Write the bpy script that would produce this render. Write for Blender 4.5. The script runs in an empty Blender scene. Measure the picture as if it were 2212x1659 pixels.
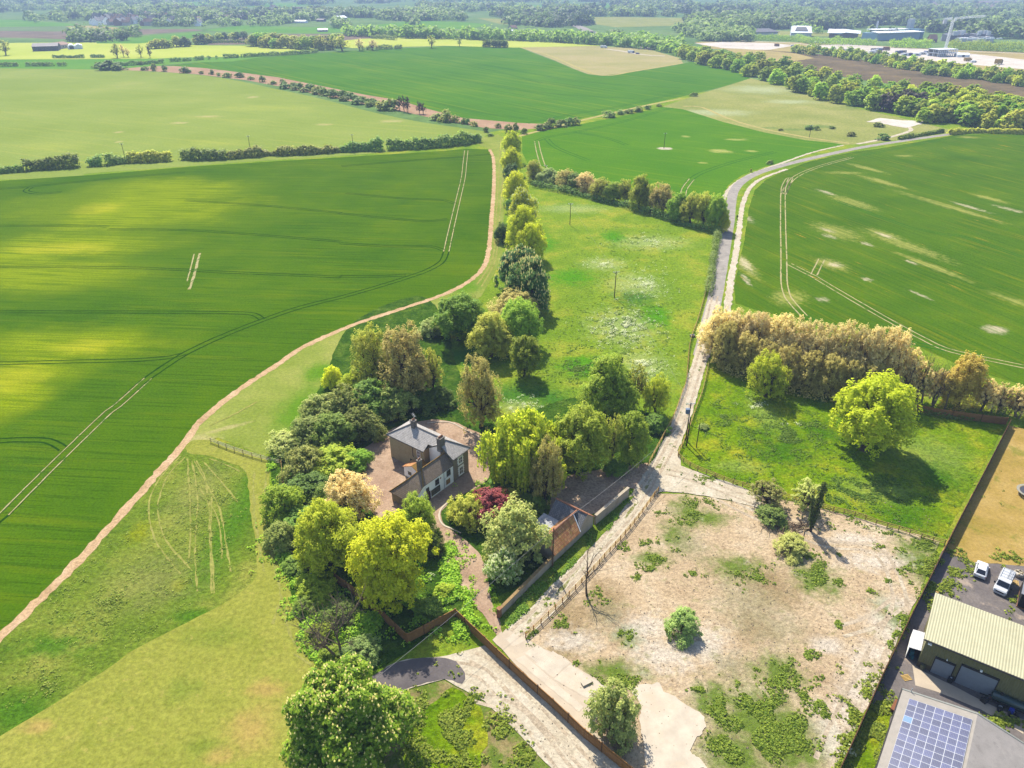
import bpy, bmesh, math, random
import numpy as np
from mathutils import Vector, Matrix, noise as mnoise
from mathutils.geometry import tessellate_polygon

rad = math.radians
scene = bpy.context.scene
COL = scene.collection

# ------------------------------------------------------------------ camera
FOC = 1535.0                      # focal length in pixels of a 2212 px wide picture
PITCH = rad(29.6)
CAM_H = 84.0
SP, CP = math.sin(PITCH), math.cos(PITCH)
cam_data = bpy.data.cameras.new("camera")
cam_data.sensor_width = 36.0
cam_data.lens = 36.0 * FOC / 2212.0
cam_data.clip_start = 0.5
cam_data.clip_end = 20000.0
cam = bpy.data.objects.new("camera", cam_data)
COL.objects.link(cam)
cam.location = (0, 0, CAM_H)
cam.rotation_euler = (rad(90) - PITCH, 0, 0)
scene.camera = cam

# ------------------------------------------------------------------ sky, sun, exposure
SUN_EL, SUN_AZ = 49.0, -17.7      # azimuth from the viewing direction (+y), negative = left
world = bpy.data.worlds.new("World")
scene.world = world
world.use_nodes = True
wn = world.node_tree
sky = wn.nodes.new('ShaderNodeTexSky')
sky.sky_type = 'NISHITA'
sky.sun_disc = False
sky.sun_elevation = rad(SUN_EL)
sky.sun_rotation = rad(SUN_AZ)
wn.links.new(sky.outputs[0], wn.nodes['Background'].inputs['Color'])
wn.nodes['Background'].inputs['Strength'].default_value = 0.13
sun_data = bpy.data.lights.new("sun", 'SUN')
sun_data.energy = 4.7
sun_data.angle = rad(0.5)
sun_data.color = (1.0, 0.94, 0.82)
sun = bpy.data.objects.new("sun", sun_data)
COL.objects.link(sun)
sd = Vector((math.sin(rad(SUN_AZ)) * math.cos(rad(SUN_EL)), math.cos(rad(SUN_AZ)) * math.cos(rad(SUN_EL)), math.sin(rad(SUN_EL))))
sun.rotation_euler = sd.to_track_quat('Z', 'Y').to_euler()
sun.location = (0, 0, 300)
scene.view_settings.view_transform = 'Standard'
scene.view_settings.look = 'None'
scene.view_settings.exposure = 1.38
scene.view_settings.gamma = 1.0
scene.render.engine = 'CYCLES'
scene.cycles.use_denoising = True
scene.cycles.max_bounces = 6
scene.cycles.transparent_max_bounces = 4
scene.cycles.volume_bounces = 1

# ------------------------------------------------------------------ helpers
def P(x, y, z=0.0):
    """World point at height z seen at pixel (x, y) of the 2212 x 1659 picture."""
    u = (x - 1106) / FOC; v = (y - 829.5) / FOC
    t = (CAM_H - z) / (SP + v * CP)
    return Vector((u * t, (CP - v * SP) * t, z))

def R(x0, y0, k):
    return lambda x, y: ((x0 + x / k) / 1.8228, (y0 + y / k) / 1.8228)
r8 = R(1500, 1600, 3.686); r4 = R(1800, 1500, 2.212); r5 = R(1900, 2200, 2.013); r3 = R(1000, 2200, 2.013)
o8 = R(2050, 1900, 4.148); sh = R(3500, 2350, 3.686); cv = R(3600, 2150, 4.741); so = R(3300, 2650, 3.022)
y6 = R(2700, 1500, 1.6607); b2 = R(1000, 1500, 2.212); m5 = R(1344, 700, 1.6458); m6 = R(2688, 700, 1.6458)
m4 = R(0, 700, 1.6458); z1 = R(0, 0, 1.6458); z2 = R(1344, 0, 1.6458); z3 = R(2688, 0, 1.6458); l6 = R(0, 1600, 1.1652)
t1 = R(0, 0, 2.765); t2 = R(800, 0, 2.765); t3 = R(1600, 0, 2.765); t4 = R(2400, 0, 2.765); t5 = R(3200, 0, 2.6587)
w7 = R(2700, 2200, 1.6607)

def ppm(p):
    """pixels per metre at a world point"""
    return FOC / (p[1] * CP + (CAM_H - p[2]) * SP)

def height_at(p, ytop):
    v = (ytop - 829.5) / FOC
    return CAM_H - p[1] * (SP + v * CP) / (CP - v * SP)

def S(r, g, b, k=0.395):
    f = lambda c: (c / 255 / 12.92) if c <= 10 else ((c / 255 + 0.055) / 1.055) ** 2.4
    return (f(r) * k, f(g) * k, f(b) * k, 1.0)

def tag(o, label=None, cat=None, group=None, kind=None):
    if label: o['label'] = label
    if cat: o['category'] = cat
    if group: o['group'] = group
    if kind: o['kind'] = kind
    return o

def empty(name, loc, label, cat, group=None, rz=0.0):
    o = bpy.data.objects.new(name, None)
    o.empty_display_size = 0.5
    COL.objects.link(o)
    o.location = loc; o.rotation_euler = (0, 0, rz)
    return tag(o, label, cat, group)

def link_mesh(name, me, mat=None, parent=None, label=None):
    o = bpy.data.objects.new(name, me)
    COL.objects.link(o)
    if mat is not None:
        if not me.materials: me.materials.append(mat)
    if parent is not None: o.parent = parent
    if label: o['label'] = label
    return o

class MB:
    """collects shapes into one mesh"""
    def __init__(self): self.v = []; self.f = []
    def quad(self, *p):
        n = len(self.v); self.v += [tuple(q) for q in p]; self.f.append(tuple(range(n, n + len(p)))); return self
    def box(self, c, s, rz=0.0):
        cx, cy, cz = c; sx, sy, sz = s[0] / 2, s[1] / 2, s[2] / 2
        ca, sa = math.cos(rz), math.sin(rz); n = len(self.v)
        for dz in (-sz, sz):
            for dx, dy in ((-sx, -sy), (sx, -sy), (sx, sy), (-sx, sy)):
                self.v.append((cx + dx * ca - dy * sa, cy + dx * sa + dy * ca, cz + dz))
        for f in ((0, 3, 2, 1), (4, 5, 6, 7), (0, 1, 5, 4), (1, 2, 6, 5), (2, 3, 7, 6), (3, 0, 4, 7)):
            self.f.append(tuple(n + i for i in f))
        return self
    def beam(self, a, b, w, h=None, up=(0, 0, 1)):
        a = Vector(a); b = Vector(b); h = h or w
        d = (b - a).normalized(); upv = Vector(up)
        if abs(d.dot(upv)) > 0.98: upv = Vector((0, 1, 0))
        s = d.cross(upv).normalized(); t = s.cross(d)
        n = len(self.v)
        for q in (a, b):
            for i, j in ((-1, -1), (1, -1), (1, 1), (-1, 1)):
                self.v.append(tuple(q + s * (i * w / 2) + t * (j * h / 2)))
        for f in ((0, 3, 2, 1), (4, 5, 6, 7), (0, 1, 5, 4), (1, 2, 6, 5), (2, 3, 7, 6), (3, 0, 4, 7)):
            self.f.append(tuple(n + i for i in f))
        return self
    def tube(self, pts, radii, k=6, cap=True):
        pts = [Vector(p) for p in pts]; n0 = len(self.v); N = len(pts)
        ref = Vector((0.3, 0.9, 0.2)).normalized()
        for i, p in enumerate(pts):
            d = (pts[min(i + 1, N - 1)] - pts[max(i - 1, 0)]).normalized()
            a = d.cross(ref)
            if a.length < 0.05: a = d.cross(Vector((1, 0, 0)))
            a.normalize(); b = d.cross(a)
            for j in range(k):
                t = 2 * math.pi * j / k
                self.v.append(tuple(p + (a * math.cos(t) + b * math.sin(t)) * radii[i]))
        for i in range(N - 1):
            for j in range(k):
                self.f.append((n0 + i * k + j, n0 + i * k + (j + 1) % k, n0 + (i + 1) * k + (j + 1) % k, n0 + (i + 1) * k + j))
        if cap:
            self.f.append(tuple(n0 + j for j in range(k))[::-1]); self.f.append(tuple(n0 + (N - 1) * k + j for j in range(k)))
        return self
    def cyl(self, c, r, z0, z1, k=12):
        return self.tube([(c[0], c[1], z0), (c[0], c[1], z1)], [r, r], k)
    def prism(self, poly, d):
        """closed solid: a planar polygon (3-D points) pushed along vector d"""
        n = len(self.v); m = len(poly); d = Vector(d)
        self.v += [tuple(p) for p in poly] + [tuple(Vector(p) + d) for p in poly]
        self.f.append(tuple(range(n, n + m))); self.f.append(tuple(range(n + m, n + 2 * m))[::-1])
        for i in range(m):
            j = (i + 1) % m
            self.f.append((n + j, n + i, n + m + i, n + m + j))
        return self
    def loft(self, sections, closed=True):
        n = len(self.v); k = len(sections[0])
        for s in sections: self.v += [tuple(p) for p in s]
        for i in range(len(sections) - 1):
            for j in range(k if closed else k - 1):
                self.f.append((n + i * k + j, n + i * k + (j + 1) % k, n + (i + 1) * k + (j + 1) % k, n + (i + 1) * k + j))
        self.f.append(tuple(n + j for j in range(k))[::-1]); self.f.append(tuple(n + (len(sections) - 1) * k + j for j in range(k)))
        return self
    def build(self, name, mat, parent=None, label=None, smooth=False, xf=None, bevel=0.0):
        me = bpy.data.meshes.new(name)
        vs = self.v if xf is None else [tuple(xf @ Vector(p)) for p in self.v]
        me.from_pydata(vs, [], self.f)
        bm = bmesh.new(); bm.from_mesh(me); bmesh.ops.recalc_face_normals(bm, faces=bm.faces)
        if bevel: bmesh.ops.bevel(bm, geom=bm.edges[:], offset=bevel, segments=2, affect='EDGES', profile=0.5)
        bm.to_mesh(me); bm.free()
        if smooth:
            for p in me.polygons: p.use_smooth = True
        me.update()
        return link_mesh(name, me, mat, parent, label)

def catmull(pts, closed, step):
    out = []; n = len(pts)
    rng = range(n) if closed else range(n - 1)
    for i in rng:
        if closed: p0, p1, p2, p3 = pts[i - 1], pts[i], pts[(i + 1) % n], pts[(i + 2) % n]
        else: p0, p1, p2, p3 = pts[max(i - 1, 0)], pts[i], pts[i + 1], pts[min(i + 2, n - 1)]
        L = (p2 - p1).length; k = max(1, min(60, int(L / step)))
        for j in range(k):
            t = j / k
            out.append(0.5 * ((2 * p1) + (p2 - p0) * t + (2 * p0 - 5 * p1 + 4 * p2 - p3) * t * t + (3 * p1 - p0 - 3 * p2 + p3) * t ** 3))
    if not closed: out.append(pts[-1].copy())
    return out

N_FAR = 0
F = 0.0631                        # level of the far fields
def sheet(name, px, mat, z, jit=0.25, step=2.0, smooth=False, label=None):
    """flat patch of ground whose outline goes through picture points; its edge is worn by jit metres"""
    global N_FAR
    if z == F: N_FAR += 1; z += .003 * N_FAR
    pts = [P(x, y) for x, y in px]
    if smooth: q = catmull(pts, True, step)
    else:
        q = []
        for i, p in enumerate(pts):
            e = pts[(i + 1) % len(pts)]; k = max(1, min(90, int((e - p).length / step)))
            q += [p.lerp(e, j / k) for j in range(k)]
    if jit:
        q = [p + Vector((mnoise.noise((p.x * .45, p.y * .45, 3)) + .6 * mnoise.noise((p.x * 1.7, p.y * 1.7, 7)),
                         mnoise.noise((p.x * .45, p.y * .45, 9)) + .6 * mnoise.noise((p.x * 1.7, p.y * 1.7, 1)), 0)) * jit for p in q]
    for p in q: p.z = z
    tris = tessellate_polygon([q])
    me = bpy.data.meshes.new(name); me.from_pydata([tuple(p) for p in q], [], [tuple(t) for t in tris])
    bm = bmesh.new(); bm.from_mesh(me)
    for f in bm.faces:
        if f.normal.z < 0: f.normal_flip()
    bm.to_mesh(me); bm.free()
    o = link_mesh(name, me, mat)
    return tag(o, label, None, None, 'structure')

def ribbon_geo(mb, pts, width, z, jit=0.1, step=1.5, wob=0.0):
    q = catmull(pts, False, step)
    n0 = len(mb.v)
    for i, p in enumerate(q):
        d = (q[min(i + 1, len(q) - 1)] - q[max(i - 1, 0)]).normalized()
        s = Vector((-d.y, d.x, 0))
        w = width[0] + (width[1] - width[0]) * i / max(1, len(q) - 1) if isinstance(width, tuple) else width
        a = w / 2 + jit * mnoise.noise((p.x * .7, p.y * .7, 2)); b = w / 2 + jit * mnoise.noise((p.x * .7, p.y * .7, 8))
        mb.v.append((p.x + s.x * a, p.y + s.y * a, z)); mb.v.append((p.x - s.x * b, p.y - s.y * b, z))
        if i: k = n0 + 2 * i; mb.f.append((k - 2, k - 1, k + 1, k))
    return mb

def ribbon(name, px, width, mat, z, jit=0.1, step=1.5, kind='structure'):
    mb = MB(); ribbon_geo(mb, [P(*p) for p in px], width, z, jit, step)
    o = mb.build(name, mat); o['kind'] = kind
    return o

# ------------------------------------------------------------------ materials
class NT:
    def __init__(self, name):
        self.m = bpy.data.materials.new(name); self.m.use_nodes = True
        self.t = self.m.node_tree; self.bsdf = self.t.nodes['Principled BSDF']; self.out = self.t.nodes['Material Output']
        self.bsdf.inputs['Roughness'].default_value = 0.9
        self.bsdf.inputs['Specular IOR Level'].default_value = 0.13
    def n(self, ty, **kw):
        nd = self.t.nodes.new(ty)
        for k, v in kw.items():
            if k in nd.inputs: self.set(nd.inputs[k], v)
            else: setattr(nd, k, v)
        return nd
    def set(self, sock, v):
        if hasattr(v, 'is_linked') or isinstance(v, bpy.types.NodeSocket): self.t.links.new(v, sock)
        else: sock.default_value = v
    def coord(self): return self.n('ShaderNodeTexCoord').outputs['Object']
    def noise(self, vec, scale, detail=4, rough=0.6, dist=0.0):
        return self.n('ShaderNodeTexNoise', Vector=vec, Scale=scale, Detail=detail, Roughness=rough, Distortion=dist).outputs['Fac']
    def ramp(self, fac, stops):
        r = self.n('ShaderNodeValToRGB', Fac=fac); e = r.color_ramp.elements
        while len(e) < len(stops): e.new(0.5)
        for el, (p, c) in zip(e, stops): el.position = p; el.color = c
        return r.outputs[0]
    def mix(self, fac, a, b, blend='MIX'):
        m = self.n('ShaderNodeMix', data_type='RGBA', blend_type=blend)
        self.set(m.inputs[0], fac); self.set(m.inputs[6], a); self.set(m.inputs[7], b)
        return m.outputs[2]
    def math(self, op, a, b=0.0, c=None, clamp=False):
        m = self.n('ShaderNodeMath', operation=op, use_clamp=clamp)
        self.set(m.inputs[0], a); self.set(m.inputs[1], b)
        if c is not None: self.set(m.inputs[2], c)
        return m.outputs[0]
    def rng(self, v, a, b, lo=0.0, hi=1.0):
        m = self.n('ShaderNodeMapRange', interpolation_type='SMOOTHSTEP')
        for i, x in enumerate((v, a, b, lo, hi)): self.set(m.inputs[i], x)
        return m.outputs[0]
    def mapping(self, vec, loc=(0, 0, 0), rot=(0, 0, 0), scale=(1, 1, 1)):
        m = self.n('ShaderNodeMapping', Vector=vec)
        m.inputs['Location'].default_value = loc; m.inputs['Rotation'].default_value = rot; m.inputs['Scale'].default_value = scale
        return m.outputs[0]
    def bump(self, h, strength, dist):
        b = self.n('ShaderNodeBump', Height=h, Strength=strength, Distance=dist)
        self.t.links.new(b.outputs[0], self.bsdf.inputs['Normal'])
    def blob(self, vec, px, py, rx, ry, soft=0.55, wob=0.5, ws=0.25, rot=0.0):
        """soft-edged patch at a picture point; radii in picture pixels"""
        c = P(px, py); ax = (P(px + rx, py) - c).length; ay = (P(px, py - ry) - c).length
        d = self.n('ShaderNodeVectorMath', operation='SUBTRACT'); self.set(d.inputs[0], vec); d.inputs[1].default_value = c
        m = self.mapping(d.outputs[0], rot=(0, 0, -rot)); m2 = self.mapping(m, scale=(1 / ax, 1 / ay, 0))
        ln = self.n('ShaderNodeVectorMath', operation='LENGTH'); self.set(ln.inputs[0], m2)
        ws = round(ws, 2); self.nzc = getattr(self, 'nzc', {}); nz = self.nzc.get(ws) or self.nzc.setdefault(ws, self.noise(vec, ws, 5, 0.65))
        r = self.math('ADD', ln.outputs[1], self.math('MULTIPLY', self.math('SUBTRACT', nz, 0.5), wob * 2))
        return self.rng(r, 1.0, 1.0 - soft)

GAIN = dict(left_wheat=(1.8, .86, .2), pale_crop=(1.03, .91, .66), middle_wheat=(1.2, .82, .35), centre_wheat=(1.4, .86, .25), right_wheat=(1.75, .92, .3), mown_lawn=(.95, 1.03, .9), leaf_litter=(1.3, 1.28, 1.25), meadow_grass=(1.6, 1.13, .75), paddock_grass=(2.1, 1.42, .7),
            rough_grass=(1.22, 1.16, .85), scrub_pasture=(.95, .9, .75), pale_green_crop=(1.12, 1.02, .75), green_crop=(1.0, .85, .6), gravel_yard=(1.05, 1.0, .95), bare_soil=(1.05, .95, .9), dry_earth=(.97, .92, .84), dry_dirt=(.9, 1.0, .8), undergrowth=(1.3, 1.15, .8), crushed_crop=(1.3, .95, .5), crushed_crop_pale=(.9, .8, .5))
def ground(name, stops, s1=0.05, s2=1.2, fine=0.35, bump=0.5, bscale=1.5, bdist=0.25, streak=None, patches=None, wear=None, rough=0.65):
    """earth, grass and crop surfaces: broad colour drift, fine mottling, lie of the crop, patches of another colour"""
    k = NT(name); v = k.coord(); k.bsdf.inputs["Specular IOR Level"].default_value = 0.0
    c = k.ramp(k.noise(v, s1, 5, rough), stops)
    f = k.noise(v, s2, 5, 0.7)
    f3 = k.noise(v, s2 * 4.3, 3, 0.7)
    if streak:
        for (ang, along, across, amt, col, *th) in streak:
            m = k.mapping(k.mapping(v, rot=(0, 0, -ang)), scale=(1 / along, 1 / across, 1))
            n = k.noise(m, 1.0, 4, 0.6)
            c = k.mix(k.rng(n, *(th or (0.5, 0.75)), 0.0, amt), c, col)
    if name in GAIN: c = k.mix(1.0, c, GAIN[name] + (1,), 'MULTIPLY')
    if patches:
        rows = k.noise(k.mapping(k.mapping(v, rot=(0, 0, -streak[0][0])), scale=(1 / 30, 1 / 1.3, 1)), 1.0, 4, .65) if streak else None
        for (col, amt, lst) in patches:
            tot = None
            for b in lst:
                w = k.blob(v, *b)
                tot = w if tot is None else k.math('MAXIMUM', tot, w)
            if rows is not None: tot = k.math('MULTIPLY', tot, k.rng(rows, .3, .62, .25, 1.0))
            c = k.mix(k.math('MULTIPLY', tot, amt), c, col)
    if wear:
        for (sc, lo, hi, amt, col) in wear:
            c = k.mix(k.rng(k.noise(v, sc, 6, 0.7, 0.3), lo, hi, 0.0, amt), c, col)
    g = k.math('ADD', k.math('MULTIPLY', f, 0.65), k.math('MULTIPLY', f3, 0.35))
    val = k.rng(g, 0.3, 0.7, 1.0 - fine * 1.35, 1.0 + fine * 1.35)
    hsv = k.n('ShaderNodeHueSaturation', Color=c); k.set(hsv.inputs['Value'], val)
    k.t.links.new(hsv.outputs[0], k.bsdf.inputs['Base Color'])
    if bump: k.bump(k.noise(v, bscale, 6, 0.75), bump, bdist)
    return k.m

def plain(name, col, rough=0.7, var=0.12, s=2.0, spec=0.25, metal=0.0, bump=0.0, bs=8.0, bd=0.02, dirt=None):
    k = NT(name); v = k.coord()
    n = k.noise(v, s, 5, 0.65)
    hsv = k.n('ShaderNodeHueSaturation', Color=col); k.set(hsv.inputs['Value'], k.rng(n, 0.25, 0.75, 1 - var, 1 + var))
    c = hsv.outputs[0]
    if dirt:
        for (sc, lo, hi, amt, dc) in dirt: c = k.mix(k.rng(k.noise(v, sc, 6, 0.7), lo, hi, 0, amt), c, dc)
    k.t.links.new(c, k.bsdf.inputs['Base Color'])
    k.bsdf.inputs['Roughness'].default_value = rough; k.bsdf.inputs['Specular IOR Level'].default_value = spec
    k.bsdf.inputs['Metallic'].default_value = metal
    if bump: k.bump(k.noise(v, bs, 5, 0.7), bump, bd)
    return k.m

LEAF_K = 3.2
def leafmat(name, a, b, trans=0.35, per_tree=0.06, val=0.25):
    """leaves: colour differs from leaf to leaf and a little from tree to tree; light shines through"""
    k = NT(name); a = tuple(min(.9, q * LEAF_K) for q in a[:3]) + (1,); b = tuple(min(.9, q * LEAF_K) for q in b[:3]) + (1,); trans = min(.62, trans + .15)
    r = k.n('ShaderNodeNewGeometry').outputs['Random Per Island']
    c = k.mix(r, a, b)
    oi = k.n('ShaderNodeObjectInfo').outputs['Random']
    hsv = k.n('ShaderNodeHueSaturation', Color=c)
    k.set(hsv.inputs['Hue'], k.rng(oi, 0, 1, 0.5 - per_tree * 0.4, 0.5 + per_tree * 0.35))
    rv = k.math('FRACT', k.math('MULTIPLY', oi, 17.31))
    k.set(hsv.inputs['Value'], k.rng(rv, 0, 1, 1 - val, 1 + val))
    k.bsdf.inputs['Roughness'].default_value = 0.65; k.bsdf.inputs['Specular IOR Level'].default_value = 0.2
    k.t.links.new(hsv.outputs[0], k.bsdf.inputs['Base Color'])
    tr = k.n('ShaderNodeBsdfTranslucent', Color=hsv.outputs[0])
    ms = k.n('ShaderNodeMixShader', Fac=trans)
    k.t.links.new(k.bsdf.outputs[0], ms.inputs[1]); k.t.links.new(tr.outputs[0], ms.inputs[2])
    k.t.links.new(ms.outputs[0], k.out.inputs['Surface'])
    return k.m
# ================================================================== THE SETTING: ground, fields, roads, tracks
def ang(a, b):
    d = P(*b) - P(*a); return math.atan2(d.y, d.x)

A_LEFT = ang(m4(0, 575), m4(2212, 640))
A_MID = ang(z2(60, 400), z2(1500, 640))
A_PALE = ang(z1(600, 830), z1(2200, 1000)) 
A_RIGHT = ang(m6(860, 320), m6(2212, 850))
A_CR = ang(z3(0, 880), z3(700, 960))

SOIL = S(196, 150, 118); CHALK = S(232, 214, 194); STRAW = S(205, 180, 120)
M_base = ground('far_grass', [(0.3, S(96, 128, 70)), (0.5, S(120, 150, 84)), (0.7, S(140, 160, 100))], s1=0.006, s2=0.08, fine=0.2, bump=0)
M_lwheat = ground('left_wheat', [(0.3, S(52, 118, 4)), (0.55, S(66, 132, 8)), (0.75, S(80, 142, 14))], s1=0.03, s2=2.2, fine=0.22, bump=0.5, bscale=3.0, bdist=0.2,
    streak=[(A_LEFT, 60, 1.1, 0.6, S(36, 96, 4)), (A_LEFT, 40, 3.0, 0.45, S(92, 150, 14)), (A_LEFT, 20, .45, .5, S(34, 92, 4), .5, .66)],
    patches=[(S(150, 166, 6), 0.95, [m4(760, 190) + (430, 60, .8, .55, .06), m4(1000, 80) + (300, 34, .8, .5, .06), m4(150, 470) + (270, 60, .9, .5, .08), m4(500, 440) + (300, 40, .9, .5, .06),
                                      m4(400, 1080) + (310, 50, .9, .5, .08), m4(60, 1300) + (190, 110, .9, .5, .08), m4(60, 1430) + (120, 70, .8, .4, .08), m4(250, 620) + (330, 45, .9, .5, .06)]),
             (S(188, 186, 40), 0.7, [m4(620, 205) + (70, 16, .8, .6, .15), m4(400, 460) + (150, 16, .8, .6, .12), m4(560, 1090) + (100, 22, .8, .6, .15), m4(60, 1300) + (110, 40, .9, .6, .12)]),
             (S(26, 94, 10), 0.4, [m4(150, 220) + (170, 105, .5, .4, .06), m4(20, 330) + (110, 40, .6, .4, .06)])])  # last patch paints a cloud shadow into the crop as darker green
M_pale = ground('pale_crop', [(0.3, S(138, 166, 82)), (0.55, S(150, 176, 96)), (0.75, S(166, 184, 108))], s1=0.012, s2=0.7, fine=0.12, bump=0.3, bscale=1.0,
    streak=[(A_PALE, 160, 5, 0.5, S(176, 188, 104)), (A_PALE, 60, 1.6, 0.3, S(124, 158, 84))],
    patches=[(S(205, 190, 130), .8, [z1(1350, 755) + (34, 3, .8, .7, .2), z1(1160, 797) + (28, 3, .8, .7, .2), z1(770, 857) + (14, 2.5, .8, .7, .2), z1(2100, 808) + (30, 3, .8, .7, .2), z1(1640, 630) + (16, 3, .8, .7, .2), z2(330, 785) + (40, 4, .8, .7, .2), z1(770, 920) + (10, 2.5, .8, .7, .2)]),
             (S(178, 186, 84), .6, [z1(1350, 930) + (120, 14, .9, .6, .1), z1(330, 950) + (110, 12, .9, .6, .1), z1(1700, 700) + (160, 9, .9, .6, .1)])])
M_mwheat = ground('middle_wheat', [(0.3, S(70, 142, 44)), (0.55, S(82, 152, 50)), (0.75, S(98, 162, 56))], s1=0.01, s2=0.8, fine=0.12, bump=0.3,
    streak=[(A_MID, 220, 6, 0.8, S(120, 168, 48)), (A_MID, 150, 2.4, 0.8, S(44, 108, 34)), (A_MID, 60, 10, .4, S(110, 164, 54))])
M_cwheat = ground('centre_wheat', [(0.3, S(68, 142, 32)), (0.55, S(78, 150, 38)), (0.75, S(92, 158, 44))], s1=0.02, s2=1.1, fine=0.15, bump=0.35,
    streak=[(A_CR, 90, 4, 0.5, S(114, 166, 44)), (A_CR, 80, 1.6, 0.4, S(54, 128, 30))],
    patches=[(S(200, 196, 110), .75, [z3(240, 980) + (34, 6, .8, .7, .2), z3(440, 980) + (20, 3, .8, .7, .2), z3(130, 1055) + (14, 2.5, .8, .7, .2), z3(350, 905) + (36, 3, .8, .7, .2), z3(20, 885) + (14, 3, .9, .7, .2)]),
             (CHALK, .98, [z2(2095, 963) + (20, 3.2, .35, .3, .4)])])
M_rwheat = ground('right_wheat', [(0.3, S(54, 116, 22)), (0.55, S(68, 130, 28)), (0.75, S(86, 142, 36))], s1=0.03, s2=1.6, fine=0.2, bump=0.45, bscale=2.5, bdist=0.2,
    streak=[(A_RIGHT, 50, 2.2, 0.55, S(112, 152, 40)), (A_RIGHT, 60, 1.0, 0.6, S(40, 96, 20)), (A_RIGHT, 18, .4, .5, S(44, 98, 20), .5, .66), (A_RIGHT, 30, 1.3, 0.8, S(196, 190, 110), .66, .74), (A_RIGHT, 14, .8, 0.7, S(212, 200, 140), .70, .77)],
    patches=[(S(186, 182, 96), .75, [m6(1000, 350) + (90, 14, .9, .9, .5, A_RIGHT), m6(1450, 440) + (150, 10, .9, .9, .5, A_RIGHT), m6(1700, 180) + (190, 5, .9, .8, .4, A_RIGHT), m6(2150, 800) + (90, 8, .9, .9, .4, A_RIGHT), m6(1100, 160) + (90, 8, .9, .9, .5, A_RIGHT),
                                     m6(1300, 370) + (70, 9, .9, .9, .5, A_RIGHT), m6(960, 560) + (60, 12, .9, .9, .5, A_RIGHT), m6(1600, 570) + (130, 6, .9, .9, .4, A_RIGHT), m6(400, 560) + (26, 40, .9, .9, .6), m6(690, 780) + (50, 24, .9, .9, .6, -.6), z3(1190, 1090) + (70, 3.5, .8, .8, .3, A_RIGHT), z3(1300, 1180) + (90, 5, .9, .9, .3, A_RIGHT), z3(2000, 1290) + (60, 4, .9, .8, .3, A_RIGHT), z3(1440, 1010) + (26, 3, .9, .8, .3), z3(1850, 890) + (30, 3, .9, .8, .3), z3(1050, 1120) + (50, 4, .9, .9, .3)]),
             (S(226, 208, 176), .72, [m6(2025, 985) + (28, 12, .6, .6, .5, A_RIGHT), m6(940, 340) + (26, 3.5, .9, 1.15, .7, A_RIGHT), m6(950, 380) + (24, 4, .9, 1.15, .7, A_RIGHT), m6(1190, 430) + (24, 3.5, .9, 1.15, .7, A_RIGHT), m6(1310, 375) + (30, 4, .9, 1.15, .7, A_RIGHT), m6(985, 565) + (22, 7, .9, 1.15, .7), m6(1195, 660) + (14, 5, .9, 1.15, .7), m6(905, 790) + (18, 6, .9, 1.15, .7), m6(1540, 760) + (40, 3, .9, 1.15, .6, A_RIGHT), m6(930, 95) + (36, 3, .9, 1.15, .6, A_RIGHT), m6(410, 260) + (18, 13, .9, 1.15, .6), m6(500, 28) + (9, 2.5, .9, 1.15, .6), m6(405, 560) + (16, 22, .9, 1.15, .9), m6(410, 660) + (10, 16, .9, 1.15, .9), m6(1860, 190) + (60, 3, .9, 1.15, .5, A_RIGHT), m6(2120, 205) + (50, 3.5, .9, 1.15, .5, A_RIGHT), m6(1480, 550) + (24, 3, .9, 1.15, .6, A_RIGHT)])])
M_meadow = ground('meadow_grass', [(0.28, S(88, 140, 40)), (0.5, S(112, 158, 52)), (0.72, S(150, 174, 74))], s1=0.07, s2=1.3, fine=0.32, bump=0.9, bscale=1.3, bdist=0.5,
    patches=[(S(186, 200, 130), .5, [m5(1830, 970) + (110, 55, .95, .8, .5), m5(1900, 700) + (90, 40, .95, .8, .5), m5(2000, 420) + (120, 22, .9, .8, .5), m5(1700, 560) + (70, 20, .9, .8, .5), m5(1500, 200) + (110, 14, .9, .8, .5), m5(1950, 1220) + (90, 50, .95, .8, .5), m5(1150, 1480) + (60, 22, .95, .8, .6)]),
             (S(84, 156, 14), .85, [m5(1580, 1220) + (70, 30, .6, .6, .4), m5(1480, 640) + (80, 26, .9, .7, .4), m5(2050, 900) + (50, 40, .9, .7, .4), m5(1760, 380) + (40, 16, .8, .7, .4), m5(1300, 420) + (50, 24, .9, .7, .4)]),
             (S(62, 124, 38), .8, [m5(1180, 1400) + (130, 30, .8, .6, .4), m5(760, 1160) + (100, 30, .8, .6, .4), m5(1900, 780) + (70, 26, .9, .8, .5), m5(1350, 1440) + (80, 26, .8, .7, .5)])])
M_paddock = ground('paddock_grass', [(0.28, S(66, 118, 14)), (0.5, S(94, 140, 24)), (0.72, S(136, 160, 58))], s1=0.12, s2=1.5, fine=0.36, bump=1.0, bscale=1.1, bdist=0.6,
    patches=[(S(156, 176, 84), .6, [y6(520, 220) + (50, 60, .9, .8, .5), y6(1550, 480) + (150, 60, .95, .8, .4), y6(1250, 720) + (130, 40, .95, .8, .4), y6(350, 560) + (90, 20, .9, .8, .5)]),
             (S(58, 116, 14), .7, [y6(620, 440) + (110, 60, .95, .8, .5), y6(1450, 900) + (110, 50, .9, .8, .4), y6(900, 330) + (70, 40, .9, .8, .5), y6(1650, 650) + (60, 60, .9, .8, .5)])])
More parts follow.
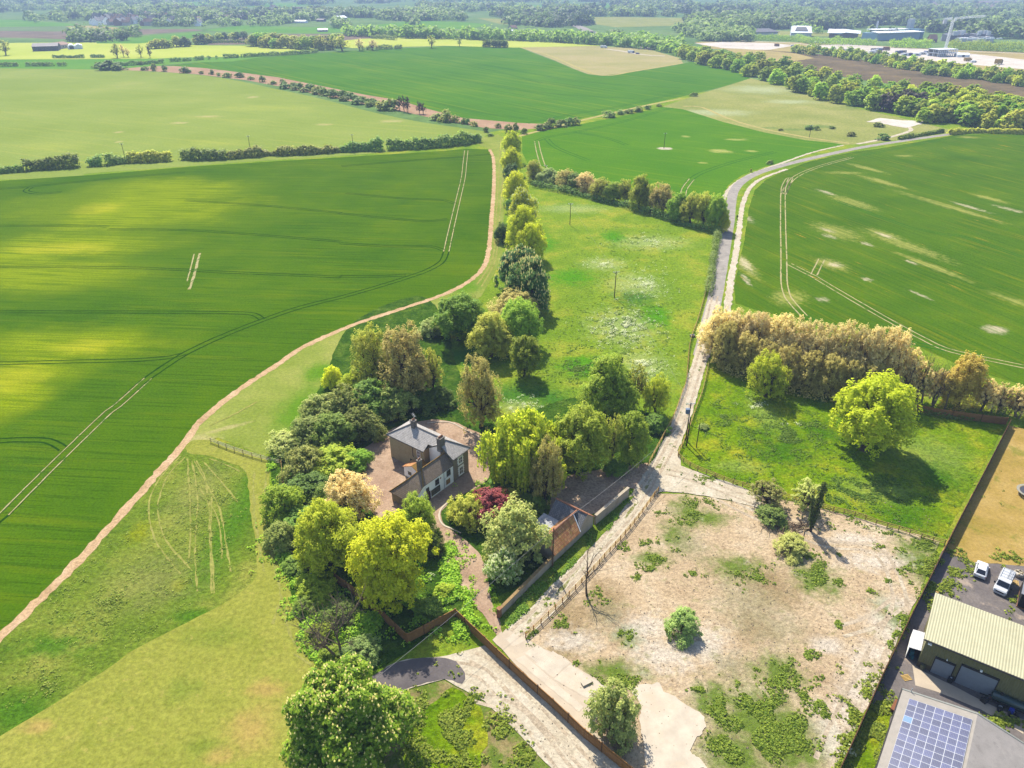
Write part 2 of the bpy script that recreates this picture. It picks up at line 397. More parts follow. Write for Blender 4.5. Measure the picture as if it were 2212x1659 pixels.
M_rough = ground('rough_grass', [(0.28, S(84, 118, 34)), (0.5, S(118, 142, 52)), (0.72, S(154, 160, 82))], s1=0.10, s2=1.4, fine=0.34, bump=1.0, bscale=1.2, bdist=0.5,
    patches=[(S(78, 134, 22), .7, [l6(1090, 480) + (60, 190, .8, .5, .3), l6(60, 1420) + (200, 70, .9, .6, .3), l6(900, 960) + (90, 24, .9, .6, .4), l6(250, 1100) + (120, 30, .9, .7, .4)]),
             (S(166, 170, 26), .6, [l6(820, 820) + (30, 20, .9, .7, .6), l6(640, 580) + (40, 30, .9, .7, .6)]),
             (S(178, 170, 100), .45, [l6(700, 800) + (150, 90, .95, .8, .4), l6(900, 400) + (80, 90, .95, .8, .4)])])
M_mown = ground('mown_lawn', [(0.28, S(150, 152, 62)), (0.5, S(166, 162, 74)), (0.72, S(182, 170, 88))], s1=0.06, s2=1.5, fine=0.24, bump=0.6, bscale=2.4, bdist=0.2, wear=[(.12, .52, .68, .55, S(140, 150, 54)), (.5, .58, .7, .4, S(204, 186, 104))],
    patches=[(S(196, 164, 96), .7, [l6(1150, 1480) + (80, 70, .95, .7, .3), l6(1010, 1600) + (50, 30, .9, .7, .4), l6(180, 1470) + (60, 20, .9, .7, .4), l6(1220, 1300) + (60, 30, .9, .7, .4)]),
             (S(120, 142, 46), .6, [l6(1000, 1050) + (100, 40, .95, .7, .3), l6(840, 1300) + (60, 40, .95, .8, .4), l6(920, 1560) + (70, 30, .95, .8, .4)])])
M_mownup = ground('grass_strip', [(0.28, S(134, 152, 56)), (0.5, S(152, 164, 72)), (0.72, S(172, 174, 90))], s1=0.08, s2=1.5, fine=0.2, bump=0.6, bscale=2.0, bdist=0.25,
    patches=[(S(96, 146, 18), .85, [b2(420, 250) + (80, 70, .8, .4, .3), m4(2080, 1260) + (60, 30, .8, .5, .4), m5(800, 700) + (60, 30, .9, .5, .4)]),
             (S(202, 186, 130), .6, [l6(1040, 100) + (70, 6, .9, .6, .4, .5), l6(920, 150) + (60, 14, .9, .6, .4)])])
M_scrub = ground('scrub_pasture', [(0.28, S(146, 160, 88)), (0.5, S(166, 174, 104)), (0.72, S(186, 186, 124))], s1=0.025, s2=0.6, fine=0.22, bump=0.5, bscale=0.8, bdist=0.5,
    patches=[(S(198, 206, 160), .6, [z3(500, 580) + (110, 12, .9, .6, .1), z3(200, 730) + (120, 10, .9, .6, .1), z3(700, 660) + (80, 6, .9, .7, .1)]), (S(110, 140, 66), .7, [z3(900, 820) + (50, 5, .9, .9, .3), z3(720, 840) + (40, 4, .9, .9, .3), z3(560, 830) + (30, 3, .9, .9, .3), z3(1200, 700) + (80, 6, .9, .8, .2)])])
M_chalkp = ground('dry_pasture', [(0.3, S(166, 164, 100)), (0.5, S(184, 174, 116)), (0.72, S(200, 182, 134))], s1=0.012, s2=0.4, fine=0.12, bump=0)
M_light = ground('pale_green_crop', [(0.3, S(176, 198, 88)), (0.5, S(190, 208, 104)), (0.72, S(200, 212, 120))], s1=0.008, s2=0.3, fine=0.08, bump=0)
M_dgreen = ground('green_crop', [(0.3, S(96, 164, 62)), (0.5, S(110, 172, 72)), (0.72, S(126, 180, 80))], s1=0.008, s2=0.3, fine=0.1, bump=0)
M_plough = ground('ploughed_soil', [(0.3, S(124, 108, 96)), (0.5, S(142, 124, 108)), (0.72, S(160, 140, 118))], s1=0.02, s2=0.3, fine=0.15, bump=0)
M_dark = ground('dark_heath', [(0.3, S(104, 94, 70)), (0.5, S(128, 112, 84)), (0.72, S(152, 130, 94))], s1=0.03, s2=0.25, fine=0.2, bump=0, streak=[(0.3, 60, 8, .6, S(92, 84, 78))])
M_tan = ground('tan_heath', [(0.3, S(176, 160, 104)), (0.6, S(196, 176, 116))], s1=0.02, s2=0.3, fine=0.12, bump=0)
M_soil = ground('bare_soil', [(0.3, S(190, 164, 122)), (0.5, S(212, 186, 146)), (0.72, S(228, 206, 170))], s1=0.2, s2=2.0, fine=0.25, bump=0.6, bscale=3)
M_stub = ground('stubble_band', [(0.3, S(176, 140, 112)), (0.5, S(190, 154, 124)), (0.72, S(204, 172, 142))], s1=0.05, s2=0.8, fine=0.15, bump=0.3, streak=[(A_MID, 120, 1.5, .4, S(214, 184, 150))])
M_road = ground('worn_asphalt', [(0.3, S(160, 152, 144)), (0.5, S(178, 170, 160)), (0.72, S(196, 186, 174))], s1=0.35, s2=3.0, fine=0.12, bump=0.2, wear=[(0.25, .55, .72, .75, S(214, 202, 190))])
M_track = ground('chalk_track', [(0.3, S(204, 188, 160)), (0.5, S(220, 206, 180)), (0.72, S(232, 220, 198))], s1=0.25, s2=2.2, fine=0.2, bump=0.5, bscale=3, wear=[(0.4, .6, .75, .6, S(182, 166, 148)), (1.3, .64, .74, .5, S(150, 136, 118))])
M_yard = ground('gravel_yard', [(0.3, S(178, 150, 128)), (0.5, S(194, 168, 144)), (0.72, S(210, 186, 162))], s1=0.15, s2=2.6, fine=0.2, bump=0.7, bscale=4, bdist=.15, wear=[(0.25, .5, .66, .6, S(158, 130, 106)), (1.2, .56, .7, .45, S(222, 200, 174)), (0.7, .62, .72, .55, S(118, 128, 66))])  # brown blotches are wear and also mottled shade painted into the gravel
M_waste = ground('dry_earth', [(0.28, S(196, 172, 140)), (0.5, S(222, 200, 168)), (0.72, S(238, 222, 198))], s1=0.10, s2=1.7, fine=0.26, bump=0.9, bscale=2.2, bdist=.3,
    wear=[(1.1, .57, .68, .6, S(150, 122, 94)), (2.6, .6, .7, .6, S(120, 98, 80)), (0.3, .6, .72, .35, S(236, 222, 200)), (0.4, .55, .68, .6, S(156, 152, 92))],
    patches=[(S(170, 146, 104), .8, [r5(700, 500) + (80, 90, .9, .7, .4), r5(950, 330) + (70, 60, .9, .7, .4), w7(560, 200) + (120, 70, .95, .7, .4), w7(450, 460) + (80, 60, .95, .7, .4), r5(620, 760) + (70, 30, .9, .7, .4)]),
             (S(112, 138, 44), .95, [r4(2000, 1150) + (50, 50, .9, .8, .5), r4(1900, 1350) + (50, 50, .95, .8, .5), r4(1700, 1560) + (60, 30, .95, .8, .5), w7(850, 130) + (80, 55, .9, .8, .5), w7(600, 740) + (90, 60, .95, .9, .5), w7(450, 1050) + (170, 120, .9, .7, .4), w7(640, 1190) + (150, 110, .8, .6, .4), w7(330, 1300) + (120, 80, .8, .7, .4), r5(1150, 620) + (50, 36, .95, .9, .6), r5(1050, 900) + (110, 40, .9, .7, .5), w7(1370, 400) + (50, 70, .9, .8, .5), w7(1560, 60) + (70, 90, .9, .8, .5), y6(1560, 1090) + (90, 30, .9, .8, .5), y6(150, 900) + (70, 30, .9, .8, .5), w7(200, 900) + (40, 50, .9, .9, .6), r5(1750, 1130) + (36, 60, .9, .9, .6), w7(330, 60) + (90, 40, .9, .8, .5)]),
             (S(240, 230, 214), .6, [w7(1230, 620) + (70, 40, .9, .7, .4), w7(1130, 900) + (60, 60, .9, .7, .4), w7(980, 1200) + (60, 110, .9, .6, .4), w7(920, 570) + (60, 26, .8, .6, .4), w7(1380, 290) + (70, 24, .9, .7, .5), y6(1100, 1040) + (90, 18, .9, .7, .5), r5(1300, 560) + (110, 50, .95, .9, .6), r5(1450, 760) + (120, 60, .95, .9, .6), w7(1300, 460) + (60, 60, .95, .8, .5), w7(1180, 760) + (60, 70, .95, .8, .5), w7(1060, 1060) + (50, 80, .95, .8, .5), r5(700, 650) + (90, 40, .95, .9, .6), y6(1250, 1180) + (120, 30, .95, .9, .6), w7(120, 560) + (90, 60, .95, .9, .6)]),
             (S(166, 158, 118), .6, [w7(420, 300) + (120, 90, .95, .9, .6), w7(620, 460) + (90, 50, .95, .9, .6), r5(1000, 450) + (60, 60, .95, .9, .6), w7(300, 700) + (70, 50, .95, .9, .6), r4(2050, 1450) + (60, 50, .95, .9, .6)])])
M_SLAB = plain('pale_concrete', S(222, 207, 184), .9, .14, .5, dirt=[(0.3, .48, .66, .7, S(222, 200, 172)), (2.0, .62, .72, .5, S(196, 176, 150)), (0.16, .62, .72, .7, S(226, 186, 130))])
M_SLAB2 = plain('worn_concrete', S(214, 196, 170), .9, .1, .5, dirt=[(0.4, .5, .7, .6, S(204, 184, 162)), (2.0, .6, .72, .6, S(166, 150, 130))])
M_asph = ground('yard_asphalt', [(0.3, S(110, 102, 102)), (0.5, S(130, 122, 118)), (0.72, S(158, 146, 138))], s1=0.12, s2=3, fine=0.14, bump=0.2, wear=[(0.2, .56, .7, .8, S(196, 176, 156))])
M_tar = ground('dark_tarmac', [(0.3, S(104, 98, 98)), (0.6, S(126, 118, 116))], s1=0.2, s2=3, fine=0.1, bump=0.15)
M_dirt = ground('dry_dirt', [(0.3, S(150, 126, 92)), (0.5, S(172, 148, 110)), (0.72, S(190, 168, 132))], s1=0.2, s2=2, fine=0.25, bump=0.8, wear=[(0.3, .42, .58, .9, S(104, 132, 40)), (1.2, .55, .68, .6, S(136, 146, 60))])
M_brown = ground('brown_lawn', [(0.28, S(162, 142, 62)), (0.5, S(190, 160, 90)), (0.72, S(206, 178, 112))], s1=0.09, s2=1.8, fine=0.16, bump=0.5, bscale=3, bdist=.15, wear=[(0.14, .55, .68, .7, S(134, 138, 50))])
M_shadefl = ground('leaf_litter', [(0.3, S(164, 138, 114)), (0.5, S(190, 164, 138)), (0.72, S(214, 190, 162))], s1=0.3, s2=2.4, fine=0.3, bump=0.8, wear=[(0.8, .6, .7, .6, S(206, 184, 160))])
M_under = ground('undergrowth', [(0.28, S(46, 84, 28)), (0.5, S(70, 108, 36)), (0.72, S(104, 134, 56))], s1=0.3, s2=1.6, fine=0.35, bump=1.0, bscale=1.5, bdist=.6)
M_chalkg = ground('chalk_ground', [(0.3, S(214, 200, 184)), (0.5, S(234, 222, 208)), (0.72, S(246, 238, 228))], s1=0.03, s2=.3, fine=0.1, bump=0, wear=[(.03, .55, .65, .6, S(188, 166, 142))])
M_wtrack = ground('wheel_rut_soil', [(0.3, S(172, 164, 104)), (0.6, S(204, 190, 146))], s1=0.3, s2=2, fine=0.2, bump=0.4, wear=[(.3, .52, .62, .9, S(84, 122, 22))])
M_rutdk = ground('crushed_crop', [(0.3, S(24, 70, 4)), (0.6, S(34, 84, 6))], s1=0.3, s2=2, fine=0.25, bump=0.4)
M_rutmid = ground('crushed_crop_pale', [(0.3, S(50, 120, 34)), (0.6, S(64, 132, 40))], s1=0.1, s2=1, fine=0.2, bump=0.2)
M_faint = ground('worn_grass', [(0.3, S(156, 158, 76)), (0.6, S(174, 170, 92))], s1=0.3, s2=2, fine=0.25, bump=0.4, wear=[(.5, .5, .62, .8, S(136, 146, 60))])
M_dry = ground('dry_grass', [(0.3, S(182, 172, 98)), (0.6, S(204, 188, 122))], s1=0.3, s2=2, fine=0.2, bump=0.4)

# ---- base ground reaching the horizon
mb = MB(); mb.quad((-6500, -250, 0), (6500, -250, 0), (6500, 8600, 0), (-6500, 8600, 0))
tag(mb.build('ground', M_base), kind='structure')

# ---- far fields
sheet('field', [(-60, 100), (0, 93), (120, 92), (300, 92), (430, 98), (560, 99), (680, 105), (700, 109), (620, 116), (480, 123), (400, 124), (330, 127), (-60, 129)], M_light, F, .6, 12)
sheet('field', [(-60, 130), (330, 127), (500, 124), (560, 118), (600, 119), (500, 133), (420, 135), (280, 147), (200, 150), (-60, 147)], M_dgreen, F, .6, 12)
sheet('field', [(205, 88), (290, 80), (330, 76), (420, 70), (460, 73), (400, 84), (300, 94), (210, 94)], M_dgreen, F, .6, 12)
sheet('field', [(-60, 66), (120, 68), (260, 63), (420, 63), (440, 66), (320, 74), (200, 87), (60, 82), (-60, 80)], M_plough, F, .6, 12)
sheet('field', [(-60, 60), (60, 58), (150, 57), (260, 62), (120, 67), (-60, 66)], ground('grey_crop', [(0.3, S(116, 140, 90)), (0.7, S(132, 152, 100))], .01, .2, .1, 0), F, .6, 12)
sheet('field', [(140, 57), (190, 55.5), (265, 60.5), (230, 65), (160, 60)], M_tan, F + .05, .6, 12)
sheet('field', [(-60, 40), (60, 44), (140, 50), (190, 54), (140, 56.5), (-60, 59)], M_dgreen, F, .6, 12)
sheet('field', [(445, 97), (470, 88), (540, 76), (640, 74), (760, 74), (860, 82), (900, 82), (860, 87), (600, 95)], M_plough, F, .6, 12)
sheet('field', [(440, 65), (520, 55), (640, 58), (760, 60), (900, 44), (1000, 48), (880, 60), (700, 72), (500, 70)], M_dgreen, F, .6, 12)
sheet('field', [(690, 93), (780, 84), (900, 80), (1060, 85), (1200, 92), (1300, 99), (1110, 103), (960, 99), (760, 104)], M_light, F + .05, .6, 12)
sheet('field', [(880, 45), (1000, 48), (1060, 53), (1010, 63), (880, 60)], M_dgreen, F + .05, .6, 12)
sheet('field', [(1030, 39), (1150, 43), (1210, 48), (1190, 55), (1080, 52)], M_scrub, F, .6, 12)
sheet('field', [(1225, 38), (1330, 36.5), (1480, 39), (1560, 46), (1450, 56), (1330, 59), (1270, 50)], M_scrub, F, .6, 12)
sheet('field', [(1500, 66), (1620, 64), (1760, 70), (1900, 72), (1900, 80), (1560, 76)], M_scrub, F, .6, 12)
sheet('field', [(1955, 18), (2060, 16), (2240, 18), (2240, 26), (2120, 34), (2000, 32)], M_tan, F, .6, 20)
sheet('field', [(1860, 5), (2030, 2), (2240, 1), (2240, 15), (2060, 16), (1960, 15)], M_plough, F + .05, .6, 20)
sheet('field', [(800, 20), (1000, 14), (1200, 10), (1400, 6), (1560, 10), (1400, 16), (1100, 18)], M_dgreen, F, .6, 20)
sheet('field', [(0, 4), (240, 2), (700, 8), (620, 16), (300, 12), (0, 14)], M_dgreen, F, .6, 20)
sheet('field', [(1475, 8), (1700, 6), (1880, 12), (1700, 18)], M_dgreen, F, .6, 20)
# construction ground beyond the tree belt
sheet('building_site_ground', [(1500, 91), (1560, 89), (1700, 91), (1840, 96), (1990, 104), (2240, 115), (2240, 160), (2140, 154), (1960, 136), (1800, 116), (1640, 109), (1540, 106)], M_tan, F, .8, 10)
sheet('chalk_ground', [(1500, 94), (1560, 91), (1660, 93), (1720, 98), (1660, 108), (1580, 107)], M_chalkg, F + .1, 1.5, 6)
sheet('chalk_ground', [(1740, 99), (1820, 95), (1960, 104), (2060, 112), (2240, 132), (2240, 152), (2100, 140), (1960, 126), (1860, 112)], M_chalkg, F + .1, 1.5, 6)
sheet('heath', [(1560, 104), (1660, 109), (1780, 118), (1980, 145), (2240, 192), (2240, 225), (2000, 192), (1840, 170), (1700, 140), (1600, 120)], M_dark, F + .05, 1.5, 8)
sheet('heath', [(1560, 104), (1640, 108), (1720, 116), (1760, 126), (1690, 136), (1600, 120)], M_tan, F + .12, 1.5, 8)

# ---- main fields (each 2 cm above the one below)
G1 = 0.02
sheet('meadow', [(-300, 400), (1060, 285), (1160, 270), (1480, 205), (1700, 170), (2400, 280), (2600, 900), (2400, 1700), (2300, 1900), (-400, 1900)], M_meadow, G1, 0, 20)
sheet('field', [(-1500, 142), (140, 146), (200, 150), (280, 152), (410, 160), (500, 172), (600, 193), (700, 215), (800, 241), (900, 262), (1000, 277), (1060, 286), (1050, 292), (1030, 303), (900, 322), (760, 335), (560, 348), (500, 352), (370, 362), (200, 374), (0, 388), (-1500, 405)], M_pale, G1 + .02, .3, 4, True)
sheet('field', [(300, 149), (430, 135), (540, 126), (640, 118), (720, 112), (850, 105), (960, 100), (1060, 100), (1120, 102), (1160, 118), (1200, 133), (1240, 150), (1270, 161), (1300, 164.5), (1340, 160), (1400, 151), (1460, 141), (1490, 134), (1520, 136), (1600, 155), (1622, 170), (1560, 188), (1480, 207), (1400, 225), (1300, 247), (1230, 262), (1175, 269), (1125, 266), (1000, 255), (930, 237), (860, 216), (790, 205), (700, 187), (600, 167), (500, 154), (430, 149)], M_mwheat, G1 + .03, .3, 4)
sheet('stubble_strip', [(250, 151), (290, 143), (380, 143), (440, 147), (500, 154), (600, 167), (700, 187), (790, 205), (860, 216), (930, 237), (1000, 255), (1125, 266), (1180, 268), (1165, 277), (1120, 281), (1050, 277), (960, 261), (870, 241), (800, 228), (700, 207), (600, 186), (530, 173), (420, 160), (330, 154)], M_stub, G1 + .04, .3, 3)
sheet('pasture', [(1120, 101), (1160, 98), (1280, 99), (1400, 106), (1470, 126), (1475, 136), (1460, 140), (1400, 150), (1340, 159), (1300, 163.5), (1270, 160), (1240, 149), (1200, 131.5), (1160, 116)], M_chalkp, G1 + .04, .3, 4)
sheet('pasture', [(1430, 231), (1500, 207), (1622, 169), (1690, 186), (1780, 214), (1860, 236), (1960, 258), (2070, 285), (2000, 300), (1850, 312), (1825, 313), (1740, 303), (1650, 286), (1560, 263), (1475, 236)], M_scrub, G1 + .034, .3, 4)
sheet('field', [(1128, 296), (1165, 284), (1250, 269), (1350, 250), (1430, 231), (1475, 236), (1560, 263), (1650, 286), (1740, 303), (1800, 309), (1822, 313), (1780, 323), (1690, 350), (1620, 371), (1580, 394), (1562, 422), (1556, 440), (1480, 432), (1380, 415), (1240, 392), (1150, 372), (1128, 330)], M_cwheat, G1 + .04, .25, 3)
sheet('field', [(2430, 278), (2212, 285), (2060, 293), (1900, 321), (1850, 327), (1750, 348), (1690, 371), (1655, 388), (1630, 412), (1618, 450), (1608, 520), (1594, 575), (1586, 620), (1588, 655), (1640, 672), (1720, 690), (1800, 706), (1900, 722), (1960, 738), (2010, 762), (2080, 792), (2140, 812), (2212, 832), (2420, 900)], M_rwheat, G1 + .04, .3, 2.5)
LW = [(1058, 323), (1066, 345), (1067, 400), (1062, 470), (1056, 540), (1045, 576), (1020, 603), (980, 627), (930, 647), (850, 673), (780, 696), (720, 720), (650, 753), (600, 788), (540, 826), (480, 870), (430, 915), (395, 962), (350, 1013), (300, 1070), (230, 1147), (150, 1232), (80, 1302), (0, 1378), (-200, 1560)]
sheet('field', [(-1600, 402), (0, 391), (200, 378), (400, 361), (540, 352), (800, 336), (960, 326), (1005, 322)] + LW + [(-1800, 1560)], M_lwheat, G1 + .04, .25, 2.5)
ribbon('soil_strip', LW, 1.7, M_soil, G1 + .06, .55, 1.0)

# ---- grass on the near left
sheet('grass', [(1010, 303), (1075, 290), (1092, 300), (1090, 400), (1085, 560), (1040, 640), (960, 690), (820, 760), (740, 830), (650, 900), (610, 960), (570, 985), (470, 945), (420, 962), (398, 962), (432, 915), (482, 870), (542, 826), (602, 788), (652, 753), (722, 720), (782, 696), (852, 673), (932, 647), (982, 627), (1022, 603), (1047, 576), (1058, 540), (1064, 470), (1069, 400), (1068, 345), (1060, 323)], M_mownup, G1 + .03, .15, 2)
sheet('grass', [(-1800, 1800), (-1700, 1562), (-200, 1562), (0, 1378), (150, 1232), (300, 1070), (395, 960), (430, 950), (520, 960), (560, 1000), (590, 1090), (560, 1260), (460, 1330), (200, 1480), (0, 1620), (-800, 2000)], M_rough, G1 + .036, .15, 2)
sheet('lawn', [(-1500, 2300), (-420, 1840), (0, 1590), (60, 1553), (120, 1520), (250, 1432), (330, 1383), (450, 1322), (510, 1288), (545, 1258), (556, 1225), (548, 1150), (540, 1090), (536, 1040), (524, 1014), (490, 998), (450, 985), (405, 978), (404, 958), (440, 950), (500, 968), (560, 985), (580, 1002), (584, 1090), (592, 1180), (622, 1245), (640, 1320), (665, 1385), (715, 1445), (740, 1480), (760, 1900), (760, 2500)], M_mown, G1 + .05, .3, 1.5, True)
# tyre lines in the rough grass
mb = MB()
for ln in ([(830, 230), (740, 320), (690, 420), (685, 500), (710, 610), (770, 700), (830, 770)], [(850, 235), (770, 320), (728, 430), (728, 510), (760, 610), (820, 690), (875, 750)], [(900, 250), (940, 330), (960, 480), (965, 640), (972, 860)], [(880, 250), (905, 400), (900, 560), (895, 700), (905, 850)],
           [(930, 250), (1010, 340), (1090, 440)], [(890, 250), (950, 360), (1010, 480), (1040, 640), (1060, 760)], [(860, 240), (870, 400), (875, 560), (868, 700)], [(975, 380), (968, 560), (985, 860)], [(1100, 300), (1040, 270), (960, 240)], [(920, 380), (1000, 520), (1020, 700)]):
    ribbon_geo(mb, [P(*l6(*p)) for p in ln], .26, G1 + .06 + len(mb.f) * 1e-5, .28, 1.0)
tag(mb.build('wheel_tracks', M_faint), kind='structure')
mb = MB()
for ln in ([(1165, 300), (1165, 480), (1190, 640), (1215, 760)], [(1225, 290), (1215, 480), (1240, 640), (1290, 860), (1330, 1040), (1400, 1150)], [(1290, 880), (1250, 1000)], [(960, 90), (1050, 50), (1180, -20)], [(1350, 1140), (1430, 1190)]):
    ribbon_geo(mb, [P(*l6(*p)) for p in ln], .4, G1 + .08 + len(mb.f) * 1e-5, .35, 1.0)
for ln in ([(1093, 300), (1085, 400), (1078, 480), (1070, 560), (1040, 620)], [(1082, 300), (1076, 400), (1071, 480), (1064, 560), (1030, 615)]):
    ribbon_geo(mb, [P(*p) for p in ln], .6, G1 + .081 + len(mb.f) * 1e-5, .3, 2.0)
tag(mb.build('wheel_tracks', M_faint), kind='structure')

# ---- tramlines in the crops
def tram(lines, conv, w, mat, z, gap=None):
    mb = MB()
    for ln_i, ln in enumerate(lines):
        if ln_i: z += .0012
        q = [P(*conv(*p)) for p in ln]
        if gap:
            q = catmull(q, False, 6)
            for s in (-gap / 2, gap / 2):
                e = []
                for i, p in enumerate(q):
                    d = (q[min(i + 1, len(q) - 1)] - q[max(i - 1, 0)]).normalized(); e.append(p + Vector((-d.y, d.x, 0)) * s)
                ribbon_geo(mb, e, w, z, w * .35, 1.5)
        else: ribbon_geo(mb, q, w, z, w * .35, 1.5)
    return tag(mb.build('wheel_tracks', mat), kind='structure')
ZT = G1 + .06
MAIN = [m4(-300, 1900), m4(200, 1950), m4(585, 1646), m4(760, 1480), m4(960, 1300), m4(1160, 1165), m4(1400, 1045), m4(1700, 925), m4(1950, 840), m4(2212, 775)]
MAIN = [l6(-60, 560), l6(15, 500), l6(240, 275), l6(500, 25)] + MAIN[3:]
MAIN2 = [m5(0, 775), m5(200, 718), m5(420, 650), m5(560, 600), m5(650, 545), m5(680, 480), m5(720, 300), m5(760, 130), m5(790, 0), z2(800, 1060), z2(810, 975)]
ident = lambda x, y: (x, y)
tram([MAIN, MAIN2], ident, .5, M_rutdk, ZT, 1.9)
tram([[m4(-40, 870), m4(900, 872), m4(1500, 876), m4(1640, 885), m4(1700, 920)], [m4(-40, 580), m4(800, 583), m4(1500, 615), m4(2212, 645)], [m4(-40, 1205), m4(500, 1192), m4(900, 1182), m4(1100, 1165), m4(1200, 1140)],
      [m4(-40, 312), m4(600, 312), m4(700, 318)], [m4(700, 335), m4(1300, 345), m4(2212, 415)], [m4(1200, 148), m4(1700, 180), m4(2212, 230)], [m5(-10, 640), m5(250, 640), m5(420, 632)], [m5(-10, 232), m5(300, 262), m5(560, 283), m5(690, 268)], [m5(-10, 425), m5(300, 445), m5(580, 446), m5(660, 470)], [m5(30, 100), m5(400, 135), m5(660, 145), m5(740, 170)],
      [l6(-40, 160), l6(100, 155), l6(220, 160), l6(290, 195)]], ident, .42, M_rutdk, ZT + .005, 1.6)
tram([[z1(0, 1225), z1(300, 1200), z1(800, 1150), z1(1200, 1118)], [z1(200, 1215), z1(170, 1240), z1(260, 1255), z1(400, 1245)], [z2(0, 1078), z2(400, 1045), z2(800, 1015), z2(960, 997)]], ident, .7, M_rutdk, ZT, 2.2)
tram([MAIN2[5:]], ident, .34, M_wtrack, ZT + .012, 1.9)
tram([MAIN[1:6]], ident, .26, M_wtrack, ZT + .012, 1.9)
tram([[m4(1295, 490), m4(1270, 590), m4(1240, 690), m4(1225, 725)]], ident, .8, M_wtrack, ZT + .012)
tram([[m4(1258, 495), m4(1240, 570), m4(1212, 675)]], ident, .4, M_wtrack, ZT + .012)
RT = [m6(700, 0), m6(655, 60), m6(650, 250), m6(655, 500), m6(660, 700), m6(700, 800), m6(790, 900)]
tram([[z3(1100, 1020), z3(900, 1075), z3(760, 1130), z3(690, 1185), z3(655, 1260)] + RT], ident, .42, M_wtrack, ZT, 1.9)
tram([[m6(850, 640), m6(1050, 760), m6(1400, 960), m6(1700, 1110), m6(1900, 1160), m6(2212, 1225), m6(2400, 1260)], [m6(690, 560), m6(850, 640)], [m6(850, 630), m6(900, 530)]], ident, .4, M_wtrack, ZT, 1.9)
tram([[m6(1000, 150), m6(1500, 330), m6(1800, 380), m6(2212, 520)], [m6(790, 900), m6(1000, 1000), m6(1500, 1075), m6(1700, 1115)], [z3(1100, 1020), z3(1400, 960), z3(1700, 900)]], ident, .5, M_rutmid, ZT, 1.9)
tram([[z2(1265, 915), z2(1280, 990), z2(1310, 1080), z2(1345, 1110)]], ident, .5, M_wtrack, ZT, 2.4)
tram([[z2(1265, 915), z2(1330, 890), z2(1500, 860), z2(1800, 795), z2(2140, 700)], [z2(1330, 900), z2(1400, 960), z2(1600, 1040)], [z2(1500, 855), z2(1700, 890), z2(1850, 940)]], ident, .8, M_rutmid, ZT, 2.6)
tram([[z3(0, 1240), z3(60, 1160), z3(150, 1110), z3(350, 1045), z3(600, 985)]], ident, .7, M_rutmid, ZT, 2.4)
tram([[z3(0, 1310), z3(10, 1230), z3(60, 1160)]], ident, .45, M_wtrack, ZT + .004, 2.4)
tram([[z2(1200, 800), z2(1500, 740), z2(1800, 690), z2(2200, 600)], [z2(60, 260), z2(900, 440), z2(1300, 540)], [z2(0, 400), z2(500, 470), z2(1200, 590), z2(1900, 640)], [z2(560, 655), z2(900, 730), z2(1200, 770)], [z2(200, 330), z2(700, 380), z2(1500, 520), z2(2200, 570)]], ident, .9, M_rutmid, ZT, 3.0)
ribbon('path', [z2(2200, 640), z2(1900, 700), z2(1540, 785), z2(1280, 850), z2(1140, 885)], 3.0, M_dry, ZT + .027, .5, 4)
ribbon('path', [z2(1150, 305), z2(1350, 360), z2(1560, 450), z2(1710, 490), z2(1900, 462), z2(2212, 410)], 3.5, M_dry, ZT + .027, .6, 6)
ribbon('path', [z3(0, 690), z3(120, 695), z3(300, 770), z3(500, 830), z3(800, 890), z3(1080, 930)], 2.5, M_dry, ZT + .027, .6, 4)
ribbon('track', [z3(1130, 935), z3(1300, 900), z3(1440, 862), z3(1480, 840), z3(1450, 810)], 2.6, M_track, ZT + .023, .5, 3)
sheet('chalk_ground', [z3(1190, 790), z3(1280, 765), z3(1420, 780), z3(1570, 785), z3(1540, 805), z3(1450, 830), z3(1360, 815), z3(1260, 795)], M_chalkg, ZT + .03, 1.2, 2)

# ---- the lane
LANE = [(2075, 284), (2045, 291), (1960, 303), (1860, 319), (1780, 336), (1700, 355), (1640, 373), (1605, 391), (1586, 412), (1579, 440), (1576, 470), (1571, 500), (1563, 545), (1553, 600), (1543, 650), (1533, 690), (1525, 730), (1515, 770), (1502, 812), (1489, 855), (1473, 905), (1455, 948), (1436, 988)]
ribbon('road_verge', LANE[:17], 8.0, M_meadow, ZT + .01, 1.2, 2)
ribbon('soil_strip', [(1822, 314), (1760, 328), (1690, 352), (1628, 374), (1590, 395), (1570, 415), (1562, 436)], 1.6, M_track, ZT + .02, .7, 1.5)
ribbon('lane', LANE[:18], 4.3, M_road, ZT + .03, .15, 1.5)
ribbon('lane', LANE[14:] + [(1415, 1022), (1392, 1060), (1362, 1105), (1325, 1150), (1285, 1195), (1235, 1250), (1190, 1297), (1150, 1337), (1112, 1370), (1085, 1397)], 3.5, M_track, ZT + .04, .3, 1.0)
ribbon('soil_strip', [(1700, 366), (1650, 384), (1622, 404), (1606, 436), (1600, 470), (1595, 510), (1587, 560), (1578, 610), (1573, 652), (1567, 700), (1558, 740)], (1.8, 2.3), M_track, ZT + .05, .6, 1.5)
sheet('lane_entrance', [(1372, 1075), (1385, 1040), (1415, 1010), (1440, 985), (1466, 975), (1472, 1008), (1520, 1026), (1600, 1052), (1645, 1075), (1645, 1100), (1560, 1078), (1480, 1066), (1425, 1062), (1395, 1086)], M_track, ZT + .05, .3, 1)
